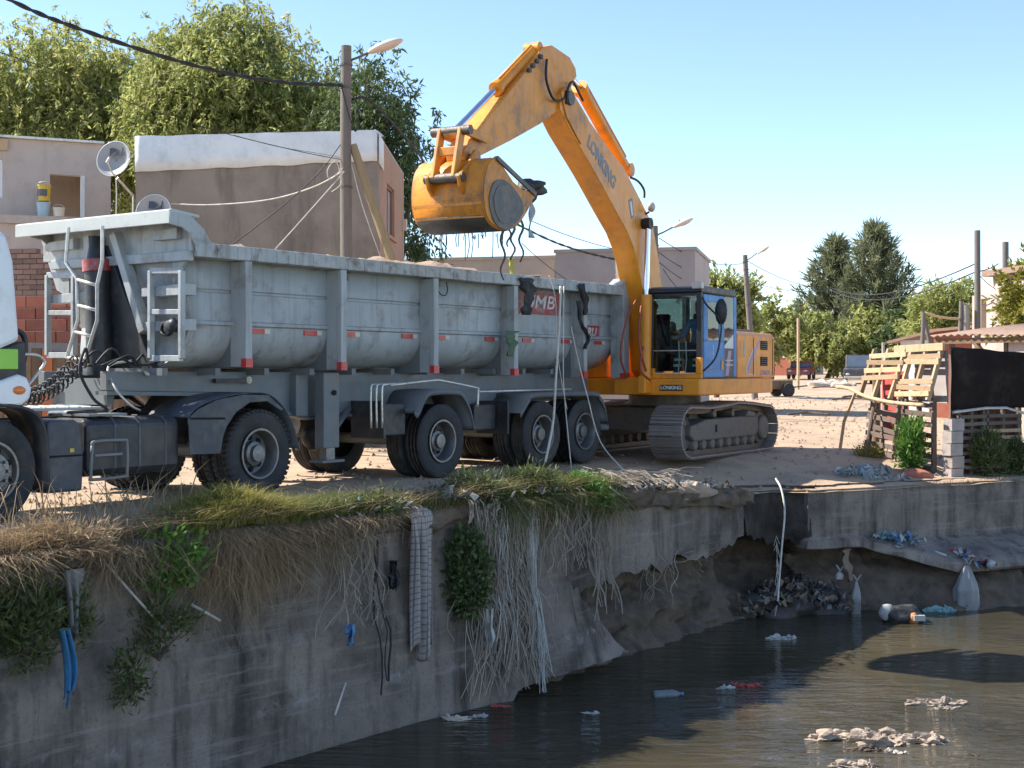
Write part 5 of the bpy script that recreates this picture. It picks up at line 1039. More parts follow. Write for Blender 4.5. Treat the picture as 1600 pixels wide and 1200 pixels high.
for i,(lab,p,q,sg,r) in enumerate((('thin wire from bucket side down to the grey house',at(830,345,33),at(1030,400,38),.15,.010),('thin drop wire left of the boom, low',at(815,380,33),at(890,440,38),.05,.010),
    ('uppermost far wire from second pole to third pole',at(1030,372,38),at(1172,408,55),.4,.012),('middle far wire from second pole to third pole',at(1030,395,38),at(1172,425,55),.5,.012),('lowest far wire from second pole to third pole',at(1030,410,38),at(1172,440,55),.6,.012),
    ('upper wire from third pole into the conifers',at(1172,410,55),at(1300,450,70),.3,.014),('lower wire from third pole into the conifers',at(1172,440,55),at(1300,452,70),.25,.014),
    ('upper far cable from conifers up to the bare pole',at(1300,450,70),at(1524,412,34),.55,.018),('lower far cable from conifers up to the bare pole',at(1300,454,70),at(1526,424,34),.6,.018),
    ('short cable from bare pole to the pink house roof',at(1528,424,34),at(1560,412,36),.04,.015),('slack drop wire from bare pole to pink house wall',at(1530,430,34),at(1556,452,35.5),.03,.01),
    ('stay wire slanting from second pole to the cab roof',at(1036,420,38),at(1064,455,38),.05,.01))):
    tag(MB().tube(bez(p,q,sg),r,5).build('cable', m_cable, smooth=True), lab, 'cable')
lamp_pole(1031,353,38,.09,(.55,.25),'second street lamp pole beside the excavator boom',rz=R(10),sc=1.0,lean=R(-1.5))
lamp_pole(1180,398,55,.10,(.5,.3),'distant leaning street lamp pole above the excavator hood',lean=R(-4),sc=.9)
post(1527,360,None,34,.075,'tall bare wooden pole in front of the pink house',name='utility_pole')
post(1571,378,None,37,.085,'second bare wooden pole behind the yellow tree',name='utility_pole')
post(1369,555,None,26.2,.075,'brown wooden post at the far end of the pallet fence',name='fence_post',m=m_board)
post(1247,497,None,72,.07,'pale thin pole beside the red car',name='utility_pole',m=m_pallet)
post(1380,535,None,70,.08,'pale grey pole beneath the taller conifer',name='utility_pole',m=m_block)
# ---------------------------------------------------------------- far vehicles and rubble
def car(label, px, Y, rz, m, L=3.9, W=1.65, Hh=1.35, name='parked_car', box=False):
    p = at(px,0,Y); t = thing(name, label, 'car', (p.x,Y,gz(p.x,Y)), rz); l = L/2; w = W/2
    prof = [(-l,.32),(-l,.62),(-l+.15,.80),(-l*.45,.86),(l*.5,.88),(l-.1,.84),(l,.6),(l,.32)] if not box else [(-l,.40),(-l,.95),(-l*.5,1.05),(l,1.08),(l,.40)]
    MB().prism(prof,-w,w).build('body', m, t, bevel=.05)
    cab_ = [(-l*.42,.86),(-l*.12,Hh),(l*.42,Hh-.02),(l*.68,.86)] if not box else [(-l*.48,1.05),(-l*.3,Hh),(l*.98,Hh),(l*.99,1.08)]
    k = MB().prism(cab_,-w*.88,w*.88).build('cabin', m, t, bevel=.05)
    MB().prism([(cab_[0][0]+.04,cab_[0][1]+.05),(cab_[1][0]-.02,cab_[1][1]-.07),(cab_[1][0]-.06,cab_[1][1]-.07),(cab_[0][0]-.0,cab_[0][1]+.05)],-w*.76,w*.76).build('windscreen', m_winglass, k)
    for s in (-1,1):
        MB().prism([(cab_[0][0]+.25,cab_[0][1]+.04),(cab_[1][0]+.1,cab_[1][1]-.10),(cab_[2][0]-.1,cab_[2][1]-.10),(cab_[3][0]-.25,cab_[3][1]+.04)],s*w*.885-.005,s*w*.885+.005).build('side_window', m_winglass, k)
        for x in (-l*.62,l*.62): link('wheel', WHM, m_rubber, t).matrix_local = Matrix.Translation((x,s*(w-.08),.31))
        MB().blob((-l,s*w*.7,.62),(.04,.16,.09),0,0,1).build('headlight', m_lens, t, smooth=True)
    MB().bx(-l-.06,-l+.1,-w*.95,w*.95,.36,.50).build('bumper', m_cardark if not box else m_galv, t, bevel=.03); return t
WHM = MB().lathe([(0,-.1),(.18,-.1),(.2,-.08),(.28,-.1),(.31,-.06),(.31,.06),(.28,.1),(0,.1)],20).mesh('wheel',True)
car('small red car parked far off by the pale thin pole',1252,100,R(70),m_carred)
car('dark boxy off-roader parked on the track by the pallet fence',1341,86,R(75),m_cardark,3.9,1.75,1.85,'parked_offroader',True)
ct = thing('hand_cart', 'small cart wheel and box behind the excavator counterweight', 'cart', (at(1216,0,60).x,60,gz(at(1216,0,60).x,60)), R(20))
for s in (-1,1): o = link('wheel', WHM, m_rubber, ct); o.location = (.2,s*.5,.31)
MB().bx(-1.2,.5,-.42,.42,.35,.75).build('box', m_board, ct, bevel=.02); MB().bar((.5,0,.4),(1.5,0,.5),.06).build('drawbar', m_track, ct)
for k in range(22):
    px = random.uniform(1268,1335); Y = random.uniform(76,84); p = at(px,0,Y); r = random.uniform(.18,.5)
    tag(MB().blob((0,0,0),(r,r*.8,r*.6),k,.5,1).build('rubble_chunk', m_rock), 'pale rubble chunk in the far heap beside the dark off-roader', 'rubble', 'far rubble heap').location = (p.x,Y,gz(p.x,Y)+r*.25)
for k,(px,py,Y,L_) in enumerate(((1262,640,40,1.2),(1330,618,55,1.6),(1335,612,57,1.0),(1290,598,72,1.4))):
    p = at(px,0,Y); q = gz(p.x,Y)+.04; tag(MB().tube(smooth_path([(p.x-L_/2,Y,q),(p.x,Y+.2,q+.05),(p.x+L_/2,Y-.3,q)],4),.035,6).build('branch', m_bark, smooth=True), ['forked dead branch lying on the sunny track, nearest','pale branch lying by the pallet fence','short stick next to the pale branch','farthest thin stick across the sunny track'][k], 'branch')
# ---------------------------------------------------------------- trees
def unit(n): v = rng.normal(size=(n,3)); return v/np.linalg.norm(v,axis=1,keepdims=True)
def leaf_cards(P, D, L, W):               # rhombic leaves at P pointing along D
    n = len(P); D = D/np.linalg.norm(D,axis=1,keepdims=True); S = np.cross(D, unit(n)); S /= np.linalg.norm(S,axis=1,keepdims=True)+1e-9
    L = np.asarray(L).reshape(-1,1); W = np.asarray(W).reshape(-1,1)
    V = np.stack([P, P+D*L*.45+S*W*.5, P+D*L, P+D*L*.45-S*W*.5], 1); return V.reshape(-1,3)
def crown_points(blobs, n, shell=.55):
    vol = np.array([b[3]*b[4]*b[5] for b in blobs])**.67; cnt = (n*vol/vol.sum()).astype(int); out = []
    for b, c in zip(blobs, cnt):
        u = unit(c); r = (shell+(1.03-shell)*rng.random((c,1))**.6); out.append(np.array(b[:3])+u*r*np.array(b[3:6]))
    return np.concatenate(out)
def tree(label, base, blobs, n, L, W, m, name='tree', strands=9, droop=.8, trunk=.22, cl=.35, group=None, limbs=True):
    base = Vector(base); t = thing(name, label, 'tree', base, group=group); b = MB()
    top = max(blobs, key=lambda q: q[2]); ctr = np.mean([q[:3] for q in blobs],axis=0)
    hub = Vector((ctr[0]*.4,ctr[1]*.4,ctr[2]*.45)); b.tube([(0,0,-.2),hub*.5+Vector((.1,0,0)),hub],[trunk*1.4,trunk,trunk*.8],10)
    if limbs:
        for q in blobs:
            c = Vector(q[:3]); b.tube(smooth_path([hub*.8,hub.lerp(c,.5)+Vector((random.uniform(-.3,.3),random.uniform(-.3,.3),.2)),c,c+Vector((random.uniform(-.4,.4),0,q[5]*.6))],3),[trunk*.6*(1-k/10.5) for k in range(10)],6)
    b.build('trunk', m_bark, t, auto=50)
    nc = max(8, n//(strands*14)); C = crown_points(blobs, nc); nc = len(C)
    S0 = np.repeat(C, strands, 0)+rng.normal(size=(nc*strands,3))*cl; k = max(1, n//(nc*strands)); ln = cl*2.6*rng.random((len(S0),1))
    out = (S0-ctr); out /= np.linalg.norm(out,axis=1,keepdims=True); dirn = out*(1-droop)+np.array([0,0,-droop])+rng.normal(size=S0.shape)*.25
    T_ = rng.random((len(S0),k,1)); P = S0[:,None,:]+dirn[:,None,:]*ln[:,None,:]*T_+rng.normal(size=(len(S0),k,3))*cl*.13
    P = P.reshape(-1,3); Dd = np.repeat(dirn,k,0)*.8+rng.normal(size=P.shape)*.5
    me = npmesh('crown', leaf_cards(P, Dd, L*(.6+.8*rng.random(len(P))), W*(.7+.6*rng.random(len(P)))), 4); link('crown', me, m, t); return t
def gb(px, Y): x = (px-800)/2100*Y; return Vector((x,Y,gz(x,Y)))
def rel(base, px, py, Y, rx, ry, rz): p = at(px,py,Y)-base; return (p.x,p.y,p.z,rx,ry,rz)
b0 = gb(80,41); tree('leafy pale green tree behind the pink house', b0, [rel(b0,*q) for q in ((25,150,41,1.5,1.6,1.5),(85,110,41,1.1,1.3,1.1),(150,120,41.5,1.2,1.4,1.3),(60,205,41,2.2,1.8,1.3),(170,190,41,1.1,1.4,1.4),(110,265,41,2.2,2,1.3),(-60,190,41,1.8,2,1.8),(185,280,40.5,1.0,1.2,1.4),(205,165,41.5,.8,1,1.2),(225,215,41.5,.8,1,1.0),(195,105,41.5,.45,.6,.8),(105,60,41.5,.35,.5,.6),(15,75,41.5,.3,.4,.6),(55,70,41.5,.35,.5,.5))], 80000, .19, .055, m_leaf)
b0 = gb(385,39); tree('large pale green willow-like tree rising behind the brown house', b0, [rel(b0,*q) for q in ((345,85,39,.9,1.1,1.0),(300,115,39,1.1,1.3,1.1),(400,105,39,1.1,1.3,1.1),(255,160,39,.9,1.3,1.2),(345,165,38.6,2.0,1.7,1.2),(455,150,39,1.2,1.4,1.1),(265,215,39,1.1,1.5,1.0),(430,200,38.6,1.8,1.7,1.0),(505,180,39,1.0,1.3,1.1),(330,225,39,2.0,1.8,.9),(345,28,39.4,.3,.4,.55),(385,40,39.4,.3,.4,.55),(300,60,39.4,.3,.4,.6),(440,85,39.4,.35,.5,.6),(240,105,39.6,.35,.5,.7),(268,75,39.4,.2,.3,.5),(415,60,39.4,.2,.3,.5))], 95000, .19, .055, m_leaf)
b0 = gb(600,36); tree('darker green tree drooping beside the brown house corner', b0, [rel(b0,*q) for q in ((575,140,36,.75,1,1.0),(605,195,36,.8,1,1.0),(570,210,36,.8,1,1.0),(632,245,36,.55,.8,1.0),(640,310,36,.4,.6,.9),(638,385,36,.5,.7,.7),(600,260,36.5,.7,1,1.2))], 17000, .18, .055, m_leafd)
def conifer(label, px, top, base, Y, wid, m, skew=0, n=26000, up=.35):
    p = gb(px,Y); H = z_(top,Y)-p.z; z0 = z_(base,Y)-p.z; t = thing('conifer_tree', label, 'tree', p); b = MB().tube([(0,0,-.2),(.05,0,H*.5),(0,0,H)],[.28,.18,.03],8); P = []; Dd = []
    nb = 70
    for i in range(nb):
        f = (i/(nb-1))**.85; z = z0+(H-z0)*f; ln = wid*(1-f)**.75*random.uniform(.55,1.1)+.25; a = i*2.4+random.uniform(-.4,.4)
        d = Vector((math.cos(a)*(1+skew*(math.cos(a)<0)),math.sin(a),0)); e = Vector((0,0,z))+d*ln+Vector((0,0,ln*up)); mid = Vector((0,0,z))+d*ln*.55+Vector((0,0,-.04*ln))
        pth_ = smooth_path([(0,0,z),mid,e],5); b.tube(pth_,[.05*(1-k/12) for k in range(len(pth_))],5)
        k = int(n/nb*(.3+1.1*(1-f))); ii = rng.random(k)**.7*(len(pth_)-1.01); i0 = ii.astype(int); fr = (ii-i0)[:,None]; A_ = np.array([tuple(q) for q in pth_])
        c = A_[i0]*(1-fr)+A_[i0+1]*fr; P.append(c+rng.normal(size=c.shape)*np.array([.2,.2,.15])*(.6+ln*.12)); Dd.append(np.tile(np.array(d)*.5+np.array([0,0,.55]),(k,1))+rng.normal(size=c.shape)*.45)
    b.build('trunk', m_bark, t, auto=50); P = np.concatenate(P); Dd = np.concatenate(Dd); link('crown', npmesh('crown', leaf_cards(P,Dd,.85*(.5+.9*rng.random(len(P))),.11*(.7+.6*rng.random(len(P)))),4), m, t)
conifer('broad dark conifer with skewed left side, shorter of two', 1306, 376, 560, 116, 3.6, m_pine, .3, 13000)
conifer('tall pointed conifer, taller of the two by the track', 1369, 356, 560, 112, 4.1, m_pine, 0, 14000, .5)
b0 = gb(1290,106); tree('bushy olive green undergrowth tree below the conifers', b0, [rel(b0,*q) for q in ((1268,520,106,1.5,1.2,1.7),(1330,540,106,2.1,1.5,1.5),(1300,545,105,2.0,1.2,1.2),(1360,520,107,2.0,1.5,1.7),(1262,550,106,1.1,1.2,.8),(1395,545,108,1.3,1.2,1.1))], 20000, .42, .15, m_leaf, 'bushy_tree', trunk=.15, cl=.4)
b0 = gb(1425,104); tree('round dark green tree right of the tall conifer', b0, [rel(b0,*q) for q in ((1425,502,104,1.7,1.6,1.5),(1445,520,104,1.4,1.4,1.4),(1410,540,104,1.8,1.5,1.3),(1435,550,103,1.7,1.2,1.0))], 14000, .40, .19, m_leafd, trunk=.2, cl=.4)
b0 = gb(1490,72); tree('pale feathery willow tree beyond the shack roof', b0, [rel(b0,*q) for q in ((1470,490,72,1.2,1,1.2),(1495,485,72,1.4,1,1.3),(1520,492,72,1.0,1,1.2),(1480,515,72,2,1.2,.9))], 16000, .32, .08, m_leaf, trunk=.2, droop=.3)
b0 = gb(1605,34); tree('yellow-leaved tree at the right edge over the shed', b0, [rel(b0,*q) for q in ((1605,445,34,.42,.5,.4),(1635,430,34,.5,.6,.5),(1600,482,34,.45,.5,.45),(1630,485,34,.7,.7,.6),(1592,502,34,.25,.4,.25))], 9000, .15, .06, m_leafy, trunk=.1, cl=.18, droop=.2)
b0 = gb(1118,58); tree('small dark green tree behind the excavator cab roof', b0, [rel(b0,*q) for q in ((1105,455,58,.5,.6,.5),(1125,470,58,.6,.6,.7),(1158,480,58,.45,.5,.8),(1155,455,58,.25,.4,.5),(1140,500,58,.8,.7,.6))], 9000, .26, .10, m_leaf, trunk=.1, cl=.25, droop=.1)
b0 = gb(1205,100); tree('distant low tree above the excavator engine hood', b0, [rel(b0,*q) for q in ((1190,510,100,1.0,1,.9),(1210,502,100,1.0,1,.9),(1225,512,100,.8,1,.8),(1205,530,100,1.6,1.2,.8))], 7000, .34, .16, m_leaf, trunk=.15, cl=.35, droop=.2)
# distant belt of trees closing the horizon
P = []
for k in range(150):
    x = random.uniform(-60,110); y = random.uniform(150,185); h = random.uniform(2,4.5); c = np.array([x,y,gz(x,y)+h*.6]); q = unit(160)*np.array([2.6,2,h*.6])*rng.random((160,1))**.4; P.append(c+q)
P = np.concatenate(P); tag(link('far_tree_belt', npmesh('far_tree_belt', leaf_cards(P, unit(len(P))+np.array([0,0,.2]), .7*(.6+.8*rng.random(len(P))), .4), 4), m_leaf), 'distant belt of green trees closing the horizon', 'trees', kind='stuff')
# ---------------------------------------------------------------- pallet fence
def slat(par, p, q, w, t, m, up=(0,0,1), name='slat'): return MB().bar(p,q,t,w,up=up).build(name, m, par, bevel=.004)
fA = Vector((7.42,22.95)); fB = Vector((6.86,25.6)); fd = (fB-fA).normalized(); fo = Vector((fd.y,-fd.x)); fo = fo if fo.x < 0 else -fo
def fp(u, o, z): v = fA+fd*u+fo*o; return Vector((v.x,v.y,z))
def pallet(label, m, u0, u1, z0, z1, o0, o1, n, bear, skip=(), jz=.02, w=.09, tilt=0, group='wooden pallets of the fence'):
    t = thing('wooden_pallet', label, 'pallet', group=group); dz = z1-z0
    for k in range(n):
        f = (k+.5)/n; 
        if k in skip: continue
        o = o0+(o1-o0)*f; z = z0+dz*f; slat(t, fp(u0,o,z+random.uniform(-jz,jz)), fp(u1,o,z+tilt+random.uniform(-jz,jz)), w, .022, m)
    for f in bear:
        u = u0+(u1-u0)*f; slat(t, fp(u,o0-.05,z0-.05), fp(u,o1-.05,z1+.05), .075, .07, m, up=(fo.x,fo.y,.2), name='bearer')
    return t
pallet('sunlit pale pallet leaning out at the fence corner, nearest', m_pallet, .05, 1.25, 1.05, 1.82, .32, .06, 7, (.08,.5,.92), (3,4))
pallet('sunlit pale pallet leaning out beside the brown post, farther', m_pallet, 1.2, 2.6, 1.05, 1.86, .40, .08, 6, (.1,.55,.95), (0,1))
pallet('weathered grey-brown pallet upright under the leaning ones, nearest', m_palletgrey, .25, 1.35, -.25, 1.0, .12, .12, 7, (.04,.5,.96), jz=.03, tilt=.05)
pallet('weathered grey-brown pallet sagging beside the brown post', m_palletgrey, 1.40, 2.5, -.12, .95, .28, .15, 7, (.04,.5,.96), jz=.04, tilt=.08)
tag(MB().bar(fp(.0,.05,1.92),fp(1.75,.03,1.90),.05,.13).build('top_plank', m_pallet, bevel=.005), 'pale plank along the top of the leaning pallets', 'plank')
tag(MB().tube(smooth_path([fp(3.0,.58,1.20),fp(2.6,.52,1.17),fp(2.0,.48,1.03),fp(1.1,.42,.94),fp(.1,.38,.92)],5),.035,8).build('bent_pole', m_pallet, smooth=True), 'long bent pale pole sagging along the foot of the leaning pallets', 'pole')
tag(MB().grid([[fp(u,-.06+.02*nz(u,z,2),z) for u in np.linspace(.05,1.2,8)] for z in np.linspace(.95,1.85,6)]).build('grey_backing_sheet', mat('backing_sheet',(.34,.30,.29),.8), solid=.01), 'grey sheet backing the nearest leaning pallet', 'sheet')
tag(MB().grid([[fp(u,-.10+.03*nz(u,z,2,4),z) for u in np.linspace(1.5,2.5,8)] for z in np.linspace(.2,1.5,6)]).build('red_cloth', mat('faded_red_cloth',(.42,.07,.06),.9), solid=.01), 'faded red cloth hanging behind the farther pallets', 'cloth')
tag(MB().tube([fp(2.3,.55,1.1),fp(2.62,.62,.55),fp(2.75,.65,-.05)],.03,6).build('prop_stick', m_pallet), 'thin pale stick propping the far end of the fence', 'stick')
tag(MB().tube([fp(2.1,.25,1.0),fp(1.85,.5,.4),fp(1.7,.65,-.1)],.03,6).build('prop_stick', m_palletgrey), 'dark slanted stick propping the sagging pallet', 'stick')
# front run: black sheet over grey pallets, block pillar, concrete post
gA = Vector((7.42,22.95)); gB = Vector((10.6,24.6)); gd = (gB-gA).normalized(); gn = Vector((gd.y,-gd.x))
def gp(u, o, z): v = gA+gd*u+gn*o; return Vector((v.x,v.y,z))
rows = [[gp(u,.06+.025*math.sin(u*3.1+z)+.02*nz(u*2,z*2,1.2,7),z+(.03*nz(u,1,2) if j in (0,11) else 0)-.05*u*(j/11)) for u in np.linspace(.02,3.4,30)] for j,z in enumerate(np.linspace(.86,1.92,12))]
tag(MB().grid(rows).build('black_sheet', m_sheet, smooth=True, solid=.012), 'wide black plastic sheet covering the top of the right-hand fence', 'sheet')
for j,(u0,u1,lab) in enumerate(((.28,.90,'dark grey pallet below the black sheet, next to the block pillar'),(.95,1.75,'grey pallet with pale slats below the black sheet, next to the concrete post'))):
    t = thing('wooden_pallet', lab, 'pallet', group='wooden pallets of the fence')
    for k in range(8): z = -.16+.125*k; slat(t, gp(u0,.04,z+random.uniform(-.012,.012)), gp(u1,.04,z+random.uniform(-.012,.012)), .062, .02, m_palletgrey if j == 0 or k > 5 else m_pallet)
    for u in (u0+.02,(u0+u1)/2,u1-.02): slat(t, gp(u,-.02,-.3), gp(u,-.02,.86), .06, .06, m_palletgrey, up=(gn.x,gn.y,0), name='bearer')
tag(MB().tube([gp(.05,.10,.80),gp(.8,.10,.86),gp(1.3,.10,.86),gp(1.85,.10,.74)],.025,6).build('fence_wire', m_galv), 'grey rail along the lower edge of the black sheet', 'rail')
tag(MB().grid([[gp(u,-.10,z) for u in (.2,1.9)] for z in (-.35,.86)]).build('inner_sheet', mat('maroon_sheet',(.10,.04,.035),.8), solid=.01), 'dark maroon sheet seen through the grey pallets', 'sheet')
pl = thing('block_pillar', 'stacked concrete block pillar at the fence corner', 'pillar'); bm_ = MB().bx(-.14,.14,-.10,.10,0,.20).mesh('block')
for k in range(5):
    o = link('block', bm_, m_block, pl); o.location = gp(.10+.02*math.sin(k*2),.05,-.36+.212*k); o.rotation_euler = (0,0,math.atan2(gd.y,gd.x)+.06*math.sin(k*3))
fp2 = thing('fence_post', 'dark wooden post holding the far end of the black sheet', 'post', gp(3.33,-.03,-.4)); MB().bx(-.06,.06,-.05,.05,0,2.2).build('shaft', m_board, fp2, bevel=.01)
t = thing('wooden_pallet', 'grey pallet below the black sheet beyond the concrete post', 'pallet', group='wooden pallets of the fence')
for k in range(8): z = -.16+.125*k; slat(t, gp(2.2,.0,z+random.uniform(-.012,.012)), gp(3.25,.0,z+random.uniform(-.012,.012)), .07, .02, m_palletgrey)
for u in (2.22,2.7,3.22): slat(t, gp(u,-.06,-.35), gp(u,-.06,.88), .06, .06, m_palletgrey, up=(gn.x,gn.y,0), name='bearer')
cp = thing('concrete_post', 'square grey concrete post with dark bracket at the right edge', 'post', gp(2.02,.15,-.34), math.atan2(gd.y,gd.x)); MB().bx(-.10,.10,-.1,.1,0,1.15).build('shaft', m_block, cp, bevel=.015); MB().bx(.10,.5,-.04,.0,.2,1.05).build('panel', mat('bluegrey_panel',(.26,.29,.32),.8), cp); MB().bx(-.06,.2,-.14,-.101,.66,.74).build('bracket', m_cabblack, cp)
# ---------------------------------------------------------------- plants on the bank
def spos(s, d, z=None):                   # s along the bank edge, d inland (negative hangs over the water)
    p, n, ez = edge(s); d = d if z is None or d >= 0 else d-woff(s,z); q = p-n*d; return Vector((q.x,q.y, gz(q.x,q.y) if z is None else z))
def bush(label, c, r, n, L, W, m, name='shrub', droop=.1, stems=6, cat='shrub'):
    c = Vector(c); t = thing(name, label, cat, c); b = MB(); r = Vector(r)
    for k in range(stems):
        u = Vector(unit(1)[0]); e = Vector((u.x*r.x*.7,u.y*r.y*.7,r.z*(1+.6*u.z))); b.tube([(0,0,0),e*.5+Vector((0,0,.03)),e],[.012,.009,.004],5)
    b.build('stems', m_bark, t); nc = n//18; C = unit(nc)*rng.random((nc,1))**.45*np.array(r)+np.array([0,0,r.z]); P = np.repeat(C,18,0)+rng.normal(size=(nc*18,3))*.05; Dd = rng.normal(size=P.shape)*.6+np.repeat((C-np.array([0,0,r.z*.4]))/max(r),18,0)+np.array([0,0,.35-droop*2])
    link('leaves', npmesh('leaves', leaf_cards(P,Dd,L*(.6+.8*rng.random(len(P))),W*(.7+.6*rng.random(len(P)))),4), m, t); return t
bush('green shrub growing against the weathered pallets', fp(.45,.42,-.28), (.22,.26,.48), 2600, .10, .035, m_plant)
bush('low weeds at the foot of the sagging pallet', fp(1.8,.5,-.15), (.3,.2,.12), 900, .08, .02, m_ygrass)
bush('tall green weeds in front of the dark grey pallet', gp(.75,.2,-.38), (.3,.15,.42), 2200, .12, .018, m_dplant)
bush('dense green weeds in front of the pale slatted pallet', gp(1.6,.2,-.38), (.4,.16,.36), 2600, .12, .018, m_dplant)
bush('bright green leafy plant spilling over the wall edge below the lorry', spos(-6.3,-.10,-.40), (.34,.22,.24), 1900, .085, .034, m_plant)
bush('trailing yellow-green plant hanging low on the wall under the bright one', spos(-6.4,-.12,-1.02), (.34,.12,.30), 800, .08, .02, m_dplant, droop=.25)
bush('straggly plant tip hanging lowest on the wall', spos(-6.75,-.14,-1.30), (.12,.10,.22), 500, .07, .022, m_dplant, droop=.3)
bush('leafy green bush on the wall at the left edge above blue cloth', spos(-7.75,-.14,-.86), (.28,.18,.38), 2200, .085, .022, m_dplant)
bush('upper spiky green tuft on the wall at far left', spos(-8.1,-.10,-.52), (.2,.2,.22), 1500, .10, .024, m_dplant)
bush('small green sprig on the wall beside the blue cloth', spos(-7.28,-.12,-.72), (.13,.10,.22), 700, .08, .022, m_dplant)
bush('tiny weed tuft low on the wall at the left edge', spos(-8.15,-.42,-1.88), (.09,.07,.08), 300, .06, .018, m_dplant)
bush('dark ivy mass hanging beside the checked blanket', spos(-2.2,-.14,-1.15), (.20,.12,.46), 3200, .075, .04, m_leafd, droop=.2)
def blades(label, name, S, n, h, m, spread=.03, lean=.35, hang=False, wd=.007, cat='grass', hump=None):
    P = []; B = []
    s = rng.uniform(S[0],S[1],n); d = rng.uniform(S[2],S[3],n)
    base = np.array([tuple(spos(a,c)) for a,c in zip(s,d)]); hh = h*(.45+.75*rng.random((n,1))); dr = rng.normal(size=(n,3)); dr[:,2] = 0; outn = np.array([tuple(edge(a)[1])+(0,) for a in s])
    if hump: base[:,2] += hump[2]*np.exp(-((s-hump[0])/hump[1])**2)*np.exp(-((d-.15)/.3)**2)
    al = np.stack([outn[:,1],-outn[:,0],outn[:,2]],1)
    if hang:
        gs = np.array([max(.12,.62+1.5*noise.noise(Vector((a*1.7,h*9,2)))+.5*noise.noise(Vector((a*6,1,h)))) for a in s])[:,None]; hh = h*gs*(.10+1.1*rng.random((n,1))**1.9); lat = al*rng.normal(size=(n,1))*.42
        p1 = base+outn*(.05+.12*rng.random((n,1))+d[:,None])+np.array([0,0,.05])+dr*.04; p2 = p1+outn*(.02+.05*rng.normal(size=(n,1)))-np.array([0,0,.5])*hh+lat*hh+dr*.06; tip = p2-np.array([0,0,.42])*hh-lat*hh*rng.normal(size=(n,1))*1.3+dr*.09
    else:
        p1 = base+np.array([0,0,1])*hh*.42+dr*lean*.12*hh; p2 = base+np.array([0,0,1])*hh*.75+dr*lean*.45*hh; tip = base+np.array([0,0,1])*hh*(.7+.3*rng.random((n,1)))+dr*lean*hh
    sd = np.cross(rng.normal(size=(n,3)),np.array([0,0,1])); sd /= np.linalg.norm(sd,axis=1,keepdims=True); sd = sd*wd*.5*(.6+.8*rng.random((n,1)))
    V = np.stack([base-sd,base+sd,p1+sd*.9,p2+sd*.7,tip,p2-sd*.7,p1-sd*.9],1).reshape(-1,3)
    return tag(link(name, ribbons(name, V, n), m), label, cat, kind='stuff')
blades('dry brown grass along the wall top below the lorry cab','dry_grass',(-8.6,-5.9,-.05,.55),5200,.22,m_straw,lean=.9)
blades('dry straw hanging over the wall below the lorry cab','hanging_dry_grass',(-8.8,-6.0,-.02,.30),6000,.55,m_straw,hang=True)
blades('tall dry seed stalks standing in front of the front wheel','dry_stalks',(-8.6,-5.6,.15,.9),240,.62,m_straw,lean=.35,wd=.012)
blades('bright yellow-green grass hump in front of the rear tractor wheel','yellow_grass',(-6.05,-4.7,-.16,.50),6500,.26,m_ygrass,lean=.8,hump=(-5.35,.45,.20))
blades('green blades mixed into the yellow grass hump','green_grass',(-6.0,-4.6,-.16,.45),2600,.26,m_grass,lean=.8,hump=(-5.35,.45,.18))
blades('long dry grass curtain hanging down the wall below the yellow hump','hanging_dry_grass',(-5.8,-4.95,-.04,.16),5200,1.5,m_straw,hang=True)
blades('dull green grass between the yellow hump and the blanket','green_grass',(-4.8,-3.6,-.14,.42),4600,.27,m_grass,lean=.5)
blades('mixed dry grass hanging over the wall left of the blanket','hanging_grass',(-4.9,-3.2,-.03,.16),2400,.5,m_straw,hang=True)
blades('short green grass behind the blanket and plastic litter','green_grass',(-3.6,-1.7,-.12,.55),3400,.20,m_grass,lean=.6)
blades('dark green grass patch below the trailer rear axles','green_grass',(-1.7,1.1,-.16,.55),8500,.26,m_grass,lean=.5)
blades('green grass hanging over the wall below the rear axles','hanging_grass',(-1.5,.9,-.03,.2),4200,.5,m_grass,hang=True)
blades('brown grass roots hanging under the green patch','hanging_dry_grass',(-1.6,.9,-.03,.10),1200,.9,m_straw,hang=True)
blades('sparse dry weeds on the bank by the debris','dry_weeds',(.9,3.6,.0,.8),900,.14,m_straw,lean=1.0)
blades('dry pale weeds at the foot of the right-hand wall apron','dry_weeds',(S_C3+2.0,S_C4+1,-.03,.05),300,.05,m_straw)
# ---------------------------------------------------------------- hanging cloths, ropes and fibres
def plaid():
    m = mat('checked_blanket', (.36,.33,.315), .95, 0, .1, 4, (.22,.2,.19), .5, 5); nt = m.node_tree; N = nt.nodes; L = nt.links; b = N['Principled BSDF']; src = b.inputs['Base Color'].links[0].from_socket
    uv = N.new('ShaderNodeUVMap'); out = src
    for ax, sc, c in (('X',2.4,(.12,.11,.115)),('Y',9,(.13,.12,.125))):
        w = N.new('ShaderNodeTexWave'); w.bands_direction = ax; w.inputs['Scale'].default_value = sc; L.new(uv.outputs[0], w.inputs[0]); r = N.new('ShaderNodeMapRange'); r.inputs[1].default_value = .86; r.inputs[2].default_value = .95; r.inputs[4].default_value = .8; L.new(w.outputs[0], r.inputs[0])
        x = N.new('ShaderNodeMix'); x.data_type = 'RGBA'; L.new(r.outputs[0], x.inputs[0]); L.new(out, x.inputs[6]); x.inputs[7].default_value = (*c,1); out = x.outputs[2]
    L.new(out, b.inputs['Base Color']); return m
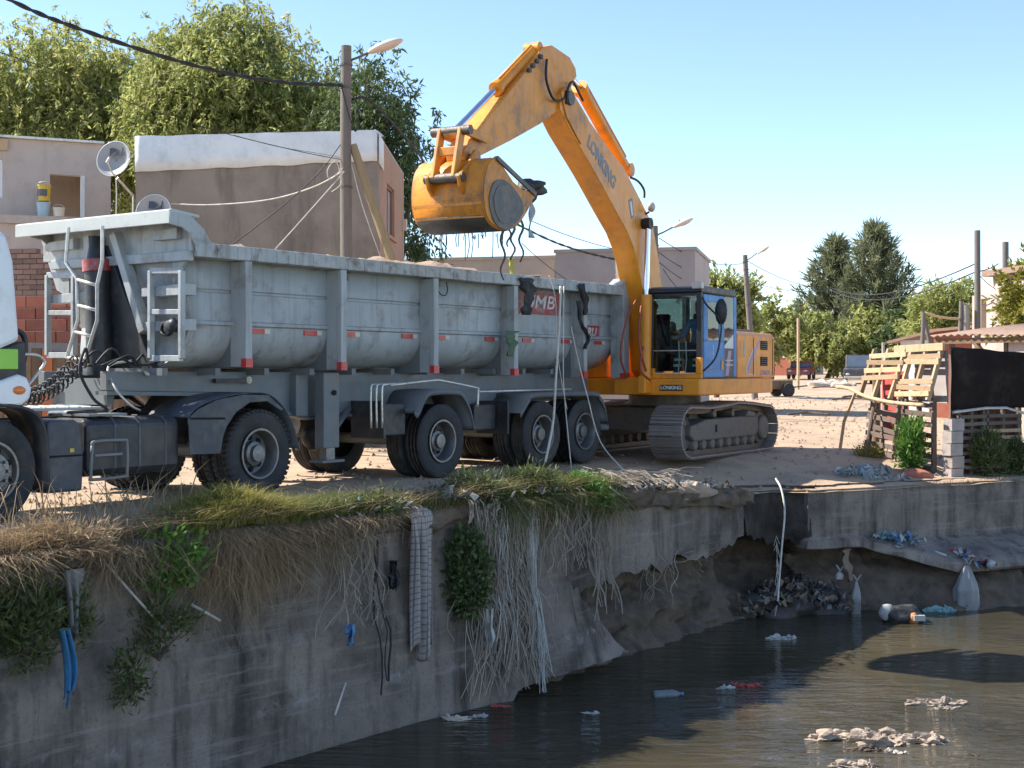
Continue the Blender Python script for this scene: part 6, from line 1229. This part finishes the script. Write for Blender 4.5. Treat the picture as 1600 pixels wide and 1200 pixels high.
def drape(name, label, s0, s1, z1, m, inl=.35, amp=.05, folds=3, n=26, cat='cloth', taper=.85, rag=.06, out=.06, ph=0, zt=None, sway=0):
    rows = []; UV = []
    prof = [(inl*(1-k/4),.05+.02*k/4) for k in range(5)]+[(-out-.02,.02)]+[(-out-.05,-.05-(abs(z1)-.05)*k/16) for k in range(17)]
    if zt is not None: prof = [(-out-.05,zt-(abs(z1)+zt)*k/16) for k in range(17)]
    for j,(d,z) in enumerate(prof):
        row = []
        for i in range(n):
            f = i/(n-1); c = (s0+s1)/2; h = (s1-s0)/2*(1-(1-taper)*min(1,max(0,-z)/abs(z1))); s = c+(f*2-1)*h*(1-(.35*math.sin(z*4.5+1)**2 if sway else 0))+sway*math.sin(z*5); g = min(1,max(.15,-z*3)); dd = d-(woff(c,z1) if d < 0 else 0)-amp*g*math.sin(f*PI*2*folds+ph+.4*z)-amp*.5*g*math.sin(f*17+z*2)
            zz = z+(rag*math.sin(f*9+ph)*(j/len(prof))**3); p, nn, ez = edge(s); q = p-nn*dd; row.append((q.x,q.y,(gz(q.x,q.y)+z if z > 0 else zz)))
        rows.append(row)
    o = MB().grid(rows).build(name, m, smooth=True, solid=.008); me = o.data; uv = me.uv_layers.new(); M_ = len(prof)
    for lp in me.loops: v = lp.vertex_index; uv.data[lp.index].uv = ((v%n)/(n-1), (v//n)/(M_-1))
    return tag(o, label, cat)
drape('checked_blanket', 'long grey checked blanket hanging down the canal wall', -3.12, -2.77, -1.46, plaid(), .3, .045, 2.0, taper=.92, rag=.12)
drape('blue_cloth', 'faded blue cloth hanging on the wall at far left', -7.57, -7.41, -1.14, m_cloth, -.16, .03, 1.5, n=16, out=.20, taper=.45, rag=.10, zt=-.56, sway=.05)
drape('grey_rag', 'pale grey rag hanging behind the bush at far left', -7.42, -7.2, -.62, TRASH[1], .1, .03, 2, n=14, out=.14, taper=.5, zt=-.12)
def fibres(label, name, s0, s1, zt, zb, n, m, r=.005, wob=.06, out=.10, k=9, cat='rope', conv=None):
    b = MB()
    for i in range(n):
        s = random.uniform(s0,s1); z0 = zt-random.random()*.25; z1 = zb+random.random()**1.5*(abs(zb)-.6)*.9; pts = []; s2 = s+random.gauss(0,.24) if conv is None else conv+random.gauss(0,.05); ph = random.random()*9; fq = random.uniform(3,11); oo = out+random.random()*.09
        for j in range(k):
            f = j/(k-1); a = s+(s2-s)*f+wob*math.sin(ph+f*fq)*(.25+.75*f)*f**.5; z = z0+(z1-z0)*f; p, nn, ez = edge(a); extra = woff(a,z); q = p+nn*(oo+extra+.03*math.sin(ph+f*9)); pts.append((q.x,q.y,z))
        b.tube(pts, r*random.uniform(.6,1.5), 4, cap=False)
    return tag(b.build(name, m), label, cat, kind='stuff')
fibres('tangle of dry root strands hanging down the middle of the wall','hanging_roots',-2.0,-1.0,.0,-2.1,240,m_fibre,.0048,.16)
fibres('white plastic fibre rope hanging into the water','white_rope',-1.02,-.84,.0,-2.2,40,m_whitefibre,.0042,.03,conv=-1.0)
fibres('pale knotted fibre strand hanging left of the white rope','pale_rope',-1.62,-1.42,.0,-1.75,20,m_whitefibre,.004,.05)
fibres('dark roots and wires hanging left of the blanket','hanging_roots',-4.15,-3.6,-.05,-1.1,40,m_fibre,.005,.12)
fibres('black cable bundle hanging straight down the wall','hanging_cables',-3.64,-3.60,-.1,-2.05,3,m_cable,.011,.02,conv=-3.58)
fibres('grey rag strips hanging by the broken end of the wall foot','rag_strips',.16,.62,-.1,-1.55,18,m_fibre,.008,.05)
fibres('brown root strands below the green patch','hanging_roots',-.6,.3,-.05,-.95,40,m_fibre,.006,.06)
fibres('thin root wisps under the slab below the excavator','hanging_roots',1.4,3.6,-.9,-1.7,22,m_fibre,.005,.08,out=.02)
p, nn, ez = edge(S_C2+.35)
def hang_rope(label, top, pts, r, m):
    b = MB().tube(smooth_path(pts,6),r,6); 
    for i in range(26):
        c = Vector(pts[0]).lerp(Vector(pts[-1]),.45+.55*random.random()); b.tube([c,c+Vector((random.uniform(-.05,.05),random.uniform(-.03,.03),-random.uniform(.08,.22)))],r*.35,4,cap=False)
    return tag(b.build('hanging_rope', m, smooth=True), label, 'rope')
hang_rope('single long white rope hanging from the bank corner to the rubbish', None, [at(1212,748,20.9),at(1221,765,20.5),at(1226,800,20.35),at(1222,850,20.3),at(1218,900,20.2),at(1215,944,20.1)], .016, m_rope)
for lab, pts, r, m in (('pale rope over the trailer side, thickest',[at(876,447,21.0),at(874,500,20.95),at(868,600,20.85),at(864,660,20.8),at(852,722,20.6)],.020,m_rope),('second thin pale cord over the trailer side',[at(881,447,21.1),at(880,560,21.0),at(882,620,21.0),at(893,735,20.9)],.009,m_rope),
    ('slanting pale cord from trailer side to the debris pile',[at(892,510,21.4),at(905,570,21.4),at(918,620,21.3),at(938,690,21.0),at(975,735,20.3)],.010,m_rope),('thin pale cord swinging left on the trailer side',[at(858,430,20.9),at(868,470,20.9),at(872,560,20.9),at(886,640,20.9)],.006,m_rope)):
    cable(lab, pts, r, m, 'rope', name='rope')
# tarp strips and rags over the trailer side
def strip_cloth(label, pts, w, m, name='tarp_strip', cat='tarp'):
    P_ = smooth_path(pts,6); rows = []
    for i,p in enumerate(P_):
        f = i/(len(P_)-1); ww = w*(1-.5*f)*(1+.25*math.sin(i*1.3)); d = Vector((.5736,.8192,0)); n_ = Vector((.8192,-.5736,0)); rows.append([p+d*ww*(j/4-.5)+n_*.03*math.sin(j*2.1+i*.5) for j in range(5)])
    return tag(MB().grid(rows).build(name, m, smooth=True, solid=.01), label, cat)
def side(px, py, off=-.06):
    k = (px-800)/2100; bx0 = -3.005-.8192*off; by0 = 16.06+.5736*off; t = (k*by0-bx0)/(.5736-.8192*k); return Vector((bx0+.5736*t, by0+.8192*t, 1.5+(580-py)*(by0+.8192*t)/2100))
strip_cloth('black tarp flap over the trailer rail beside the red board', [side(823,433,.2),side(824,436),side(826,455),side(825,475),side(822,492)], .42, m_blackcloth)
strip_cloth('narrow black tarp strip near the trailer tail', [side(909,440,.2),side(910,446),side(914,470),side(914,492)], .22, m_blackcloth)
strip_cloth('thin dark strap hanging over the fifth trailer rib', [side(903,470),side(907,500),side(915,518),side(920,530),side(913,545)], .09, m_blackcloth)
strip_cloth('crumpled blue-grey plastic along the trailer rail by the red board', [side(832,440,.15),side(850,443,.02),side(872,446,.0),side(895,449,.02)], .20, mat('bluegrey_plastic',(.14,.18,.26),.4), 'plastic_sheet', 'plastic')
strip_cloth('green rag caught on the fourth trailer rib', [side(800,517,-.05),side(798,525,-.08),side(800,538,-.08),side(796,556,-.06)], .30, mat('green_rag',(.10,.16,.10),.8), 'green_rag', 'rag')
strip_cloth('brown rag draped down from the wall hollow above the narrow bag', [at(1322,858,20.95),at(1322,872,20.85),at(1326,890,20.8),at(1329,908,20.78)], .30, TRASH[3], 'brown_rag', 'rag')
strip_cloth('yellow-green plastic bag standing on the trailer load', [side(797,404,.5),side(800,416,.5),side(802,432,.5)], .12, mat('lime_bag',(.38,.40,.05),.5), 'plastic_bag', 'bag')
# ---------------------------------------------------------------- litter
def litter(label, name, pts, n, size, spread, m, flat=.5, cat='litter'):
    b = MB(); k = 0
    for i in range(n):
        c = Vector(random.choice(pts))+Vector((random.gauss(0,spread),random.gauss(0,spread),abs(random.gauss(0,spread*.25))))
        r = size*random.uniform(.4,1.3); u = Vector(unit(1)[0])*r; v_ = Vector(unit(1)[0])*r*random.uniform(.3,.9); w_ = u.cross(v_).normalized()*r*.25 if u.cross(v_).length > 1e-6 else Vector((0,0,r*.2))
        V = [c-u-v_,c+u-v_+w_,c+u+v_-w_,c-u+v_+w_*.6,c+w_*1.4]; b.add(V,[(0,1,4),(1,2,4),(2,3,4),(3,0,4)])
    return tag(b.build(name, m), label, cat, kind='stuff')
e = lambda s, d: tuple(spos(s,d)+Vector((0,0,.10)))
zone1 = [e(s,d) for s in np.arange(-3.9,-2.9,.1) for d in (-.05,.1,.25,.4)]; zone2 = [e(s,d) for s in np.arange(-2.3,-.4,.1) for d in (-.05,.2,.45,.7,.9)]; zone3 = [e(s,d) for s in np.arange(.6,2.6,.1) for d in (0,.15,.3,.5)]; zone4 = [e(s,d) for s in np.arange(2.0,4.0,.1) for d in (.0,.15,.35)]
zone5 = [tuple(at(px,py,Y)) for px,py,Y in ((1330,740,22.6),(1350,745,22.5),(1370,748,22.5),(1345,738,22.9),(1390,750,22.6),(1365,735,23.0))]; zone6 = [tuple(at(px,py,21.25)) for px,py in ((1385,838),(1400,842),(1415,838),(1430,846),(1405,852))]; zone7 = [tuple(at(px,py,21.2)) for px,py in ((1500,862),(1515,872),(1530,880),(1545,884))]
zone8 = [(at(px,0,Y).x,Y,WATER_Z+.10+h) for px,Y,h in ((1180,20.3,.0),(1210,20.4,.1),(1240,20.5,.15),(1270,20.6,.15),(1300,20.5,.05),(1230,20.8,.3),(1265,20.9,.3),(1200,20.6,.15),(1295,20.9,.15))]
for z,(lab,n,sz,sp,ms) in ((zone1,('behind the blanket',130,.06,.06,(0,1,3,7))),(zone2,('below the trailer rear wheels',260,.05,.10,(0,1,0,4))),(zone3,('beside the rear tyre and excavator track',190,.06,.12,(1,0,3,5))),(zone4,('along the sunny bank lip',150,.05,.10,(5,3,0,5))),(zone5,('on the shaded bank below the pallet fence',120,.07,.14,(0,7,1,0))),(zone6,('on the broken apron ledge',70,.06,.08,(0,7,1,2))),(zone7,('around the grey bag on the apron',50,.06,.07,(2,6,0,4))),(zone8,('at the waterline under the bank corner',210,.07,.16,(3,4,1,3)))):
    for j,mi in enumerate(ms): litter(['pale','mixed','dull','scattered'][j]+' scraps of '+TRASH[mi].name.split('_')[1]+' litter '+lab,'litter_scraps',z,int(n*.55)+1,sz*.8,sp*1.15,TRASH[mi])
# mounds that carry the litter
def mound(label, c, r, m, seed, cat='mound', name='debris_mound'): 
    return tag(MB().blob((0,0,0),r,seed,.35,3).build(name, m, smooth=True), label, cat)
for (s,d,r,lab,m,sd) in ((1.3,.15,(.75,.40,.20),'grey fibrous debris mound beside the last trailer tyre',m_earth,3),(2.9,.2,(.95,.35,.18),'low sunlit debris ridge at the bank edge below the excavator',m_load,5),(-1.1,.35,(.7,.4,.12),'flat litter mound below the rear axles',m_earth,8),(-3.2,.15,(.5,.3,.12),'small earth hump behind the blanket',m_earth,9)):
    o = mound(lab,None,r,m,sd); o.location = spos(s,d); o.rotation_euler = (0,0,R(50))
for k,(px,Y,r,lab) in enumerate(((1215,20.7,(.55,.45,.32),'dark rubbish heap at the waterline under the white rope'),(1285,20.9,(.5,.4,.30),'dark rubbish heap at the waterline under the hollow'))):
    o = mound(lab,None,r,m_mud,20+k); o.location = (at(px,0,Y).x,Y,WATER_Z+.05)
fb_ = MB()
for i in range(170):
    c = Vector(random.choice(zone3))+Vector((random.gauss(0,.15),random.gauss(0,.12),.06+random.random()*.16)); a = random.gauss(-.6,.4); l = random.uniform(.15,.5); d = Vector((math.cos(a),math.sin(a),random.uniform(-.5,.1))); fb_.tube([c,c+d*l*.5+Vector((0,0,.03)),c+d*l],random.uniform(.003,.008),4,cap=False)
tag(fb_.build('fibre_pile', m_fibre), 'pale shredded fibres heaped beside the last trailer tyre', 'fibres', kind='stuff')
# rocks and bigger things one can pick out
for k in range(60):
    z = zone4 if k < 34 else zone3; c = Vector(random.choice(z)); r = random.uniform(.02,.07); o = tag(MB().blob((0,0,0),(r*1.3,r,r*.7),k,.5,1).build('stone', m_rock), 'small pale stone lying on the bank lip below the excavator', 'stone', 'stones on the bank lip'); o.location = c+Vector((random.gauss(0,.12),random.gauss(0,.12),0)); o.rotation_euler = (0,0,k)
def bag(label, c, r, h, m, seed=0, rz=0):
    rows = []; c = Vector(c)
    for j in range(20):
        f = j/19; rr = r*(.92+.12*math.sin(f*3) if f < .5 else (1.0-.86*((f-.5)/.5)**1.1)); row = []
        for i in range(41):
            a = 2*PI*i/40; w1 = noise.noise(Vector((math.cos(a)*2.2,math.sin(a)*2.2,f*1.6+seed))); w2 = abs(noise.noise(Vector((math.cos(a)*5,math.sin(a)*5,f*2.5+seed*2))))
            k = rr*(1+.28*w1+.22*w2); row.append(c+Vector((math.cos(a)*k+.05*r*math.sin(f*5+seed),math.sin(a)*k*.55,h*f*(1+.03*w1))))
        rows.append(row)
    o = MB().grid(rows); p = rows[-1][0]
    for sg in (-1,1): o.grid([[p+Vector((sg*.02*k+.012*t,0,.045*k-.004*k*k)) for t in (-1,1)] for k in range(4)])
    return tag(o.build('plastic_bag', m, smooth=True), label, 'bag')
pb = at(1511,952,21.0); bag('tall translucent white plastic bag hanging at the waterline by the apron', (pb.x,pb.y,WATER_Z-.02), .185, .70, m_bag, 1)
pb = at(1338,950,20.6); bag('narrow pale plastic bag trailing from the hollow into the water', (pb.x,pb.y,WATER_Z), .075, .5, m_bag, 4)
pb = at(1312,905,20.8); bag('small white plastic knot in the dark hollow', (pb.x,pb.y,pb.z), .06, .12, TRASH[0], 5)
wst = thing('floating_sack', 'black stuffed sack floating with white scraps beneath the apron', 'sack', (at(1408,0,20.0).x,20.0,WATER_Z)); MB().blob((0,0,.08),(.30,.22,.17),3,.25,3).build('sack', TRASH[4], wst, smooth=True); MB().blob((-.24,-.08,.14),(.11,.08,.12),6,.3,2).build('white_scrap', TRASH[0], wst, smooth=True); MB().blob((.14,-.18,.06),(.08,.06,.09),7,.3,2).build('orange_scrap', mat('orange_scrap',(.4,.16,.06),.6), wst, smooth=True); MB().bx(.12,.28,-.26,-.2,.05,.13).build('white_tag', TRASH[0], wst)
def bottle(label, px, py):
    Y = 2100*(1.5-WATER_Z)/(py-580); t = thing('plastic_bottle', label, 'bottle', (at(px,0,Y).x,Y,WATER_Z+.02), R(12))
    MB().lathe([(0,-.17),(.04,-.17),(.055,-.155),(.055,-.05),(.05,-.04),(.055,-.03),(.055,.06),(.04,.11),(.018,.145),(.018,.17),(0,.17)],16,ax='x').build('body', mat('bottle_plastic',(.22,.25,.27),.2,trans=.3), t, smooth=True); MB().lathe([(.021,.165),(.021,.19),(0,.19)],12,ax='x').build('cap', TRASH[2], t); return t
def floater(label, px, py, r, m, seed, flat=.35, n=3):
    Y = 2100*(1.5-WATER_Z)/(py-580); t = thing('floating_debris', label, 'debris', (at(px,0,Y).x,Y,WATER_Z), group='debris floating on the canal'); b = MB()
    n *= 2
    for k in range(n): b.blob(((k-(n-1)/2)*r*.62,random.uniform(-.5,.5)*r,.0),(r*random.uniform(.4,.95),r*random.uniform(.2,.5),r*flat*random.uniform(.4,1.0)),seed+k,.9,3)
    b.build('lump', m, t); return t
for lab,px,py,r,m,n in (('pale crusty drift mass in the sunny water, left half',1335,1152,.17,m_driftw,4),('pale crusty drift mass in the sunny water, right half',1408,1160,.17,m_driftw,4),('small pale drift clump upstream of the larger ones',1462,1100,.11,m_driftw,4),('brown stub of drift beside the pale clumps',1480,1108,.07,m_driftw,2),('dark twig lump in front of the pale drift',1352,1172,.07,m_earth,3),('second dark lump in front of the pale drift',1400,1176,.07,m_rock,2),('pale lump cut off at the bottom edge',1335,1197,.10,m_driftw,3),
    ('grey plastic bottle shape floating in the shade',1043,1088,.11,TRASH[1],3),('white scrap floating near the blue ripples',1135,1076,.06,TRASH[0],2),('red-brown branch piece beside the blue ripples',1165,1072,.08,TRASH[6],3),('white scrap near the wall hollow',925,1115,.05,TRASH[0],2),('white flat scrap under the bank heap',1220,998,.09,TRASH[0],3),('pale scrap floating in mid shade',1155,966,.05,TRASH[1],2),('flat pale packet by the apron foot',1468,955,.12,TRASH[7],3),('red packet in the wall hollow by the white rope',783,1104,.06,TRASH[6],2),('white scrap at the wall foot beside hanging roots',748,1120,.06,TRASH[0],2),('tiny dark twig floating at right',1523,1180,.03,m_earth,2),('pale lump at the wall foot',712,1124,.09,m_rock,2)):
    floater(lab,px,py,r,m,px,.5,n) if 'bottle' not in lab else bottle(lab,px,py)
for lab,pts,r,m in (('long pale stick leaning across the wall below the dry grass',[spos(-6.95,-.14,-.12),spos(-6.68,-.16,-.42),spos(-6.35,-.16,-.76)],.011,m_rope),('short pale stick crossing the trailing plant',[spos(-6.05,-.15,-.57),spos(-5.72,-.15,-.76)],.014,m_rope),('short thin twig on the wall below trailing plant',[spos(-6.12,-.15,-.60),spos(-6.35,-.16,-.80)],.012,m_rope),('pale stick caught on the lower wall',[spos(-4.32,-.32,-1.52),spos(-4.55,-.4,-1.78)],.010,m_rope),('pale diagonal pole on the litter behind the blanket',[spos(-4.2,.35,.10),spos(-3.7,.2,.12),spos(-3.3,.02,.06)],.02,m_rope),('pale rod lying on the broken apron ledge',[at(1437,848,21.6),at(1460,862,21.3),at(1478,868,21.1)],.02,m_rope),('white pipe end on the broken apron edge',[at(1545,880,21.0),at(1552,884,20.95)],.07,TRASH[0]),('thin pole sticking up through the weeds by the litter',[spos(-1.95,.2,.05),spos(-1.6,.25,.20),spos(-1.3,.1,.02)],.012,m_rope)):
    tag(MB().tube(pts,r,7).build('stick', m, smooth=True), lab, 'stick')
def scrap(w_, h_, sd):                    # small torn, crumpled sheet hanging from its top edge
    rows = []
    for j in range(9):
        f = j/8; a = .5+.5*noise.noise(Vector((f*2.3,sd,1)))+.25; rows.append([(w_*a*(i/6-.5)+.03*noise.noise(Vector((f*3,i,sd))),.05*noise.noise(Vector((i*.7,f*4,sd)))*1.6+.02*math.sin(i*2.2),-h_*f*(1+.15*noise.noise(Vector((i*.9,sd,2))))+h_/2) for i in range(7)])
    return MB().grid(rows)
o = tag(MB().blob((0,0,0),(.13,.08,.08),3,.4,3).build('white_rag', TRASH[0], smooth=True), 'crumpled white rag on the wall edge above the roots', 'rag'); o.location = spos(-1.62,-.06,.0)
o = tag(scrap(.16,.42,5).build('white_scrap', TRASH[0]), 'torn white plastic scrap beside the ivy', 'plastic'); o.location = spos(-1.98,-.22,-1.32)
o = tag(scrap(.10,.22,7).build('blue_scrap', TRASH[2]), 'small torn blue scrap caught on dark roots', 'plastic'); o.location = spos(-4.05,-.12,-1.12)
o = tag(scrap(.13,.30,4).build('black_scrap', TRASH[4]), 'black plastic scrap on the wall left of the blanket', 'plastic'); o.location = spos(-3.28,-.08,-.62)
o = tag(MB().blob((0,0,0),(.22,.16,.14),11,.3,2).build('grey_block', TRASH[1], smooth=True), 'pale grey block on the litter below the pallet fence', 'block'); o.location = at(1352,738,22.9)
o = tag(MB().blob((0,0,0),(.28,.2,.10),13,.3,2).build('brick_slab', m_brick, smooth=True), 'broken reddish slab below the fence corner', 'slab'); o.location = at(1432,742,22.8)

# pebbles and clods trodden into the yard and track
pv = []
for k in range(5200):
    Y = 15+rng.random()**1.8*45; x = rng.uniform(-.42,.42)*Y
    if float(bank(x,Y)[0]) < .15: continue
    r = rng.uniform(.008,.03)*(1+Y/30); c = np.array([x,Y,gz(x,Y)+r*.2]); t = [c+np.array([r*math.cos(a)*rng.uniform(.6,1.2),r*math.sin(a)*rng.uniform(.6,1.2),0]) for a in (0,1.6,3.1,4.7)]; top = c+np.array([rng.uniform(-.4,.4)*r,rng.uniform(-.4,.4)*r,r*.8])
    for i in range(4): pv += [t[i],t[(i+1)%4],top]
tag(link('pebbles', npmesh('pebbles', pv, 3), mat('pebble',(.33,.24,.18),.95,0,.25,6)), 'loose pebbles and clods scattered over the dirt track', 'pebbles', kind='stuff')
# shredded plastic ribbons caught along the rim
rb = MB()
for k in range(60):
    s_ = random.choice((random.uniform(-4.2,-2.9),random.uniform(-2.2,.6),random.uniform(-2.2,.6))); p0 = spos(s_,random.uniform(.0,.25))+Vector((0,0,.06)); p, nn, ez = edge(s_); o3 = Vector((nn.x,nn.y,0)); l = random.uniform(.1,.55)*random.random()+.08; w_ = random.uniform(.004,.014); dl = Vector((DL.x,DL.y,0)); j = random.uniform(-.3,.3)
    P_ = [p0, p0+o3*.22+Vector((0,0,.02)), p0+o3*.28+dl*j*l*.5-Vector((0,0,l*.5)), p0+o3*.27+dl*j*l-Vector((0,0,l))]
    P_ = smooth_path(P_,3); rb.grid([[q-dl*w_*(1+.5*math.sin(i)),q+dl*w_+o3*.01*math.sin(i*2)] for i,q in enumerate(P_)])
tag(rb.build('plastic_ribbons', m_fibre), 'torn pale plastic ribbons caught along the wall rim', 'litter', kind='stuff')

bush('bushy weeds mixed with litter at the rim right of the ivy', spos(-1.75,.05), (.35,.2,.16), 1500, .10, .016, m_dplant)
bush('green weed clump at the rim above the white rope', spos(-.75,.0), (.34,.22,.18), 1700, .10, .018, m_dplant)
bush('green weed clump hanging at the rim above the broken wall foot', spos(.25,-.08,-.18), (.30,.16,.2), 1600, .09, .018, m_plant)
bush('dull weed clump at the rim left of the blanket', spos(-3.5,-.02,-.05), (.28,.18,.14), 1100, .09, .016, m_dplant)
bush('dry brown weed clump at the left rim', spos(-7.3,-.02,-.06), (.4,.2,.16), 1500, .10, .012, m_straw)
blades('tangled dry stems lying over the rim','dry_tangle',(-8.6,1.0,-.14,.35),2600,.30,m_straw,lean=1.8)

# bigger scraps one can pick out along the rim
for k,(lab,s_,d_,w_,h_,mi) in enumerate((('crumpled pale blue sheet scrap at the rim left of the blanket',-3.85,-.04,.22,.18,7),('torn white sheet flap lying at the rim left of the blanket',-3.6,.02,.26,.2,0),('brown paper flap at the blanket top',-3.2,-.02,.18,.22,5),('grey torn sack flap on the rim right of the blanket',-2.3,.0,.24,.2,1),
    ('white wrapper on the litter below the rear axles',-1.0,.45,.2,.16,0),('teal scrap on the litter below the rear axles',-1.25,.62,.16,.14,7),('blue wrapper beside the last trailer tyre',.8,.35,.18,.16,2),('black bag scrap on the sunny bank lip',2.6,.22,.22,.2,4),('tan cardboard flap on the sunny bank lip',3.1,.15,.24,.18,5),('grey rag scrap on the fibre heap',1.5,.2,.24,.2,1))):
    o = tag(scrap(w_,h_,k+30).build('torn_scrap', TRASH[mi]), lab, 'scrap'); o.location = spos(s_,d_)+Vector((0,0,.14)); o.rotation_euler = (R(50+20*(k%3)),R(15*(k%4)-20),R(40+37*k))
